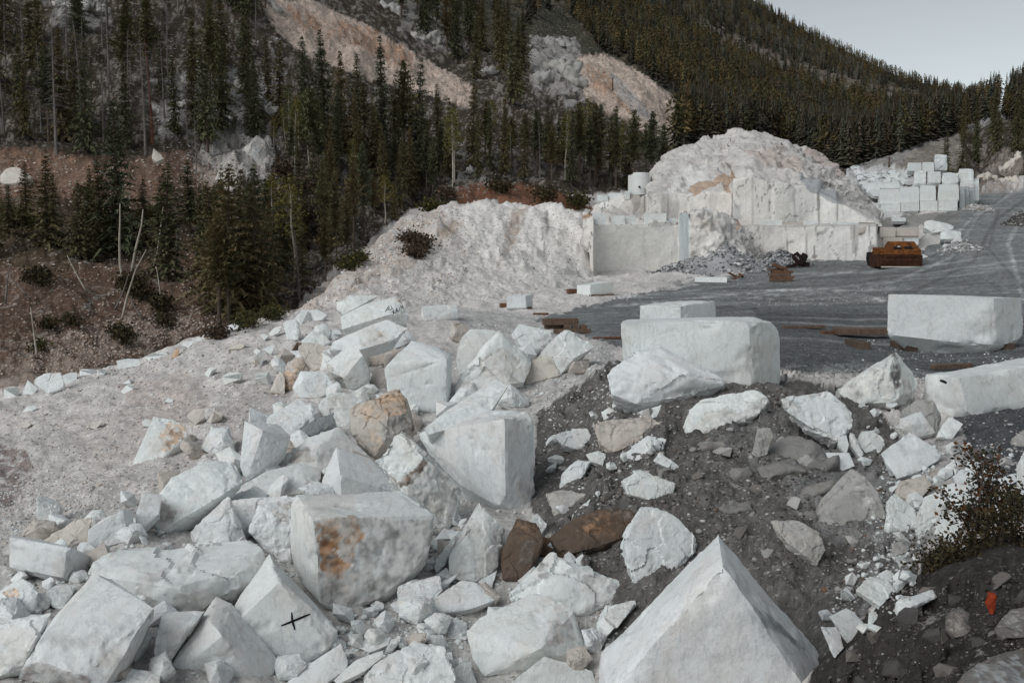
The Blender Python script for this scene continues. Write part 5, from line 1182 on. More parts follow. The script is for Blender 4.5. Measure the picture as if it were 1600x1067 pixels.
# --- remesh all blocks at once, roughen and colour them
bpy.context.view_layer.update()
dg = bpy.context.evaluated_depsgraph_get()
def mesh_np(me):
    v = np.empty(len(me.vertices) * 3, np.float32); me.vertices.foreach_get('co', v)
    return v.reshape(-1, 3).astype(np.float64)
baked = []
for item in pending:
    o = item[0]
    me = bpy.data.meshes.new_from_object(o.evaluated_get(dg), depsgraph=dg)
    baked.append(me)
for bi, (item, me) in enumerate(zip(pending, baked)):
    o, style, tint, stains, size, vx, Yb = item
    old = o.data
    planes = None
    if style != 'crag' and vx != 0:
        pls = []
        for pg in old.polygons:
            n_ = np.array(pg.normal)
            if not any(n_ @ b_ > .97 for a_, b_ in pls): pls.append((np.array(pg.center), n_))
        planes = (np.array([a_ for a_, b_ in pls]), np.array([b_ for a_, b_ in pls]))
    o.modifiers.clear()
    me.name = o.name.split('.')[0]
    o.data = me
    bpy.data.meshes.remove(old)
    V = mesh_np(me)
    if not len(V):
        print('EMPTY', o.name, o['label']); continue
    n = np.empty(len(V) * 3, np.float32); me.vertices.foreach_get('normal', n); n = n.reshape(-1, 3)
    L_ = max(size, .05); sd_ = (bi * 7.13) % 97
    f1 = fbm(V / (L_ * .55), 4, .55, sd_) - .5
    f2 = fbm(V / (L_ * .16), 3, .55, sd_ + 3) - .5
    near = min(1.0, L_)
    if style == 'sawn':
        chip = -sstep(.60, .72, fbm(V / (L_ * .28), 4, .6, sd_ + 9)) * .018 * L_
        d = f1 * .022 * L_ + f2 * .006 * L_ + chip
    elif style == 'layer':
        ax = np.array([.35, .25, .9]); t_ = V @ ax / (L_ * .13) + f1 * 3
        fr = t_ - np.floor(t_)
        d = f1 * .06 * L_ + sstep(0, .5, fr) * .007 * L_ + f2 * .012 * L_
    elif style == 'crag':
        d = cellplane(V / (L_ * np.array([.35, .5, .8])), bi % 50) * .34 * L_ + cellplane(V / (L_ * np.array([.13, .2, .26])), bi % 50 + 5) * .14 * L_ + f1 * .1 * L_
    else:
        d = f1 * .045 * L_ + f2 * .008 * L_
        d = d + cellplane(V / (L_ * .46), bi % 50) * .036 * L_ + cellplane(V / (L_ * .19), bi % 50 + 3) * .009 * L_
    if planes is not None and vx != 0:
        pc, pn = planes
        dist = np.abs(np.einsum('ij,kj->ki', pn, V) - (pc * pn).sum(1)[None]) if len(V) * len(pn) < 4e6 else None
        if dist is not None and len(pn) > 2:
            dist.partition(1, axis=1)
            ed = 1 - sstep(.0, (.034 if style == 'sawn' else .06) * L_, dist[:, 1])
            nn_ = fbm(V / (L_ * .11), 4, .65, sd_ + 33)
            big = sstep(.50, .66, fbm(V / (L_ * .22), 3, .55, sd_ + 36))
            d = d - ed * (.008 + .022 * sstep(.42, .62, nn_) + .028 * big) * L_ * (.42 if style == 'sawn' else .75)
    if vx == 0:
        d = d * 0
    V2 = V + n * d[:, None]
    me.vertices.foreach_set('co', V2.astype(np.float32).ravel())
    W = V + np.array(o.location)
    u, v = to_uv(W)
    base = np.array(TINT[tint])
    rs = random.Random(bi)
    base = base * (1 - .08 * rs.random()) * np.array([1, 1 - .012 * rs.random(), 1 - .03 * rs.random()])
    c = base * (.94 + .14 * (f1 + .5)[:, None])
    vein = sstep(.86, .96, ridged(V / np.array([L_ * .9, L_ * .9, L_ * .45]), 3, sd_ + 5))
    c = c * (1 - .16 * vein[:, None])
    dust = sstep(.52, .68, fbm(V / (L_ * .5), 4, .6, sd_ + 20))
    c = c * (1 - .45 * dust[:, None]) + c * np.array([.96, .90, .84]) * .45 * dust[:, None]
    if stains:
        j1 = fbm(V / (L_ * .12), 4, .65, sd_ + 40) - .5; j2 = fbm(V / (L_ * .12), 4, .65, sd_ + 60) - .5
        tex = .5 + .95 * sstep(.3, .7, fbm(V / (L_ * .06), 3, .65, sd_ + 70))
        mot = sstep(.34, .60, fbm(V / (L_ * .11), 4, .65, sd_ + 80)) * sstep(.06, .16, 1 - ridged(V / (L_ * .35), 3, sd_ + 90))
        for poly, key, wt, jt in stains:
            m = inpoly(u + j1 * jt * 5, v + j2 * jt * 5, poly).astype(float) * wt * (.30 + .70 * mot)
            c = c * (1 - m[:, None]) + np.array(TINT[key]) * tex[:, None] * m[:, None]
    set_col(me, np.clip(c, .015, .84))
    me.polygons.foreach_set('use_smooth', np.full(len(me.polygons), vx != 0))
    if vx < 0: me.set_sharp_from_angle(angle=R(28))
    me.materials.clear(); me.materials.append(M_marble)
    me.update()

# --- painted marks, children of their blocks
def paint_strokes(block, strokes, w, label=None, name='painted_mark'):
    me = block.data; loc = np.array(block.location)
    bvh = BVHTree.FromPolygons([Vector(v) for v in mesh_np(me)], [tuple(p.vertices) for p in me.polygons])
    verts, faces = [], []
    for stroke, ww in strokes:
        pts = []
        for (a, b) in zip(stroke[:-1], stroke[1:]):
            m = max(2, int(math.hypot(b[0]-a[0], b[1]-a[1]) / 1.0))
            for k_ in range(m): pts.append((a[0] + (b[0]-a[0])*k_/m, a[1] + (b[1]-a[1])*k_/m))
        pts.append(stroke[-1])
        dx, dy = stroke[-1][0]-stroke[0][0], stroke[-1][1]-stroke[0][1]
        ln = math.hypot(dx, dy); nx, ny = -dy/ln, dx/ln
        ring = []
        for i_, (u, v) in enumerate(pts):
            taper = ww * (.55 + .45 * min(1, 4 * min(i_ + .3, len(pts) - .7 - i_) / len(pts)))
            pr = []
            for sgn in (-1, -.33, .33, 1):
                q_ = P(u + nx*sgn*taper/2, v + ny*sgn*taper/2, 1.0)
                d_ = Vector(q_).normalized()
                h = bvh.ray_cast(Vector(-loc), d_)
                if h[0] is None: break
                pr.append(h[0] - d_ * .006)
            if len(pr) == 4: ring.append(pr)
        b0 = len(verts)
        for pr in ring: verts += [tuple(p) for p in pr]
        for i_ in range(len(ring) - 1):
            for j_ in range(3):
                faces.append((b0+i_*4+j_, b0+i_*4+j_+1, b0+i_*4+j_+5, b0+i_*4+j_+4))
    o = link_mesh(name, verts, faces, M_black, parent=block)
    return o
z1 = lambda pts: [(p[0]*550/1599, 700 + p[1]*550/1599) for p in pts]
paint_strokes(xblock, [(z1([(1277,806),(1330,785),(1410,752)]), 3.4), (z1([(1325,745),(1327,780),(1340,825)]), 3.2)], 3.0)
zt = lambda pts: [(616 + (p[0]-615)*1.28*120/1600, 483.5 + (p[1]-445)*1.28*120/1600) for p in pts]
let = [[(470,490),(510,405)],[(510,405),(530,465)],[(485,460),(525,445)],[(520,380),(545,460)],[(545,460),(580,435)],[(555,375),(580,440)],[(580,440),(600,425)],
       [(570,490),(610,460)],[(590,475),(605,520)],[(610,520),(605,455),(640,460)],[(610,490),(645,510)],[(640,500),(650,425)],[(650,425),(680,490)],[(645,470),(675,465)],
       [(715,415),(690,420),(710,450),(690,470)],[(715,375),(735,440)],[(745,370),(760,440)],[(725,410),(755,400)]]
paint_strokes(lettered, [(zt(s_), .85) for s_ in let], .85, name='hand_lettering')
z7 = lambda pts: [(1050 + p[0]*550/1586, 400 + p[1]*550/1586) for p in pts]
paint_strokes(markblock, [(z7([(1207,560),(1222,564),(1238,572)]), 4.2)], 4)

# ------------------------------------------------------------------ trees
def tube(path, radii, sides=6):
    V, Fc = [], []
    for i, (p, r) in enumerate(zip(path, radii)):
        for k_ in range(sides):
            a = 6.2832 * k_ / sides
            V.append((p[0] + r * math.cos(a), p[1] + r * math.sin(a), p[2]))
    for i in range(len(path) - 1):
        for k_ in range(sides):
            a, b = i * sides + k_, i * sides + (k_ + 1) % sides
            Fc.append((a, b, b + sides, a + sides))
    return V, Fc
def mesh_only(name, V, Fc, mat, col=None):
    o = link_mesh(name, V, Fc, mat, col=col, smooth=False)
    me = o.data
    bpy.data.objects.remove(o)
    return me
def spray_tris(r, base, d, L, wid, n, droop, jitter):
    """needle clusters along one branch: returns triangles"""
    T = []
    side = np.array([-d[1], d[0], 0.0]); side /= max(1e-6, np.linalg.norm(side))
    for k_ in range(n):
        t = (k_ + .6) / n
        p = base + d * L * t + np.array([0, 0, -droop * L * t * t])
        ll = wid * (1.25 - .6 * t)
        ro = r.uniform(-1.1, 1.1)
        sd2 = side * math.cos(ro) + np.array([0, 0, 1.0]) * math.sin(ro)
        for sg in (-1, 1):
            q_ = p + sd2 * sg * ll * r.uniform(.7, 1.2) + d * ll * r.uniform(.2, .8) + np.array([0, 0, r.uniform(-.5, .15) * ll])
            a = p - d * ll * .25 + np.array([0, 0, r.uniform(-.1, .1) * jitter])
            b = p + d * ll * .35 + np.array([0, 0, r.uniform(-.25, .1) * ll])
            T.append((a, b, q_))
    tip = base + d * L * 1.08 + np.array([0, 0, -droop * L])
    T.append((base + d * L * .7 + side * wid * .3, base + d * L * .7 - side * wid * .3, tip))
    return T
def conifer(seed, kind):
    r = random.Random(seed); H = 10.0
    lean = (r.uniform(-.25, .25), r.uniform(-.25, .25))
    cx = lambda z: np.array([lean[0] * (z / H) ** 2, lean[1] * (z / H) ** 2, z])
    if kind == 'spruce':
        clear, rad, nw, drp, wd = r.uniform(.3, 1.0), r.uniform(1.5, 2.0), 40, .28, .28
    elif kind == 'slim':
        clear, rad, nw, drp, wd = r.uniform(.6, 2.0), r.uniform(1.05, 1.4), 38, .35, .29
    else:
        clear, rad, nw, drp, wd = r.uniform(2.6, 4.2), r.uniform(1.45, 1.9), 28, .05, .38
    T = []
    for w in range(nw):
        t = w / (nw - 1)
        z = clear + (H * .99 - clear) * t ** .92 + r.uniform(-.08, .08); zw = z
        if kind == 'pine':
            R_ = rad * (1 - .85 * max(0, t - .25) ** 1.3 / .75 ** 1.3) * r.uniform(.55, 1.15) * (.55 + .45 * min(1, t * 4))
        else:
            R_ = rad * (1 - t) ** .70 * r.uniform(.6, 1.2) + .08
        nb = r.choice((4, 5, 6)) if t < .85 else 4
        if r.random() < .10: nb = 2
        a0 = r.uniform(0, 6.28)
        for k_ in range(nb):
            a = a0 + 6.283 * k_ / nb + r.uniform(-.35, .35)
            up = -.30 + .75 * t + r.uniform(-.12, .12) if kind != 'pine' else .05 + .5 * t + r.uniform(-.2, .25)
            L = R_ * r.uniform(.55, 1.2); z = zw + r.uniform(-.22, .22) * (1 - t)
            d = np.array([math.cos(a) * math.cos(up), math.sin(a) * math.cos(up), math.sin(up)])
            n = max(3, int(L / (wd * .42)) + 1)
            T += spray_tris(r, cx(z), d, L, wd * (.7 + .3 * (1 - t)), n, drp * (1 - t), .1)
    V = np.array(T).reshape(-1, 3)
    Fc = np.arange(len(V)).reshape(-1, 3)
    sh = np.array([r.uniform(.65, 1.3) for _ in T]).repeat(3)
    col = np.stack([sh, sh, sh * .95], 1)
    zz = np.linspace(0, H * .96, 9)
    TV, TF = tube([cx(z) for z in zz], [.15 * (1 - z / H * .9) for z in zz], 6)
    # bare dead twigs below the crown
    for k_ in range(14 if kind == 'pine' else 5):
        z = r.uniform(.2, 1) * max(clear, 1.2); a = r.uniform(0, 6.28); L = r.uniform(.3, .9)
        b0 = len(TV); c_ = cx(z); e = c_ + np.array([math.cos(a) * L, math.sin(a) * L, -.15 * L])
        TV += [tuple(c_ + [0, 0, .02]), tuple(c_ - [0, 0, .02]), tuple(e)]; TF.append((b0, b0 + 1, b0 + 2))
    return TV, TF, V, Fc, col
def snag(seed, thick=1.0):
    r = random.Random(seed); H = 10.0
    zz = np.linspace(0, H, 9); lx, ly = r.uniform(-.3, .3), r.uniform(-.3, .3)
    cx = lambda z: np.array([lx * (z / H) ** 2, ly * (z / H) ** 2, z])
    TV, TF = tube([cx(z) for z in zz], [.12 * thick * (1 - z / H * .92) for z in zz], 6)
    BV, BF = [], []
    for k_ in range(110):
        z = r.uniform(2.2, 9.7); a = r.uniform(0, 6.28); L = (1.5 * (1 - z / H) + .2) * r.uniform(.5, 1.1)
        c_ = cx(z); dr = r.uniform(-.55, .05)
        d = np.array([math.cos(a), math.sin(a), dr]); w_ = .022
        s1 = np.array([-d[1], d[0], 0]) * w_
        def stick(p0, p1, w0):
            b0 = len(BV)
            s_ = np.array([w0, 0, 0]); s2 = np.array([0, w0 * .5, w0])
            BV.extend([tuple(p0 - s_), tuple(p0 + s_), tuple(p1), tuple(p0 - s2), tuple(p0 + s2), tuple(p1)])
            BF.extend([(b0, b0+1, b0+2), (b0+3, b0+4, b0+5)])
        stick(c_, c_ + d * L, w_)
        for q_ in range(3):
            t = r.uniform(.3, .9); aa = a + r.choice((-.8, .8)); l2 = L * .35
            p0 = c_ + d * L * t
            stick(p0, p0 + np.array([math.cos(aa), math.sin(aa), dr - .2]) * l2, w_ * .7)
    return TV, TF, BV, BF
def aspen(seed):
    r = random.Random(seed); H = 10.0
    lx, ly = r.uniform(-.5, .5), r.uniform(-.4, .4)
    cx = lambda z: np.array([lx * (z / H) ** 1.5 + .08 * math.sin(z * 1.1 + seed), ly * (z / H) ** 2, z])
    zz = np.linspace(0, H * .95, 10)
    TV, TF = tube([cx(z) for z in zz], [.12 * (1 - z / H * .85) for z in zz], 6)
    T = []
    for k_ in range(60):
        z = r.uniform(4.6, 9.9); a = r.uniform(0, 6.28); R_ = 1.15 * math.sin(min(1, (10.2 - z) / 4) * 1.5) * r.uniform(.25, 1)
        c_ = cx(z) + np.array([math.cos(a) * R_, math.sin(a) * R_, .3 * R_])
        b0 = len(TV); p0 = cx(z - .5)
        TV += [tuple(p0 + [0, 0, .02]), tuple(p0 - [0, 0, .02]), tuple(c_)]; TF.append((b0, b0+1, b0+2))
        for q_ in range(11):
            p = c_ + np.array([r.gauss(0, .25), r.gauss(0, .25), r.gauss(0, .22)])
            e1 = np.array([r.gauss(0, 1), r.gauss(0, 1), r.gauss(0, 1)]); e1 *= .13 / np.linalg.norm(e1)
            e2 = np.array([r.gauss(0, 1), r.gauss(0, 1), r.gauss(0, 1)]); e2 *= .13 / np.linalg.norm(e2)
            T.append((p - e1, p + e1, p + e2 * 1.4))
    V = np.array(T).reshape(-1, 3); Fc = np.arange(len(V)).reshape(-1, 3)
    sh = np.array([r.uniform(.6, 1.35) for _ in T]).repeat(3)
    return TV, TF, V, Fc, np.stack([sh, sh, sh], 1)
LIB = {}
for kind, n in (('spruce', 6), ('slim', 5), ('pine', 5)):
    for k_ in range(n):
        TV, TF, V, Fc, col = conifer(100 * len(kind) + k_ * 7 + 1, kind)
        LIB.setdefault(kind, []).append((mesh_only('trunk', TV, TF, M_bark), mesh_only('crown', V, Fc, M_spruce, col)))
for k_ in range(4):
    TV, TF, BV, BF = snag(900 + k_)
    LIB.setdefault('snag', []).append((mesh_only('trunk', TV, TF, M_grey), mesh_only('branches', BV, BF, M_grey)))
for k_ in range(4):
    TV, TF, V, Fc, col = aspen(40 + k_ * 3)
    LIB.setdefault('aspen', []).append((mesh_only('trunk', TV, TF, M_pale), mesh_only('crown', V, Fc, M_aspen, col)))
tr = random.Random(11)
NAME = {'spruce': 'spruce_tree', 'slim': 'spruce_tree', 'pine': 'pine_tree', 'snag': 'dead_tree', 'aspen': 'aspen_tree'}
tree_xy = []
def tree(kind, base, h, label, group=None, wide=1.0, variant=None, lean=(0, 0)):
    lib = LIB[kind]
    t_, c_ = lib[tr.randrange(len(lib)) if variant is None else variant]
    e = empty(NAME[kind], base)
    e.rotation_euler = (lean[1], lean[0], tr.uniform(0, 6.28))
    e.scale = (h / 10 * wide, h / 10 * wide, h / 10)
    tag(e, label, 'tree', group)
    for nm, me in (('trunk', t_), ('crown' if kind != 'snag' else 'branches', c_)):
        o = bpy.data.objects.new(nm, me); C.objects.link(o); o.parent = e
    tree_xy.append((base[0], base[1]))
    return e
def tree_at(kind, u, vb, vt, label, group=None, wide=1.0, variant=None):
    Y = ray(u, vb)
    p = ground_pt(u, vb, Y)
    p[2] = height(np.array(p[0]), np.array(p[1])) - .15
    h = (st(u, vt)[1] - st(u, vb)[1]) * Y + .15
    return tree(kind, p, h, label, group, wide, variant)
# trees one can pick out
tree_at('spruce', 72, 385, 243, 'dark bushy spruce right of the pink rock face at the far left', wide=1.7)
tree_at('spruce', 187, 400, 160, 'tall full spruce standing before the left red bank', wide=1.35)
tree_at('spruce', 160, 400, 250, 'dark spruce just left of the tall full one', wide=1.6)
tree_at('spruce', 262, 440, 255, 'dark bushy spruce above the leaning pale trunks', wide=1.6)
tree_at('snag', 130, 222, 38, 'tall grey dead spruce with drooping bare branches at upper left', wide=1.3, variant=0)
tree_at('snag', 88, 240, 25, 'thin grey dead tree left of the tall grey dead spruce', wide=1.1, variant=1)
tree_at('snag', 172, 190, 75, 'short grey dead spruce right of the tall grey one', variant=2)
rt = tree_at('snag', 238, 223, 60, 'dead tree with a thick red brown trunk on the left slope', wide=1.5, variant=3)
for ch in rt.children:
    if ch.name.startswith('trunk'):
        ch.data = ch.data.copy(); ch.data.materials.clear(); ch.data.materials.append(M_redbark)
tree_at('snag', 205, 130, 40, 'pale twin stemmed dead tree above the left slope', variant=0)
tree_at('snag', 307, 275, 180, 'thin pale dead stem left of the big pale outcrop', variant=1)
AS = 'aspens with white trunks beside the big pale outcrop'
for u, vb, vt, lb in [(428,238,185,'small orange leaved aspen right of the big pale outcrop'),(446,238,165,'yellowish aspen with a white trunk, leftmost of three'),(453,238,160,'yellowish aspen with a white trunk, middle of three'),(467,236,150,'yellowish aspen with a white trunk, rightmost of three'),(497,240,163,'lone aspen with a white trunk right of the three aspens')]:
    tree_at('aspen', u, vb, vt, lb, AS, .9)
for u, vb, vt, k_, lb in [(507,225,47,'spruce','tall spruce whose tip stands against the upper end of the pink slide'),(478,215,58,'spruce','spruce left of the tallest one below the pink slide'),(535,240,80,'spruce','broad spruce right of the tallest one below the pink slide'),
   (560,250,85,'spruce','dark spruce with its tip over the pink slide, fifth along'),(598,260,58,'slim','thin see through spruce rising over the pink slide'),(632,262,95,'pine','pine with a long bare trunk in front of the slide'),(655,260,92,'spruce','narrow dark spruce in front of the lower slide'),
   (686,260,132,'spruce','spruce at the foot of the pink slide'),(740,265,128,'spruce','dense spruce standing clear at the foot of the slide'),(766,268,160,'slim','slim spruce right of the dense clear standing one'),(787,272,155,'slim','slim dark spruce above the red cut bank'),
   (905,285,160,'pine','rounded pine above the cut wall, left of four'),(930,290,163,'pine','rounded pine above the cut wall, second of four'),(962,295,168,'pine','rounded pine above the cut wall, third of four'),(990,298,172,'pine','rounded pine behind the white tank'),(1018,300,175,'pine','rounded pine at the edge of the mound, right of the tank'),(1036,300,195,'pine','low rounded pine at the foot of the slide by the mound'),
   (1478,268,205,'spruce','dark spruce behind the far block stack, left one'),(1502,280,200,'spruce','dark spruce behind the far block stack, right one'),(1553,235,138,'slim','tall spruce breaking the skyline above the right outcrop'),(1592,215,128,'spruce','dark spruce at the right edge breaking the skyline')]:
    tree_at(k_, u, vb, vt, lb, None, 1.1)
tree_at('spruce', 345, 420, 262, 'olive green spruce in front of the cream outcrop', wide=1.2)
tree_at('spruce', 375, 470, 265, 'broad brownish spruce in the middle of the left grove', wide=1.2)
tree_at('spruce', 405, 480, 258, 'large olive spruce at the front of the left grove', wide=1.3)
tree_at('pine', 343, 512, 330, 'pine with a bare trunk standing on the scree edge', wide=1.3)
tree_at('pine', 358, 505, 350, 'dark trunked pine beside the one on the scree edge', wide=1.3)
tree_at('pine', 508, 415, 250, 'thin trunked pine left of the spoil slope', wide=.9)
tree_at('pine', 526, 412, 270, 'thin pine second left of the spoil slope', wide=.8)
tree_at('pine', 553, 392, 240, 'straight pine third left of the spoil slope', wide=.9)
tree_at('pine', 569, 378, 225, 'straight pale trunked pine nearest the spoil slope', wide=.9)
# leaning and fallen pale stems
def stem(pts, r0, label, name='leaning_stem', cat='tree trunk', mat=None, group=None, lift=0.0):
    """pts: picture points from foot to tip; the stem leans in the plane facing along the slope"""
    Y = ray(*pts[0]) - .1
    path = [P(u, v, Y + i * .12) for i, (u, v) in enumerate(pts)]
    base = path[0].copy()
    pp = []
    for i in range(len(path) - 1):
        for k_ in range(3): pp.append(path[i] + (path[i+1] - path[i]) * k_ / 3)
    pp.append(path[-1])
    V, Fc = [], []
    n = len(pp)
    for i, p in enumerate(pp):
        r = r0 * (1 - .65 * i / (n - 1))
        ax = pp[min(i+1, n-1)] - pp[max(i-1, 0)]; ax = ax / np.linalg.norm(ax)
        e1 = np.cross(ax, [0, 1, 0]); e1 /= max(1e-6, np.linalg.norm(e1)); e2 = np.cross(ax, e1)
        for k_ in range(7):
            a = 6.283 * k_ / 7
            V.append(p + e1 * r * math.cos(a) + e2 * r * math.sin(a))
    for i in range(n - 1):
        for k_ in range(7):
            a, b = i*7 + k_, i*7 + (k_+1) % 7
            Fc.append((a, b, b + 7, a + 7))
    Fc.append(tuple(range(6, -1, -1))); Fc.append(tuple(range((n-1)*7, n*7)))
    o = link_mesh(name, V, Fc, mat or M_pale, loc=base)
    tag(o, label, cat, group)
    return o
k2 = 300/1600
Q = lambda pts: [(p[0]*k2, 300 + p[1]*k2) for p in pts]
LG = 'pale leaning stems on the left slope'
stem(Q([(1022,710),(1000,600),(995,400),(1000,250),(1000,100)]), .12, 'upright pale stem, leftmost of the bright leaning ones', group=LG)
stem(Q([(1100,660),(1130,480),(1180,280),(1192,145)]), .13, 'broken topped pale stem leaning right', group=LG)
stem(Q([(1265,680),(1310,520),(1340,300),(1360,120)]), .12, 'pale stem leaning right behind the white stone', group=LG)
stem(Q([(1462,700),(1468,560),(1475,400),(1482,300)]), .12, 'short upright pale stem, rightmost of the bright ones', group=LG)
stem(Q([(955,985),(1020,850),(1075,680)]), .07, 'thin pale pole leaning across the red slope, left one', group=LG, mat=M_grey)
stem(Q([(1015,1060),(1060,870),(1130,650),(1220,480)]), .08, 'long pale pole leaning right across the red slope', group=LG)
stem(Q([(1330,980),(1335,830),(1315,690),(1300,620)]), .06, 'crooked thin pale stem below the white stone', group=LG)
stem(Q([(720,830),(640,690),(560,530)]), .07, 'pale dead stick leaning left on the red slope', group=LG)
stem(Q([(1190,1060),(1100,920),(1090,860)]), .07, 'grey stick leaning left near the scree edge', group=LG, mat=M_grey)
stem(Q([(45,930),(60,740),(85,600)]), .07, 'grey dead stem at the far left of the red slope', group=LG, mat=M_grey)
stem(Q([(220,860),(150,770),(60,690)]), .06, 'fallen grey stick at the far left of the red slope', group=LG, mat=M_grey)
stem(Q([(310,1380),(285,1200),(255,960)]), .07, 'thin pale stem low on the red slope at left', group=LG)
kk8 = 300/1600
Q8 = lambda pts: [(p[0]*kk8, 480 + p[1]*kk8) for p in pts]
stem(Q8([(250,410),(400,470),(560,540),(720,580)]), .10, 'long grey log fallen across the left end of the scree crest', 'fallen_log', 'log')
stem([(520,15),(498,8),(470,-20)], .12, 'fallen trunk above the pink slide', 'fallen_log', 'log', M_grey)
stem([(300,62),(320,90),(332,100)], .10, 'grey fallen trunk on the rocky slope', 'fallen_log', 'log', M_grey)
stem([(275,260),(245,278),(232,250)], .10, 'grey stick lying across the left red bank', 'fallen_log', 'log', M_grey)

# the stands: every tree its own, thinned by distance
def stand(poly, n, kinds, hr, label, group, mind=2.0, ymin=48, ymax=215, wide=(.9, 1.25), vtop=None):
    pa = np.array(poly, float); cnt = tries = 0
    while cnt < n and tries < n * 60:
        tries += 1
        u = tr.uniform(pa[:, 0].min(), pa[:, 0].max()); v = tr.uniform(pa[:, 1].min(), pa[:, 1].max())
        if not inpoly(np.array([u]), np.array([v]), poly)[0]: continue
        Y = ray(u, v)
        if Y is None or not ymin < Y < ymax: continue
        p = P(u, v, Y)
        if any((p[0]-x)**2 + (p[1]-y)**2 < mind**2 for x, y in tree_xy): continue
        p[2] = height(np.array(p[0]), np.array(p[1])) - .15
        k_ = tr.choice(kinds)
        hh = tr.uniform(*hr)
        if vtop: hh = max(3.2, min(hh, (st(u, vtop + tr.uniform(0, 45))[1] - st(u, v)[1]) * Y))
        tree(k_, p, hh, label[k_], group[k_], tr.uniform(*wide))
        cnt += 1
    if cnt < n: print('stand short', cnt, n, group)
def lg(where):
    return ({'spruce': 'dark green spruce in the ' + where, 'slim': 'narrow spruce in the ' + where, 'pine': 'pine with a bare lower trunk in the ' + where, 'snag': 'bare grey dead tree in the ' + where, 'aspen': 'yellow green aspen in the ' + where},
            {'spruce': 'spruces in the ' + where, 'slim': 'narrow spruces in the ' + where, 'pine': 'pines in the ' + where, 'snag': 'dead trees in the ' + where, 'aspen': 'aspens in the ' + where})
A, G_ = lg('wood along the top left edge')
stand([(-60,-40),(420,-40),(410,90),(330,120),(200,150),(-60,200)], 42, ['spruce','spruce','pine','slim','snag'], (8, 13), A, G_)
A, G_ = lg('row above the left red bank')
stand([(-40,150),(60,200),(240,210),(330,170),(360,210),(250,245),(160,245),(60,235),(-40,235)], 22, ['spruce','pine','slim','snag','spruce'], (7, 12), A, G_, 1.6)
A, G_ = lg('left part of the lower slope')
stand([(-60,330),(150,340),(330,330),(330,400),(60,410),(-60,430)], 16, ['spruce','spruce','slim'], (4, 7.5), A, G_, 2.0, wide=(1.3,1.9), vtop=245)
A, G_ = lg('grove left of the spoil slope')
stand([(340,360),(480,330),(620,300),(640,330),(560,395),(500,450),(430,492),(345,500),(330,440)], 44, ['spruce','spruce','pine','spruce','pine','snag','aspen'], (4.5, 10.5), A, G_, 1.5, wide=(1.1,1.8), vtop=250)
A, G_ = lg('dense stand under the pink slide')
stand([(430,215),(560,225),(690,255),(720,280),(690,315),(620,325),(520,315),(440,290)], 44, ['spruce','spruce','slim','pine','spruce','pine','aspen'], (4.5, 9.5), A, G_, 1.7, vtop=105)
A, G_ = lg('row above the red cut bank')
stand([(690,245),(800,235),(900,245),(1010,275),(1020,302),(900,292),(760,277),(700,285)], 38, ['pine','pine','spruce','slim','aspen','snag'], (5.5, 10.5), A, G_, 1.6, vtop=150)
A, G_ = lg('wood between the two slides')
stand([(600,-40),(900,-40),(880,35),(830,55),(805,180),(740,125),(620,50)], 36, ['spruce','spruce','slim','pine'], (9, 13), A, G_, 2.0, 90, 260)
A, G_ = lg('wood on the slope by the upper left rocks')
stand([(250,140),(420,100),(440,200),(340,260),(250,220)], 13, ['spruce','slim','snag','spruce'], (6, 10), A, G_, 2.5)
A, G_ = lg('wood above the haul road at right')
stand([(1500,215),(1540,175),(1640,150),(1660,240),(1600,245),(1570,235),(1530,265)], 26, ['spruce','slim','spruce'], (5.5, 9.5), A, G_, 2.0, 140, 330)

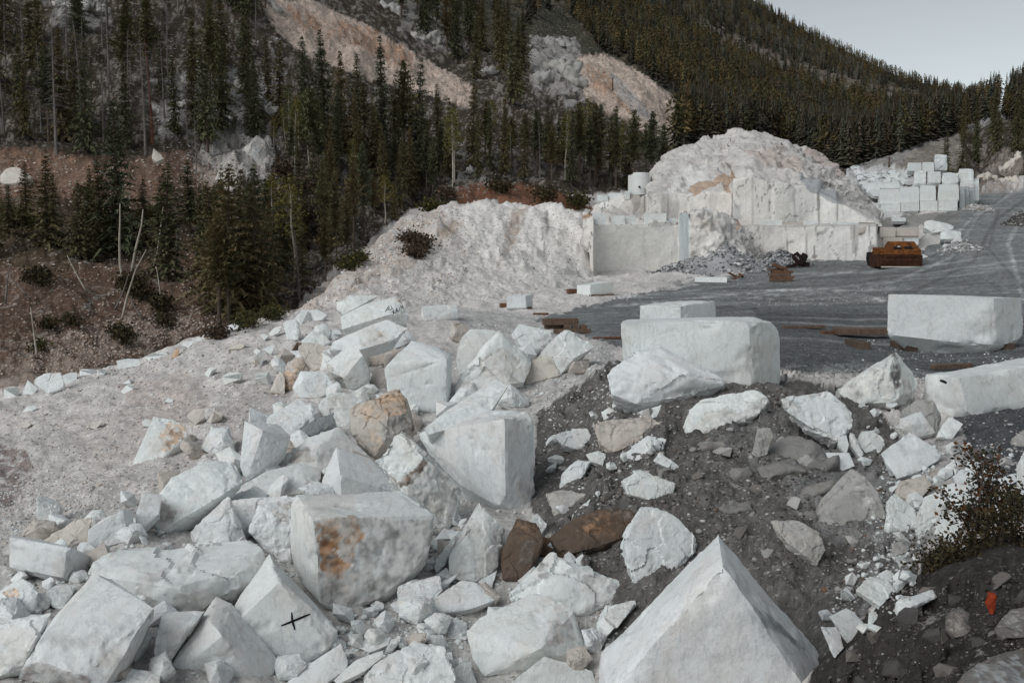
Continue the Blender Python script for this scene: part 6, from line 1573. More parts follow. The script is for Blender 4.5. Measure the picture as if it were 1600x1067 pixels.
# far forest: uncounted, one object
def far_forest(name, n, polys, hr, ymin, label=None):
    r = np.random.default_rng(5)
    tmpl = []
    for kind in ('slim', 'spruce', 'slim', 'round', 'spruce'):
        T = []; rr = random.Random(len(tmpl) + 3)
        if kind == 'round':
            for q_ in range(90):
                z = rr.uniform(.35, 1.0); a = rr.uniform(0, 6.28); R_ = .16 * math.sin(min(1, (1.05 - z) / .5) * 1.5) * rr.uniform(.4, 1)
                p = np.array([math.cos(a) * R_, math.sin(a) * R_, z])
                e1 = np.array([rr.gauss(0, 1), rr.gauss(0, 1), rr.gauss(0, 1)]) * .032; e2 = np.array([rr.gauss(0, 1), rr.gauss(0, 1), rr.gauss(0, 1)]) * .032
                T.append((p - e1, p + e1, p + e2))
        else:
            rad = .11 if kind == 'slim' else .15
            for w in range(19):
                t = w / 18; z = .10 + .88 * t
                for k_ in range(7):
                    a = rr.uniform(0, 6.28); R_ = (rad * (1 - t) + .012) * rr.uniform(.7, 1.25)
                    d = np.array([math.cos(a), math.sin(a), 0]); s_ = np.array([-d[1], d[0], 0]) * R_ * .26
                    T.append((np.array([0, 0, z + .04]) , d * R_ + s_ + np.array([0, 0, z - .045]), d * R_ - s_ + np.array([0, 0, z - .05])))
        T.append((np.array([-.008, 0, 0]), np.array([.008, 0, 0]), np.array([0, 0, .8])))
        T.append((np.array([0, -.008, 0]), np.array([0, .008, 0]), np.array([0, 0, .8])))
        tmpl.append(np.array(T).reshape(-1, 3))
    VV_, CC_ = [], []
    BARE = [(1070,25),(1120,45),(1220,90),(1350,130),(1470,152),(1450,172),(1330,152),(1200,112),(1100,66)]
    got = 0
    while got < n:
        poly, wt = polys[r.integers(len(polys))]
        pa = np.array(poly, float)
        u = r.uniform(pa[:, 0].min(), pa[:, 0].max()); v = r.uniform(pa[:, 1].min(), pa[:, 1].max())
        if not inpoly(np.array([u]), np.array([v]), poly)[0]: continue
        Y = ray(u, v)
        if Y is None or Y < ymin: continue
        p = P(u, v, Y)
        dens = vnoise(np.array([[p[0] / 45, p[1] / 45, 3.3]]))[0]
        if r.random() > .35 + dens * 1.1: continue
        if Y > 300 and r.random() < .75 and inpoly(np.array([u]), np.array([v]), BARE)[0]: continue
        k_ = r.integers(len(tmpl)) if dens < .50 or r.random() < .35 else 3
        h = r.uniform(*hr) * (.85 if k_ == 3 else 1)
        a = r.uniform(0, 6.28)
        t0 = tmpl[k_] * h
        x, y = t0[:, 0] * math.cos(a) - t0[:, 1] * math.sin(a), t0[:, 0] * math.sin(a) + t0[:, 1] * math.cos(a)
        VV_.append(np.stack([x + p[0], y + p[1], t0[:, 2] + p[2] - .3], 1))
        if k_ == 3:
            cb = np.array([.115, .098, .048]) * r.uniform(.5, 1.2) * np.array([r.uniform(.9, 1.25), 1, 1])
        else:
            cb = np.array([.060, .061, .044]) * r.uniform(.6, 1.4) * np.array([r.uniform(.9, 1.3), 1, 1])
        cc = cb * np.repeat(r.uniform(.7, 1.3, len(t0) // 3), 3)[:, None]
        cc[-6:] = (.20, .18, .15) if k_ == 3 else (.09, .07, .06)
        CC_.append(cc)
        got += 1
    V = np.concatenate(VV_); c = np.concatenate(CC_)
    o = link_mesh(name, V, np.arange(len(V)).reshape(-1, 3), M_forest, col=c, smooth=False)
    tag(o, label, 'forest', kind='stuff')
M1 = [(1040,235),(1105,212),(1060,150),(1000,110),(940,80),(900,40),(880,-60),(1010,-60),(1180,0),(1300,52),(1420,122),(1560,158),(1560,185),(1480,205),(1400,235),(1330,262),(1290,262),(1200,225)]
far_forest('mountain_forest', 7000, [(M1, 1), (M1, 1), ([(1150,-5),(1300,55),(1420,122),(1550,156),(1540,168),(1400,135),(1290,75),(1150,15)], 1), ([(1050,235),(1100,190),(1250,220),(1340,235),(1500,190),(1500,205),(1330,262),(1290,262),(1200,225)], 1)], (5.5, 10), 150, 'far mixed forest of dark conifers and yellow green aspens covering the mountain')
far_forest('upper_forest', 900, [([(560,-120),(900,-120),(960,60),(925,60),(900,35),(820,40),(640,0)], 1), ([(-60,-160),(420,-160),(420,-30),(-60,-20)], 1), ([(1570,165),(1660,150),(1660,190),(1570,195)], 1)], (6, 10), 120, 'dark conifer forest above the two slides')

# ------------------------------------------------------------------ loose stone nobody could count
def ico():
    bm = bmesh.new(); bmesh.ops.create_icosphere(bm, subdivisions=1, radius=1.0)
    V = np.array([v.co[:] for v in bm.verts]); Fc = np.array([[v.index for v in f.verts] for f in bm.faces]); bm.free()
    return V, Fc
IV, IF = ico()
PEB = []
for k_ in range(16):
    v = IV * np.array([1, rng.uniform(.6, .9), rng.uniform(.4, .75)])
    # flatten against a few planes: broken, not rounded
    for q_ in range(7):
        dn = rng.normal(size=3); dn /= np.linalg.norm(dn)
        h = v @ dn; lim = h.max() * rng.uniform(.5, .8)
        v = v - np.outer(np.maximum(h - lim, 0), dn)
    PEB.append(v)
def scatter(name, label, zones, seed, cat='gravel'):
    r = np.random.default_rng(seed)
    VV_, FF_, CC_ = [], [], []; off = 0
    for (poly, n, s0, s1, cols, ymax) in zones:
        pa = np.array(poly, float)
        u = r.uniform(pa[:, 0].min(), pa[:, 0].max(), n * 4); v = r.uniform(pa[:, 1].min(), pa[:, 1].max(), n * 4)
        ok = inpoly(u, v, poly); u, v = u[ok][:n], v[ok][:n]
        cl = vnoise(np.stack([u / 40, v / 25, np.full(len(u), seed)], 1))
        for i in range(len(u)):
            if r.random() > .25 + cl[i] * 1.1: continue
            Y = ray(u[i], v[i])
            if Y is None or Y > ymax: continue
            p = P(u[i], v[i], Y)
            sz = (s0 + (s1 - s0) * r.random() ** 3) * Y / F * .5
            a = r.uniform(0, 6.28); t0 = PEB[r.integers(16)] * sz
            tl = r.uniform(-.4, .4)
            y_, z_ = t0[:, 1] * math.cos(tl) - t0[:, 2] * math.sin(tl), t0[:, 1] * math.sin(tl) + t0[:, 2] * math.cos(tl)
            x, y = t0[:, 0] * math.cos(a) - y_ * math.sin(a), t0[:, 0] * math.sin(a) + y_ * math.cos(a)
            VV_.append(np.stack([x + p[0], y + p[1], z_ + p[2] + sz * .1], 1)); FF_.append(IF + off); off += len(IV)
            c = np.array(cols[r.integers(len(cols))]) * r.uniform(.8, 1.15)
            CC_.append(np.repeat(c[None], len(IV), 0))
    o = link_mesh(name, np.concatenate(VV_), np.concatenate(FF_), M_pebble, col=np.clip(np.concatenate(CC_), .01, .83), smooth=False)
    tag(o, label, cat, kind='stuff')
Wp, Bp, Gp, Kp, Pp = (.70,.73,.73), (.62,.57,.53), (.40,.39,.385), (.07,.065,.06), (.50,.44,.40)
scatter('scree_rubble', 'pale crushed marble scattered down the scree', [
  ([(-40,640),(350,520),(480,490),(520,520),(430,600),(380,730),(350,760),(-40,850)], 5200, 1.5, 9, [Wp, Bp, Bp, Gp, Pp], 60),
  ([(-40,640),(350,520),(480,490),(520,520),(430,600),(380,730),(350,760),(-40,850)], 500, 2, 6, [Kp], 60),
  ([(-40,760),(130,740),(200,800),(100,830),(-40,850)], 1200, 2, 10, [Wp, Bp], 60),
  ([(0,650),(350,510),(480,478),(490,490),(360,525),(100,620),(0,655)], 380, 3, 13, [Wp, Bp], 60)], 3)
scatter('spoil_rubble', 'pinkish broken stone on the spoil slope left of the cut wall', [
  ([(455,490),(520,425),(640,338),(730,320),(760,380),(700,470),(600,480)], 4200, 1.5, 7, [Bp, Pp, Wp, (.52,.45,.40)], 110),
  ([(520,425),(640,338),(730,320),(700,350),(560,440)], 350, 3, 11, [Wp, Bp, Bp], 110),
  ([(700,340),(925,330),(930,440),(860,470),(720,480)], 1500, 1.2, 4.5, [Wp, Bp, Gp, Kp], 110)], 4)
scatter('pile_rubble', 'white marble fragments lying between the blocks of the pile', [
  ([(-20,840),(380,640),(480,500),(700,480),(960,560),(840,650),(820,800),(980,960),(980,1085),(-20,1085)], 6500, 2, 15, [Wp, Wp, Bp, Gp], 40),
  ([(520,1000),(620,920),(720,960),(740,1067),(560,1085)], 900, 4, 20, [Wp], 40),
  ([(640,830),(760,790),(780,880),(700,950),(620,910)], 500, 4, 20, [Wp, Gp], 40),
  ([(690,490),(960,540),(960,620),(850,640),(760,560)], 1600, 2, 8, [Gp, Wp, Bp], 50)], 5)
scatter('dark_spoil_stones', 'small pale and grey stones in the dark spoil', [
  ([(836,650),(960,570),(1240,610),(1400,690),(1450,800),(1420,960),(1290,930),(1100,870),(960,930),(826,790)], 8000, 1.5, 11, [Gp, Kp, (.2,.19,.18), (.14,.13,.12), (.17,.16,.15), (.25,.24,.23)], 40),
  ([(850,640),(960,600),(1040,680),(960,800),(850,760)], 700, 2, 10, [Gp, Wp], 40),
  ([(836,650),(960,570),(1240,610),(1400,690),(1450,800),(1420,960),(1290,930),(1100,870),(960,930),(826,790)], 420, 5, 22, [Gp, (.5,.49,.48), (.28,.27,.26), (.22,.2,.19), (.2,.13,.09)], 40),
  ([(1390,700),(1600,690),(1590,790),(1450,830),(1400,960),(1300,960)], 1500, 3, 16, [Wp, Wp, Gp], 40),
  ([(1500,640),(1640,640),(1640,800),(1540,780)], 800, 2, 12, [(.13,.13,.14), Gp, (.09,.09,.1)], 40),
  ([(1340,560),(1450,580),(1440,660),(1340,640)], 500, 2, 9, [Gp, Wp, (.2,.2,.2)], 60)], 6)
scatter('near_bank_stones', 'dark stones and grit on the near bank', [
  ([(1290,1085),(1400,960),(1500,900),(1640,870),(1640,1085)], 2600, 2, 13, [(.09,.085,.08), (.13,.12,.11), (.07,.06,.055), (.06,.05,.045)], 12),
  ([(1290,1085),(1400,960),(1500,900),(1640,870),(1640,1085)], 160, 2, 9, [(.40,.39,.38)], 12)], 7)
scatter('yard_gravel', 'grey gravel spread over the quarry yard', [
  ([(960,530),(1240,590),(1620,610),(1620,540),(1380,525),(1000,500)], 4200, 1.2, 4.5, [(.10,.105,.11), (.2,.21,.21), (.3,.31,.31), (.08,.08,.085)], 70),
  ([(1340,530),(1480,535),(1600,560),(1560,575),(1400,560)], 160, 2, 8, [Wp, Gp], 70),
  ([(1130,455),(1400,445),(1390,475),(1150,480)], 350, 1, 5, [(.5,.5,.5)], 90),
  ([(880,440),(1100,430),(1240,420),(1250,440),(1000,470),(840,490)], 900, 1, 4, [Gp, Wp, (.2,.2,.2)], 110)], 8)
scatter('hillside_stones', 'pale stones scattered over the wooded hillside', [
  ([(-40,240),(440,250),(440,430),(380,500),(200,560),(-40,620)], 7000, 1.2, 8, [(.52,.44,.38), (.58,.51,.46), (.33,.23,.17), (.42,.35,.30)], 140),
  ([(200,560),(60,600),(40,540),(150,500),(340,480),(340,510)], 3000, 1.5, 9, [(.50,.42,.37), (.42,.34,.29)], 140),
  ([(250,60),(440,60),(440,280),(300,290),(240,200)], 2600, 1.2, 8, [(.44,.43,.42), (.36,.35,.34)], 160),
  ([(480,300),(780,220),(780,300),(640,330),(520,420),(430,480)], 1600, 1.2, 6, [(.44,.40,.37), (.36,.31,.28)], 160),
  ([(400,10),(570,40),(735,140),(720,165),(560,110),(460,70)], 900, 1.2, 5, [(.58,.51,.46), (.40,.30,.24)], 220),
  ([(905,100),(950,88),(1110,205),(1060,235),(960,170)], 500, 1, 4, [(.55,.48,.43), (.40,.30,.24)], 260)], 9)
# heaps of grey rubble in front of the cut wall, built as mounds of stone
def heap(name, label, cu, cv, w, h, Y, seed, cols):
    r = np.random.default_rng(seed)
    c = P(cu, cv, Y); W_ = w * Y / F / 2; H_ = h * Y / F
    n = 46; g = np.linspace(-1.25, 1.25, n)
    X, Yg = np.meshgrid(g, g, indexing='ij')
    rr = np.sqrt(X**2 + Yg**2)
    pts = np.stack([X.ravel()*W_, Yg.ravel()*W_*.8, np.zeros(n*n)], 1)
    z = H_ * np.maximum(0, 1 - rr.ravel()) ** .9 * (.6 + .8 * fbm(pts / (W_*.6), 3, .5, seed)) + (fbm(pts / .5, 3, .6, seed) - .5) * .45 * (rr.ravel() < 1.1)
    wx, wy = pts[:, 0] + c[0], pts[:, 1] + c[1]
    gz = height(wx, wy)
    V = [np.stack([wx, wy, np.where(rr.ravel() < 1.15, np.maximum(gz + z, gz - .1), gz - .3)], 1)]
    ix = np.arange(n*n).reshape(n, n)
    q4 = np.stack([ix[:-1, :-1], ix[1:, :-1], ix[1:, 1:], ix[:-1, 1:]], -1).reshape(-1, 4)
    F3 = [np.concatenate([q4[:, [0, 1, 2]], q4[:, [0, 2, 3]]])]
    cc = [np.array(cols[0])[None] * (.6 + .8 * fbm(pts / .8, 3, .6, seed + 2)[:, None])]
    off = n*n
    for i in range(900):
        a = r.uniform(0, 6.28); d = math.sqrt(r.random()) * 1.12
        k0 = int(np.clip((math.cos(a)*d + 1.25) / 2.5 * (n-1), 0, n-1)); k1 = int(np.clip((math.sin(a)*d + 1.25) / 2.5 * (n-1), 0, n-1))
        p = V[0][k0*n + k1] + np.array([r.uniform(-.1, .1), r.uniform(-.1, .1), .03])
        sz = r.uniform(.06, .14) + .25 * r.random() ** 6
        V.append(PEB[r.integers(16)] * sz + p); F3.append(IF + off); off += len(IV)
        cc.append(np.repeat(np.array(cols[r.integers(len(cols))])[None] * r.uniform(.7, 1.2), len(IV), 0))
    o = link_mesh(name, np.concatenate(V), np.concatenate(F3), M_pebble, col=np.clip(np.concatenate(cc), .02, .8), smooth=False)
    tag(o, label, 'heap')
GC = [(.30,.30,.31), (.45,.45,.45), (.16,.16,.17), (.55,.55,.55), (.10,.10,.11)]
heap('rubble_heap', 'grey rubble heap at the foot of the cut wall', 1128, 425, 150, 42, 80, 1, GC)
heap('rubble_heap', 'low grey rubble heap behind the rusty iron grapple', 1222, 413, 80, 24, 82, 2, GC)
heap('rubble_heap', 'small dark heap left of the larger grey rubble heap', 1050, 432, 70, 14, 80, 3, GC)
heap('rubble_heap', 'stony spill at the right foot of the low stack', 1500, 405, 60, 14, 83, 4, [(.4,.4,.4), (.55,.56,.56), (.25,.25,.25)])
heap('rubble_heap', 'stony spill at the right end of the far stack', 1526, 323, 50, 9, 113, 5, [(.45,.44,.43), (.6,.6,.6), (.3,.28,.26)])
heap('rubble_heap', 'dark rubble on the right verge of the haul road', 1600, 345, 60, 26, 100, 6, [(.12,.115,.11), (.35,.34,.33), (.08,.08,.08)])

# ------------------------------------------------------------------ timber, machines, tank, poles
def boxm(bm, c, size, rz=0.0, rx=0.0, ry=0.0, bev=.01):
    M = Matrix.Translation(Vector(c)) @ Matrix.Rotation(rz, 4, 'Z') @ Matrix.Rotation(ry, 4, 'Y') @ Matrix.Rotation(rx, 4, 'X') @ Matrix.Diagonal((*size, 1))
    r = bmesh.ops.create_cube(bm, size=1.0, matrix=M)
    if bev:
        es = list({e for v in r['verts'] for e in v.link_edges})
        bmesh.ops.bevel(bm, geom=es, offset=bev, segments=1, affect='EDGES')
def bm_obj(name, bm, mat, parent=None, loc=None):
    me = bpy.data.meshes.new(name); bmesh.ops.recalc_face_normals(bm, faces=bm.faces)
    bm.to_mesh(me); bm.free(); me.materials.append(mat)
    o = bpy.data.objects.new(name, me); C.objects.link(o)
    if parent: o.parent = parent
    if loc is not None: o.location = tuple(loc)
    return o
def gp(u, v, Y=None):
    Y = Y or ray(u, v)
    p = P(u, v, Y); p[2] = height(np.array(p[0]), np.array(p[1])); return p
def beam(p, L, w, h, rz, label, z=0.0, ry=0.0, mat=None, group=None, name='timber_beam'):
    bm = bmesh.new(); boxm(bm, (0, 0, h/2 + z), (L, w, h), rz=rz, ry=ry, bev=.012)
    o = bm_obj(name, bm, mat or M_wood, loc=p)
    return tag(o, label, 'timber', group)
G1 = 'timbers stacked in front of the peaked rock'
p = gp(880, 520)
Yt = p[1]; px = Yt / F
beam(p + np.array([-.1, .3, .30]), 56*px, .34, .26, .16, 'long squared timber on top of the near timber stack', group=G1)
beam(p + np.array([.35, -.1, 0]), 58*px, .26, .16, .05, 'lower weathered timber of the near timber stack', group=G1)
beam(p + np.array([-.35, .5, .12]), 30*px, .3, .16, .3, 'hidden middle timber of the near timber stack', group=G1)
for k_ in range(3):
    beam(p + np.array([.15 + .33*k_, .12, .13]), .22, .5, .2, .1, ['left','middle','right'][k_] + ' short timber end in the near timber stack', group=G1)
p = gp(950, 530); beam(p, 48*p[1]/F, .16, .09, .25, 'thin reddish plank on the ground right of the near timber stack', mat=M_wood2)
p = gp(845, 492); beam(p, 24*p[1]/F, .16, .1, .1, 'short reddish plank on the pale ground behind the near timber stack', mat=M_wood2)
p = gp(1255, 513); beam(p, 68*p[1]/F, .3, .12, .15, 'grey weathered plank lying on the yard between the two big blocks')
p = gp(1340, 527); beam(p + np.array([.2, 0, .12]), 84*p[1]/F, .9, .24, -.04, 'heavy brown timber lying left of the biggest sawn block')
p = gp(1315, 524); beam(p + np.array([-.3, .1, .02]), 40*p[1]/F, .3, .16, .2, 'split brown timber end left of the heavy one', mat=M_wood2)
for u, v, lb in [(1340,528,'short prop under the heavy brown timber'),(1412,536,'left prop under the biggest sawn block'),(1512,544,'middle prop under the biggest sawn block'),(1560,542,'right prop under the biggest sawn block')]:
    p = gp(u, v, 36.0); beam(p - np.array([0, 0, .12]), .40, 1.6, .36, .0, lb, name='timber_prop', mat=M_bark)  # props coloured darker to carry the shade under the block
p = gp(1487, 578); beam(p, 72*p[1]/F, .22, .14, .28, 'grey brown timber behind the long block with the black mark', z=.05)
G2 = 'timbers under and beside the small sawn blocks'
p = gp(788, 480); beam(p, 14*p[1]/F, .3, .2, .2, 'reddish timber end left of the small sawn cube', mat=M_wood2, group=G2)
p = gp(814, 483); beam(p + np.array([0, .4, -.05]), 36*p[1]/F, .3, .14, 0, 'flat timber under the small sawn cube', group=G2)
p = gp(895, 458); beam(p, 18*p[1]/F, .35, .25, .3, 'reddish timber left of the sawn block below the wall', mat=M_wood2, group=G2)
p = gp(940, 463); beam(p + np.array([0, .3, -.05]), 40*p[1]/F, .4, .16, .1, 'dark timber under the sawn block below the wall', group=G2)
G3 = 'timbers in the far cribbing stack'
p = gp(1221, 440); pY = p[1] / F
for k_, (dx, L, z, rz) in enumerate([(-.05, 34, .12, .1), (.05, 36, .30, -.05), (-.1, 34, .50, .08), (.1, 33, .68, .0), (-.35, 24, .86, .1)]):
    beam(p + np.array([dx, .1*k_, z - .1]), L*pY, .5, .18, rz, ['bottom','second','third','fourth','upper short'][k_] + ' timber of the far cribbing stack', mat=M_wood2 if k_ % 2 else M_wood, group=G3)
beam(p + np.array([-.1, .1, .92]), 26*pY, .22, .2, .1, 'loose timber tilted across the top of the far cribbing stack', ry=.28, mat=M_wood2, group=G3)
for k_, (u, v, L, rz, ry) in enumerate([(1146,434,1.0,.5,.4),(1152,437,.9,-.6,-.4),(1158,434,.8,1.0,.3)]):
    p = gp(u, v); beam(p, L, .14, .12, rz, ['left','middle','right'][k_] + ' stick of the broken wood right of the thin slab', ry=ry, z=.12, mat=M_wood2, group='broken wood beside the thin slab')

# rusty orange bucket body and dark bucket beside it
p = gp(1407, 419, 76.5); px = p[1] / F
e = empty('rusty_machine', p); tag(e, 'rusty brown and orange steel machine body parked before the low stack', 'machine')
W_ = 66 * px
def prism(poly, x0, x1):
    bm = bmesh.new()
    a = [bm.verts.new((x0, y, z)) for y, z in poly]; b = [bm.verts.new((x1, y, z)) for y, z in poly]
    bm.faces.new(a); bm.faces.new(b[::-1])
    for i in range(len(poly)): bm.faces.new((a[i], a[(i+1) % len(poly)], b[(i+1) % len(poly)], b[i]))
    bmesh.ops.bevel(bm, geom=bm.edges[:], offset=.02, segments=1, affect='EDGES')
    return bm
hb = 20 * px
bm_obj('lower_panel', prism([(-.02,.06),(-.12,hb*.55),(0,hb),(1.9,hb),(2.1,.06)], -W_/2, W_/2), M_rust, e)
bm = bmesh.new()
for x in np.linspace(-W_/2 + .25, W_/2 - .25, 7): boxm(bm, (x, -.09, hb*.5), (.06, .07, hb*.75))
boxm(bm, (0, -.1, hb*.86), (W_*.72, .08, .08))
bm_obj('rib', bm, M_rust, e)
bm_obj('upper_band', prism([(-.04,hb+.003),(.10,hb+.40),(.5,hb+.55),(1.8,hb+.55),(1.8,hb+.003)], -W_/2*.96, W_/2*.97), M_orange, e)
bm = bmesh.new()
v8 = [(-W_*.20, .45), (W_*.42, .45), (W_*.35, .55), (-W_*.14, .55)]
zz0, zz1 = hb + .555, hb + 1.02
lo = [bm.verts.new((x, y, zz0)) for x, y in [(-W_*.23,.42),(W_*.46,.42),(W_*.46,1.6),(-W_*.23,1.6)]]
hi = [bm.verts.new((x, y, zz1)) for x, y in [(-W_*.16,.65),(W_*.38,.65),(W_*.38,1.5),(-W_*.16,1.5)]]
bm.faces.new(lo); bm.faces.new(hi)
for i in range(4): bm.faces.new((lo[i], lo[(i+1) % 4], hi[(i+1) % 4], hi[i]))
bm_obj('top_hood', bm, M_orange, e)
for x, w in ((-W_*.05, .55), (W_*.2, .6)):
    bm = bmesh.new(); boxm(bm, (x, .28, hb+.50), (w, .3, .14), rx=.5); bm_obj('dark_slot', bm, M_steel, e)
bm = bmesh.new(); boxm(bm, (-W_*.02, .30, hb+.60), (.22, .05, .14)); bm_obj('pale_plate', bm, M_paper, e)
bm = bmesh.new(); boxm(bm, (0, -.1, .05), (W_*.94, .12, .1)); bm_obj('cutting_edge', bm, M_paper, e)
for sx in (-1, 1):
    bm = bmesh.new()
    boxm(bm, (sx*(W_/2 + .03), 1.0, hb*.5), (.05, 2.0, hb*.9)); bm_obj('side_plate', bm, M_rust, e)
p = gp(1372, 410, 79.5); px = p[1] / F
e = empty('steel_bucket', p); tag(e, 'black steel loader bucket left of the rusty machine', 'bucket')
bm_obj('shell', prism([(-.7,1.05),(-.75,.95),(-.2,.05),(.5,.0),(.9,.5),(.8,1.05)], -13*px, 18*px), M_steel, e)
bm = bmesh.new(); boxm(bm, (2*px, -.72, 1.08), (33*px, .2, .1)); boxm(bm, (4*px, 0, 1.22), (20*px, .9, .12), rx=.15); bm_obj('lip', bm, M_steel, e)
bm = bmesh.new(); boxm(bm, (-9*px, -.62, .7), (.14, .14, .14)); bm_obj('pale_plate', bm, M_paper, e)
# rusty grapple
p = gp(1248, 417, 80); px = p[1] / F
e = empty('iron_grapple', p); tag(e, 'dark rusty iron grapple lying with its claws up by the lower wall', 'grapple')
kq = .075 * px
def pl(pts, w0, w1, th=.16):
    bm = bmesh.new(); L_ = len(pts)
    for i in range(L_ - 1):
        (x0, z0), (x1, z1) = pts[i], pts[i+1]
        w = w0 + (w1 - w0) * (i + .5) / (L_ - 1)
        ln = math.hypot(x1-x0, z1-z0); a = math.atan2(z1-z0, x1-x0)
        boxm(bm, ((x0+x1)/2, .02*i, (z0+z1)/2), (ln + w*.5, th, w), ry=-a, bev=.02)
    return bm
gq = lambda x, y: ((x - 907) * kq, (490 - y) * kq)
bm_obj('base_arm', pl([gq(660,485), gq(800,440), gq(900,410), gq(1000,410), gq(1110,430)], .22, .40), M_iron, e)
bm_obj('claw', pl([gq(900,400), gq(860,340), gq(800,280), gq(790,240), gq(830,215)], .36, .18), M_iron, e)
bm_obj('claw', pl([gq(950,400), gq(960,320), gq(930,250), gq(880,215), gq(865,180)], .34, .2), M_iron, e)
bm_obj('claw', pl([gq(980,390), gq(1020,310), gq(1050,250), gq(985,220)], .4, .3), M_iron, e)
bm = bmesh.new(); boxm(bm, (*[gq(935,380)[0]], 0, gq(935,380)[1]), (.5, .3, .42), bev=.04); bm_obj('hub', bm, M_iron, e)
# white tank
p = P(999, 305, 97.5); px = 97.5 / F
e = empty('storage_tank', p - np.array([0, 0, .15])); tag(e, 'white upright cylindrical tank standing on the upper quarry ledge', 'tank')
bm = bmesh.new(); bmesh.ops.create_cone(bm, cap_ends=True, segments=48, radius1=14*px, radius2=14*px, depth=34*px, matrix=Matrix.Translation((1.5*px, 0, 17*px + .15)))
bmesh.ops.bevel(bm, geom=[ed for ed in bm.edges if all(v.co.z > 20*px for v in ed.verts)], offset=2.2*px, segments=4, affect='EDGES')
o = bm_obj('shell', bm, M_tank, e); o.data.polygons.foreach_set('use_smooth', [True]*len(o.data.polygons)); o.data.set_sharp_from_angle(angle=.8)
bm = bmesh.new(); boxm(bm, (-13*px, .2, 16.5*px), (8*px, 8*px, 33*px), bev=.04); bm_obj('side_panel', bm, M_tank, e)
bm = bmesh.new(); bmesh.ops.create_cone(bm, cap_ends=True, segments=16, radius1=1.5*px, radius2=1.5*px, depth=.3, matrix=Matrix.Translation((-2*px, -13.9*px, 14*px)) @ Matrix.Rotation(R(90), 4, 'X')); bm_obj('outlet', bm, M_steel, e)
bm = bmesh.new(); bmesh.ops.create_cone(bm, cap_ends=True, segments=8, radius1=.05, radius2=.05, depth=30*px, matrix=Matrix.Translation((17.5*px, -2*px, 15*px))); bm_obj('hose', bm, M_steel, e)
# poles
for u, vb, vt, Y, lb in [(1389,262,246,150,'short dark post beside the upper haul road'),(1475,264,217,140,'tall dark utility pole behind the far stack'),(1405,238,221,185,'thin distant pole left on the upper road'),(1352,252,243,165,'small pole at the start of the upper road'),(957,142,122,185,'bare stick standing on the pale slide')]:
    Yr = ray(u, vb) or Y
    b_ = P(u, vb, Yr); t_ = P(u, vt, Yr); h = t_[2] - b_[2] + .6
    e = empty('utility_pole', b_ - np.array([0, 0, .5])); tag(e, lb, 'pole')
    bm = bmesh.new(); bmesh.ops.create_cone(bm, cap_ends=True, segments=10, radius1=.16, radius2=.10, depth=h, matrix=Matrix.Translation((0, 0, h/2))); bm_obj('post', bm, M_bark, e)
    if 'tall' in lb or 'short' in lb:
        bm = bmesh.new(); boxm(bm, (0, -.12, h - .25), (.9, .1, .12)); bm_obj('crossarm', bm, M_bark, e)
# orange scrap on the near bank
p = ground_pt(1543, 942, ray(1543, 958)); 
px = p[1] / F
V, Fc = [], []
rr = random.Random(3)
for i in range(9):
    z = (i / 8 - .35) * 34 * px; w = (3 + 4.5 * math.sin(i / 8 * 2.9)) * px
    for k_ in range(5):
        V.append(((k_/4 - .5) * 2 * w + math.sin(i*1.2) * 1.5 * px, -(.5 - abs(k_/4 - .5)) * 8 * px + rr.uniform(-2, 2) * px, z))
for i in range(8):
    for k_ in range(4): Fc.append((i*5+k_, i*5+k_+1, i*5+k_+6, i*5+k_+5))
V2 = [(x, y + .02, z) for x, y, z in V]; n_ = len(V)
Fa = Fc + [tuple(n_ + q_ for q_ in f[::-1]) for f in Fc]
o = link_mesh('flagging_ribbon', np.array(V + V2) + p + np.array([0, -.06, 0]), Fa, M_ribbon, loc=p)
tag(o, 'crumpled orange red ribbon scrap on the dark near bank', 'ribbon')

# ------------------------------------------------------------------ shrubs
def leaf_cloud(r, pts, n_per, spread, size, cols, V, Fc, Cc, flat_=.5):
    for p in pts:
        for _ in range(n_per):
            c = np.array(p) + np.array([r.gauss(0, spread), r.gauss(0, spread), r.gauss(0, spread * .7)])
            e1 = np.array([r.gauss(0, 1), r.gauss(0, 1), r.gauss(0, flat_)]); e1 /= np.linalg.norm(e1)
            e2 = np.array([r.gauss(0, 1), r.gauss(0, 1), r.gauss(0, 1)]); e2 -= e1 * e2.dot(e1); e2 /= np.linalg.norm(e2)
            s = size * r.uniform(.6, 1.3); b = len(V)
            V += [c - e1*s, c + e2*s*.75, c + e1*s, c - e2*s*.75]; Fc.append((b, b+1, b+2, b+3))
            q_ = np.array(cols[r.randrange(len(cols))]) * r.uniform(.6, 1.3); Cc += [q_]*4
r = random.Random(21)
e0 = gp(1530, 870, 9.6)
e = empty('round_leaf_shrub', e0); tag(e, 'shrub with small round dark and rust leaves leaning over the gully', 'shrub')
SV, SF = [], []; LV, LF, LC = [], [], []
def wtube(path, r0, V, Fc):
    n = len(path); b0 = len(V)
    for i, p in enumerate(path):
        rr_ = r0 * (1 - .7 * i / (n - 1))
        for k_ in range(5):
            a = 6.283 * k_ / 5; V.append(np.array(p) + np.array([math.cos(a)*rr_, math.sin(a)*rr_, 0]))
    for i in range(n - 1):
        for k_ in range(5):
            a, b = b0 + i*5 + k_, b0 + i*5 + (k_+1) % 5; Fc.append((a, b, b+5, a+5))
tips = [(1455,765),(1470,775),(1480,790),(1500,720),(1512,700),(1520,720),(1540,710),(1552,735),(1530,750),(1560,720),(1510,760),(1495,800),(1545,770),(1570,760),(1585,790),(1505,820),(1520,780),(1500,697),(1555,700),(1480,810)]
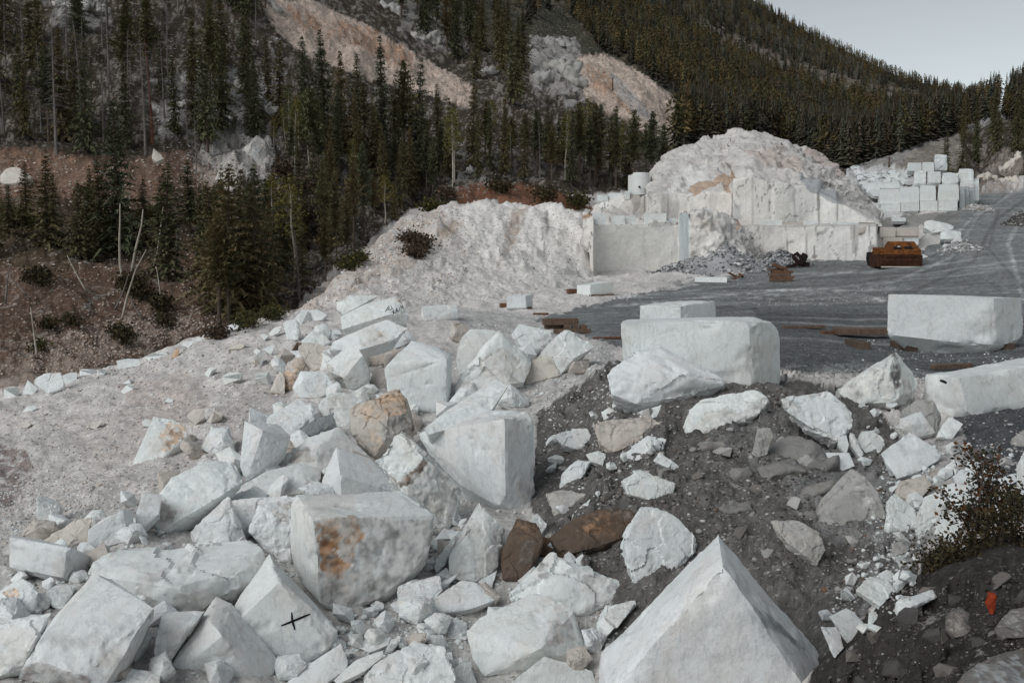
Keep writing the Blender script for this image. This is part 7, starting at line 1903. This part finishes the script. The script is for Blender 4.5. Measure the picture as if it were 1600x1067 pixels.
for (tu, tv) in tips:
    b = gp(1545 + r.uniform(-30, 40), 870, 9.4 + r.uniform(-.2, .4)); t = P(tu, tv, 9.6 + r.uniform(-.4, .7))
    mid = (b + t) / 2 + np.array([r.uniform(-.05, .05), r.uniform(-.1, .1), .12])
    path = [b, b*.5 + mid*.5 + np.array([0, 0, .03]), mid, mid*.5 + t*.5 + np.array([0, 0, .05]), t]
    wtube([q_ - e0 for q_ in path], .014, SV, SF)
    L_ = []
    for k_ in range(9):
        w = .35 + .65 * k_ / 8
        i0 = min(3, int(w * 4)); fr = w * 4 - i0
        L_.append(path[i0] * (1 - fr) + path[i0 + 1] * fr - e0)
    leaf_cloud(r, L_, 7, .055, .022, [(.030,.032,.020), (.045,.040,.022), (.10,.045,.018), (.07,.035,.018), (.04,.04,.025)], LV, LF, LC)
link_mesh('stem', SV, SF, M_bark, parent=e)
link_mesh('foliage', LV, LF, M_shrub, parent=e, col=np.array(LC), smooth=False)
def low_bush(name, label, boxes, Y, n, size, cols, spread=.1, group=None, cat='shrub'):
    V, Fc, Cc = [], [], []; r = random.Random(len(label))
    b0 = None; pts = []
    while len(pts) < n:
        u0, v0, u1, v1 = r.choice(boxes)
        a, b = r.uniform(-1, 1), r.uniform(-1, 1)
        if a*a + b*b > 1: continue
        u = (u0+u1)/2 + a*(u1-u0)/2; v = (v0+v1)/2 + b*(v1-v0)/2
        pts.append(P(u, v, Y + r.uniform(-.03, .05) * Y))
    base = np.array(pts).mean(0); base[2] = min(p[2] for p in pts)
    leaf_cloud(r, [p - base for p in pts], 12, spread, size, cols, V, Fc, Cc, .9)
    SV, SF = [], []
    for _ in range(46 if Y < 15 else 14):
        t = pts[r.randrange(len(pts))] - base
        q_ = np.array([t[0]*.4, t[1]*.4, 0.0]); wtube([q_, (q_+t)/2 + np.array([0,0,.05]), t], .012 * Y / 9, SV, SF)
    e = empty(name, base); tag(e, label, cat, group)
    link_mesh('stem', SV, SF, M_bark, parent=e)
    link_mesh('foliage', V, Fc, M_shrub, parent=e, col=np.array(Cc), smooth=False)
DG = [(.034,.032,.018), (.055,.045,.022), (.075,.052,.026), (.045,.034,.02)]
low_bush('juniper_bush', 'dense dark olive bush under the round leaved shrub at the right edge', [(1500,790,1640,900),(1450,835,1560,900),(1540,760,1640,860),(1440,860,1520,915)], 9.2, 560, .019, DG, .085)
OL = [(.05,.05,.02), (.08,.07,.02), (.04,.042,.02)]
BR = [(.07,.05,.035), (.05,.035,.025), (.09,.06,.04)]
for i, (u, v, w, h, cl, lb) in enumerate([
  (385,500,34,16,OL,'olive green bush on the scree edge beside the grove'),(425,488,26,14,OL,'second green bush on the scree edge near the cream boulder'),(340,520,22,10,BR,'brown bush left of the bare trunked pine'),
  (545,412,16,8,OL,'yellow green bush on the shoulder of the spoil slope'),(560,402,14,7,OL,'small green bush higher on the shoulder of the spoil slope'),(675,322,16,7,OL,'green bush at the top of the spoil slope'),
  (660,380,18,12,BR,'brown bare bush clump on the spoil slope'),(650,392,24,10,BR,'wide brown bush low on the spoil slope'),(700,300,14,8,BR,'brown shrub left of the red cut bank'),
  (640,372,12,9,BR,'small brown shrub high on the spoil slope'),(205,440,40,16,DG,'dark low bush among the leaning stems'),(215,455,26,12,DG,'dark bush at the foot of the leaning stems'),
  (190,520,30,18,DG,'dark purple brown thicket low on the red slope'),(60,430,40,16,DG,'dark thicket at the left of the red slope'),(250,470,20,18,DG,'dark brush right of the leaning stems'),(255,500,14,9,DG,'small dark bush below the leaning stems'),
  (110,500,16,8,DG,'small green bush on the lower red slope'),(60,540,10,6,OL,'tiny green bush low at the left'),(75,505,12,6,DG,'small dark tuft on the red slope at left'),(150,345,60,14,OL,'olive brush on the bench below the left red bank'),(30,340,40,14,OL,'olive brush at the far left below the pink rock face'),
  (240,335,40,12,OL,'olive brush between the two bushy spruces at left'),(135,300,8,5,DG,'tiny spruce sapling on the red bank'),(900,312,30,8,OL,'low green brush above the cut wall'),(850,302,26,7,DG,'dark brush on top of the red cut bank'),(780,290,24,6,DG,'dark brush at the left end of the red cut bank'),
  (1237,243,3,4,DG,'small dark bush on the crest of the mound'),(1185,211,4,3,DG,'dark tuft on top of the mound'),(440,262,22,16,BR,'reddish brown brush right of the big pale outcrop'),(470,290,30,18,BR,'brown brush below the three aspens'),(480,330,26,26,BR,'rusty brush on the slope inside the grove')]):
    Y = ray(u, v + h * .8)
    low_bush('hillside_shrub', lb, [(u-w/2, v-h/2, u+w/2, v+h*.7)], Y, 40 + int(w * 1.4), .0016 * Y, cl, .0045 * Y)
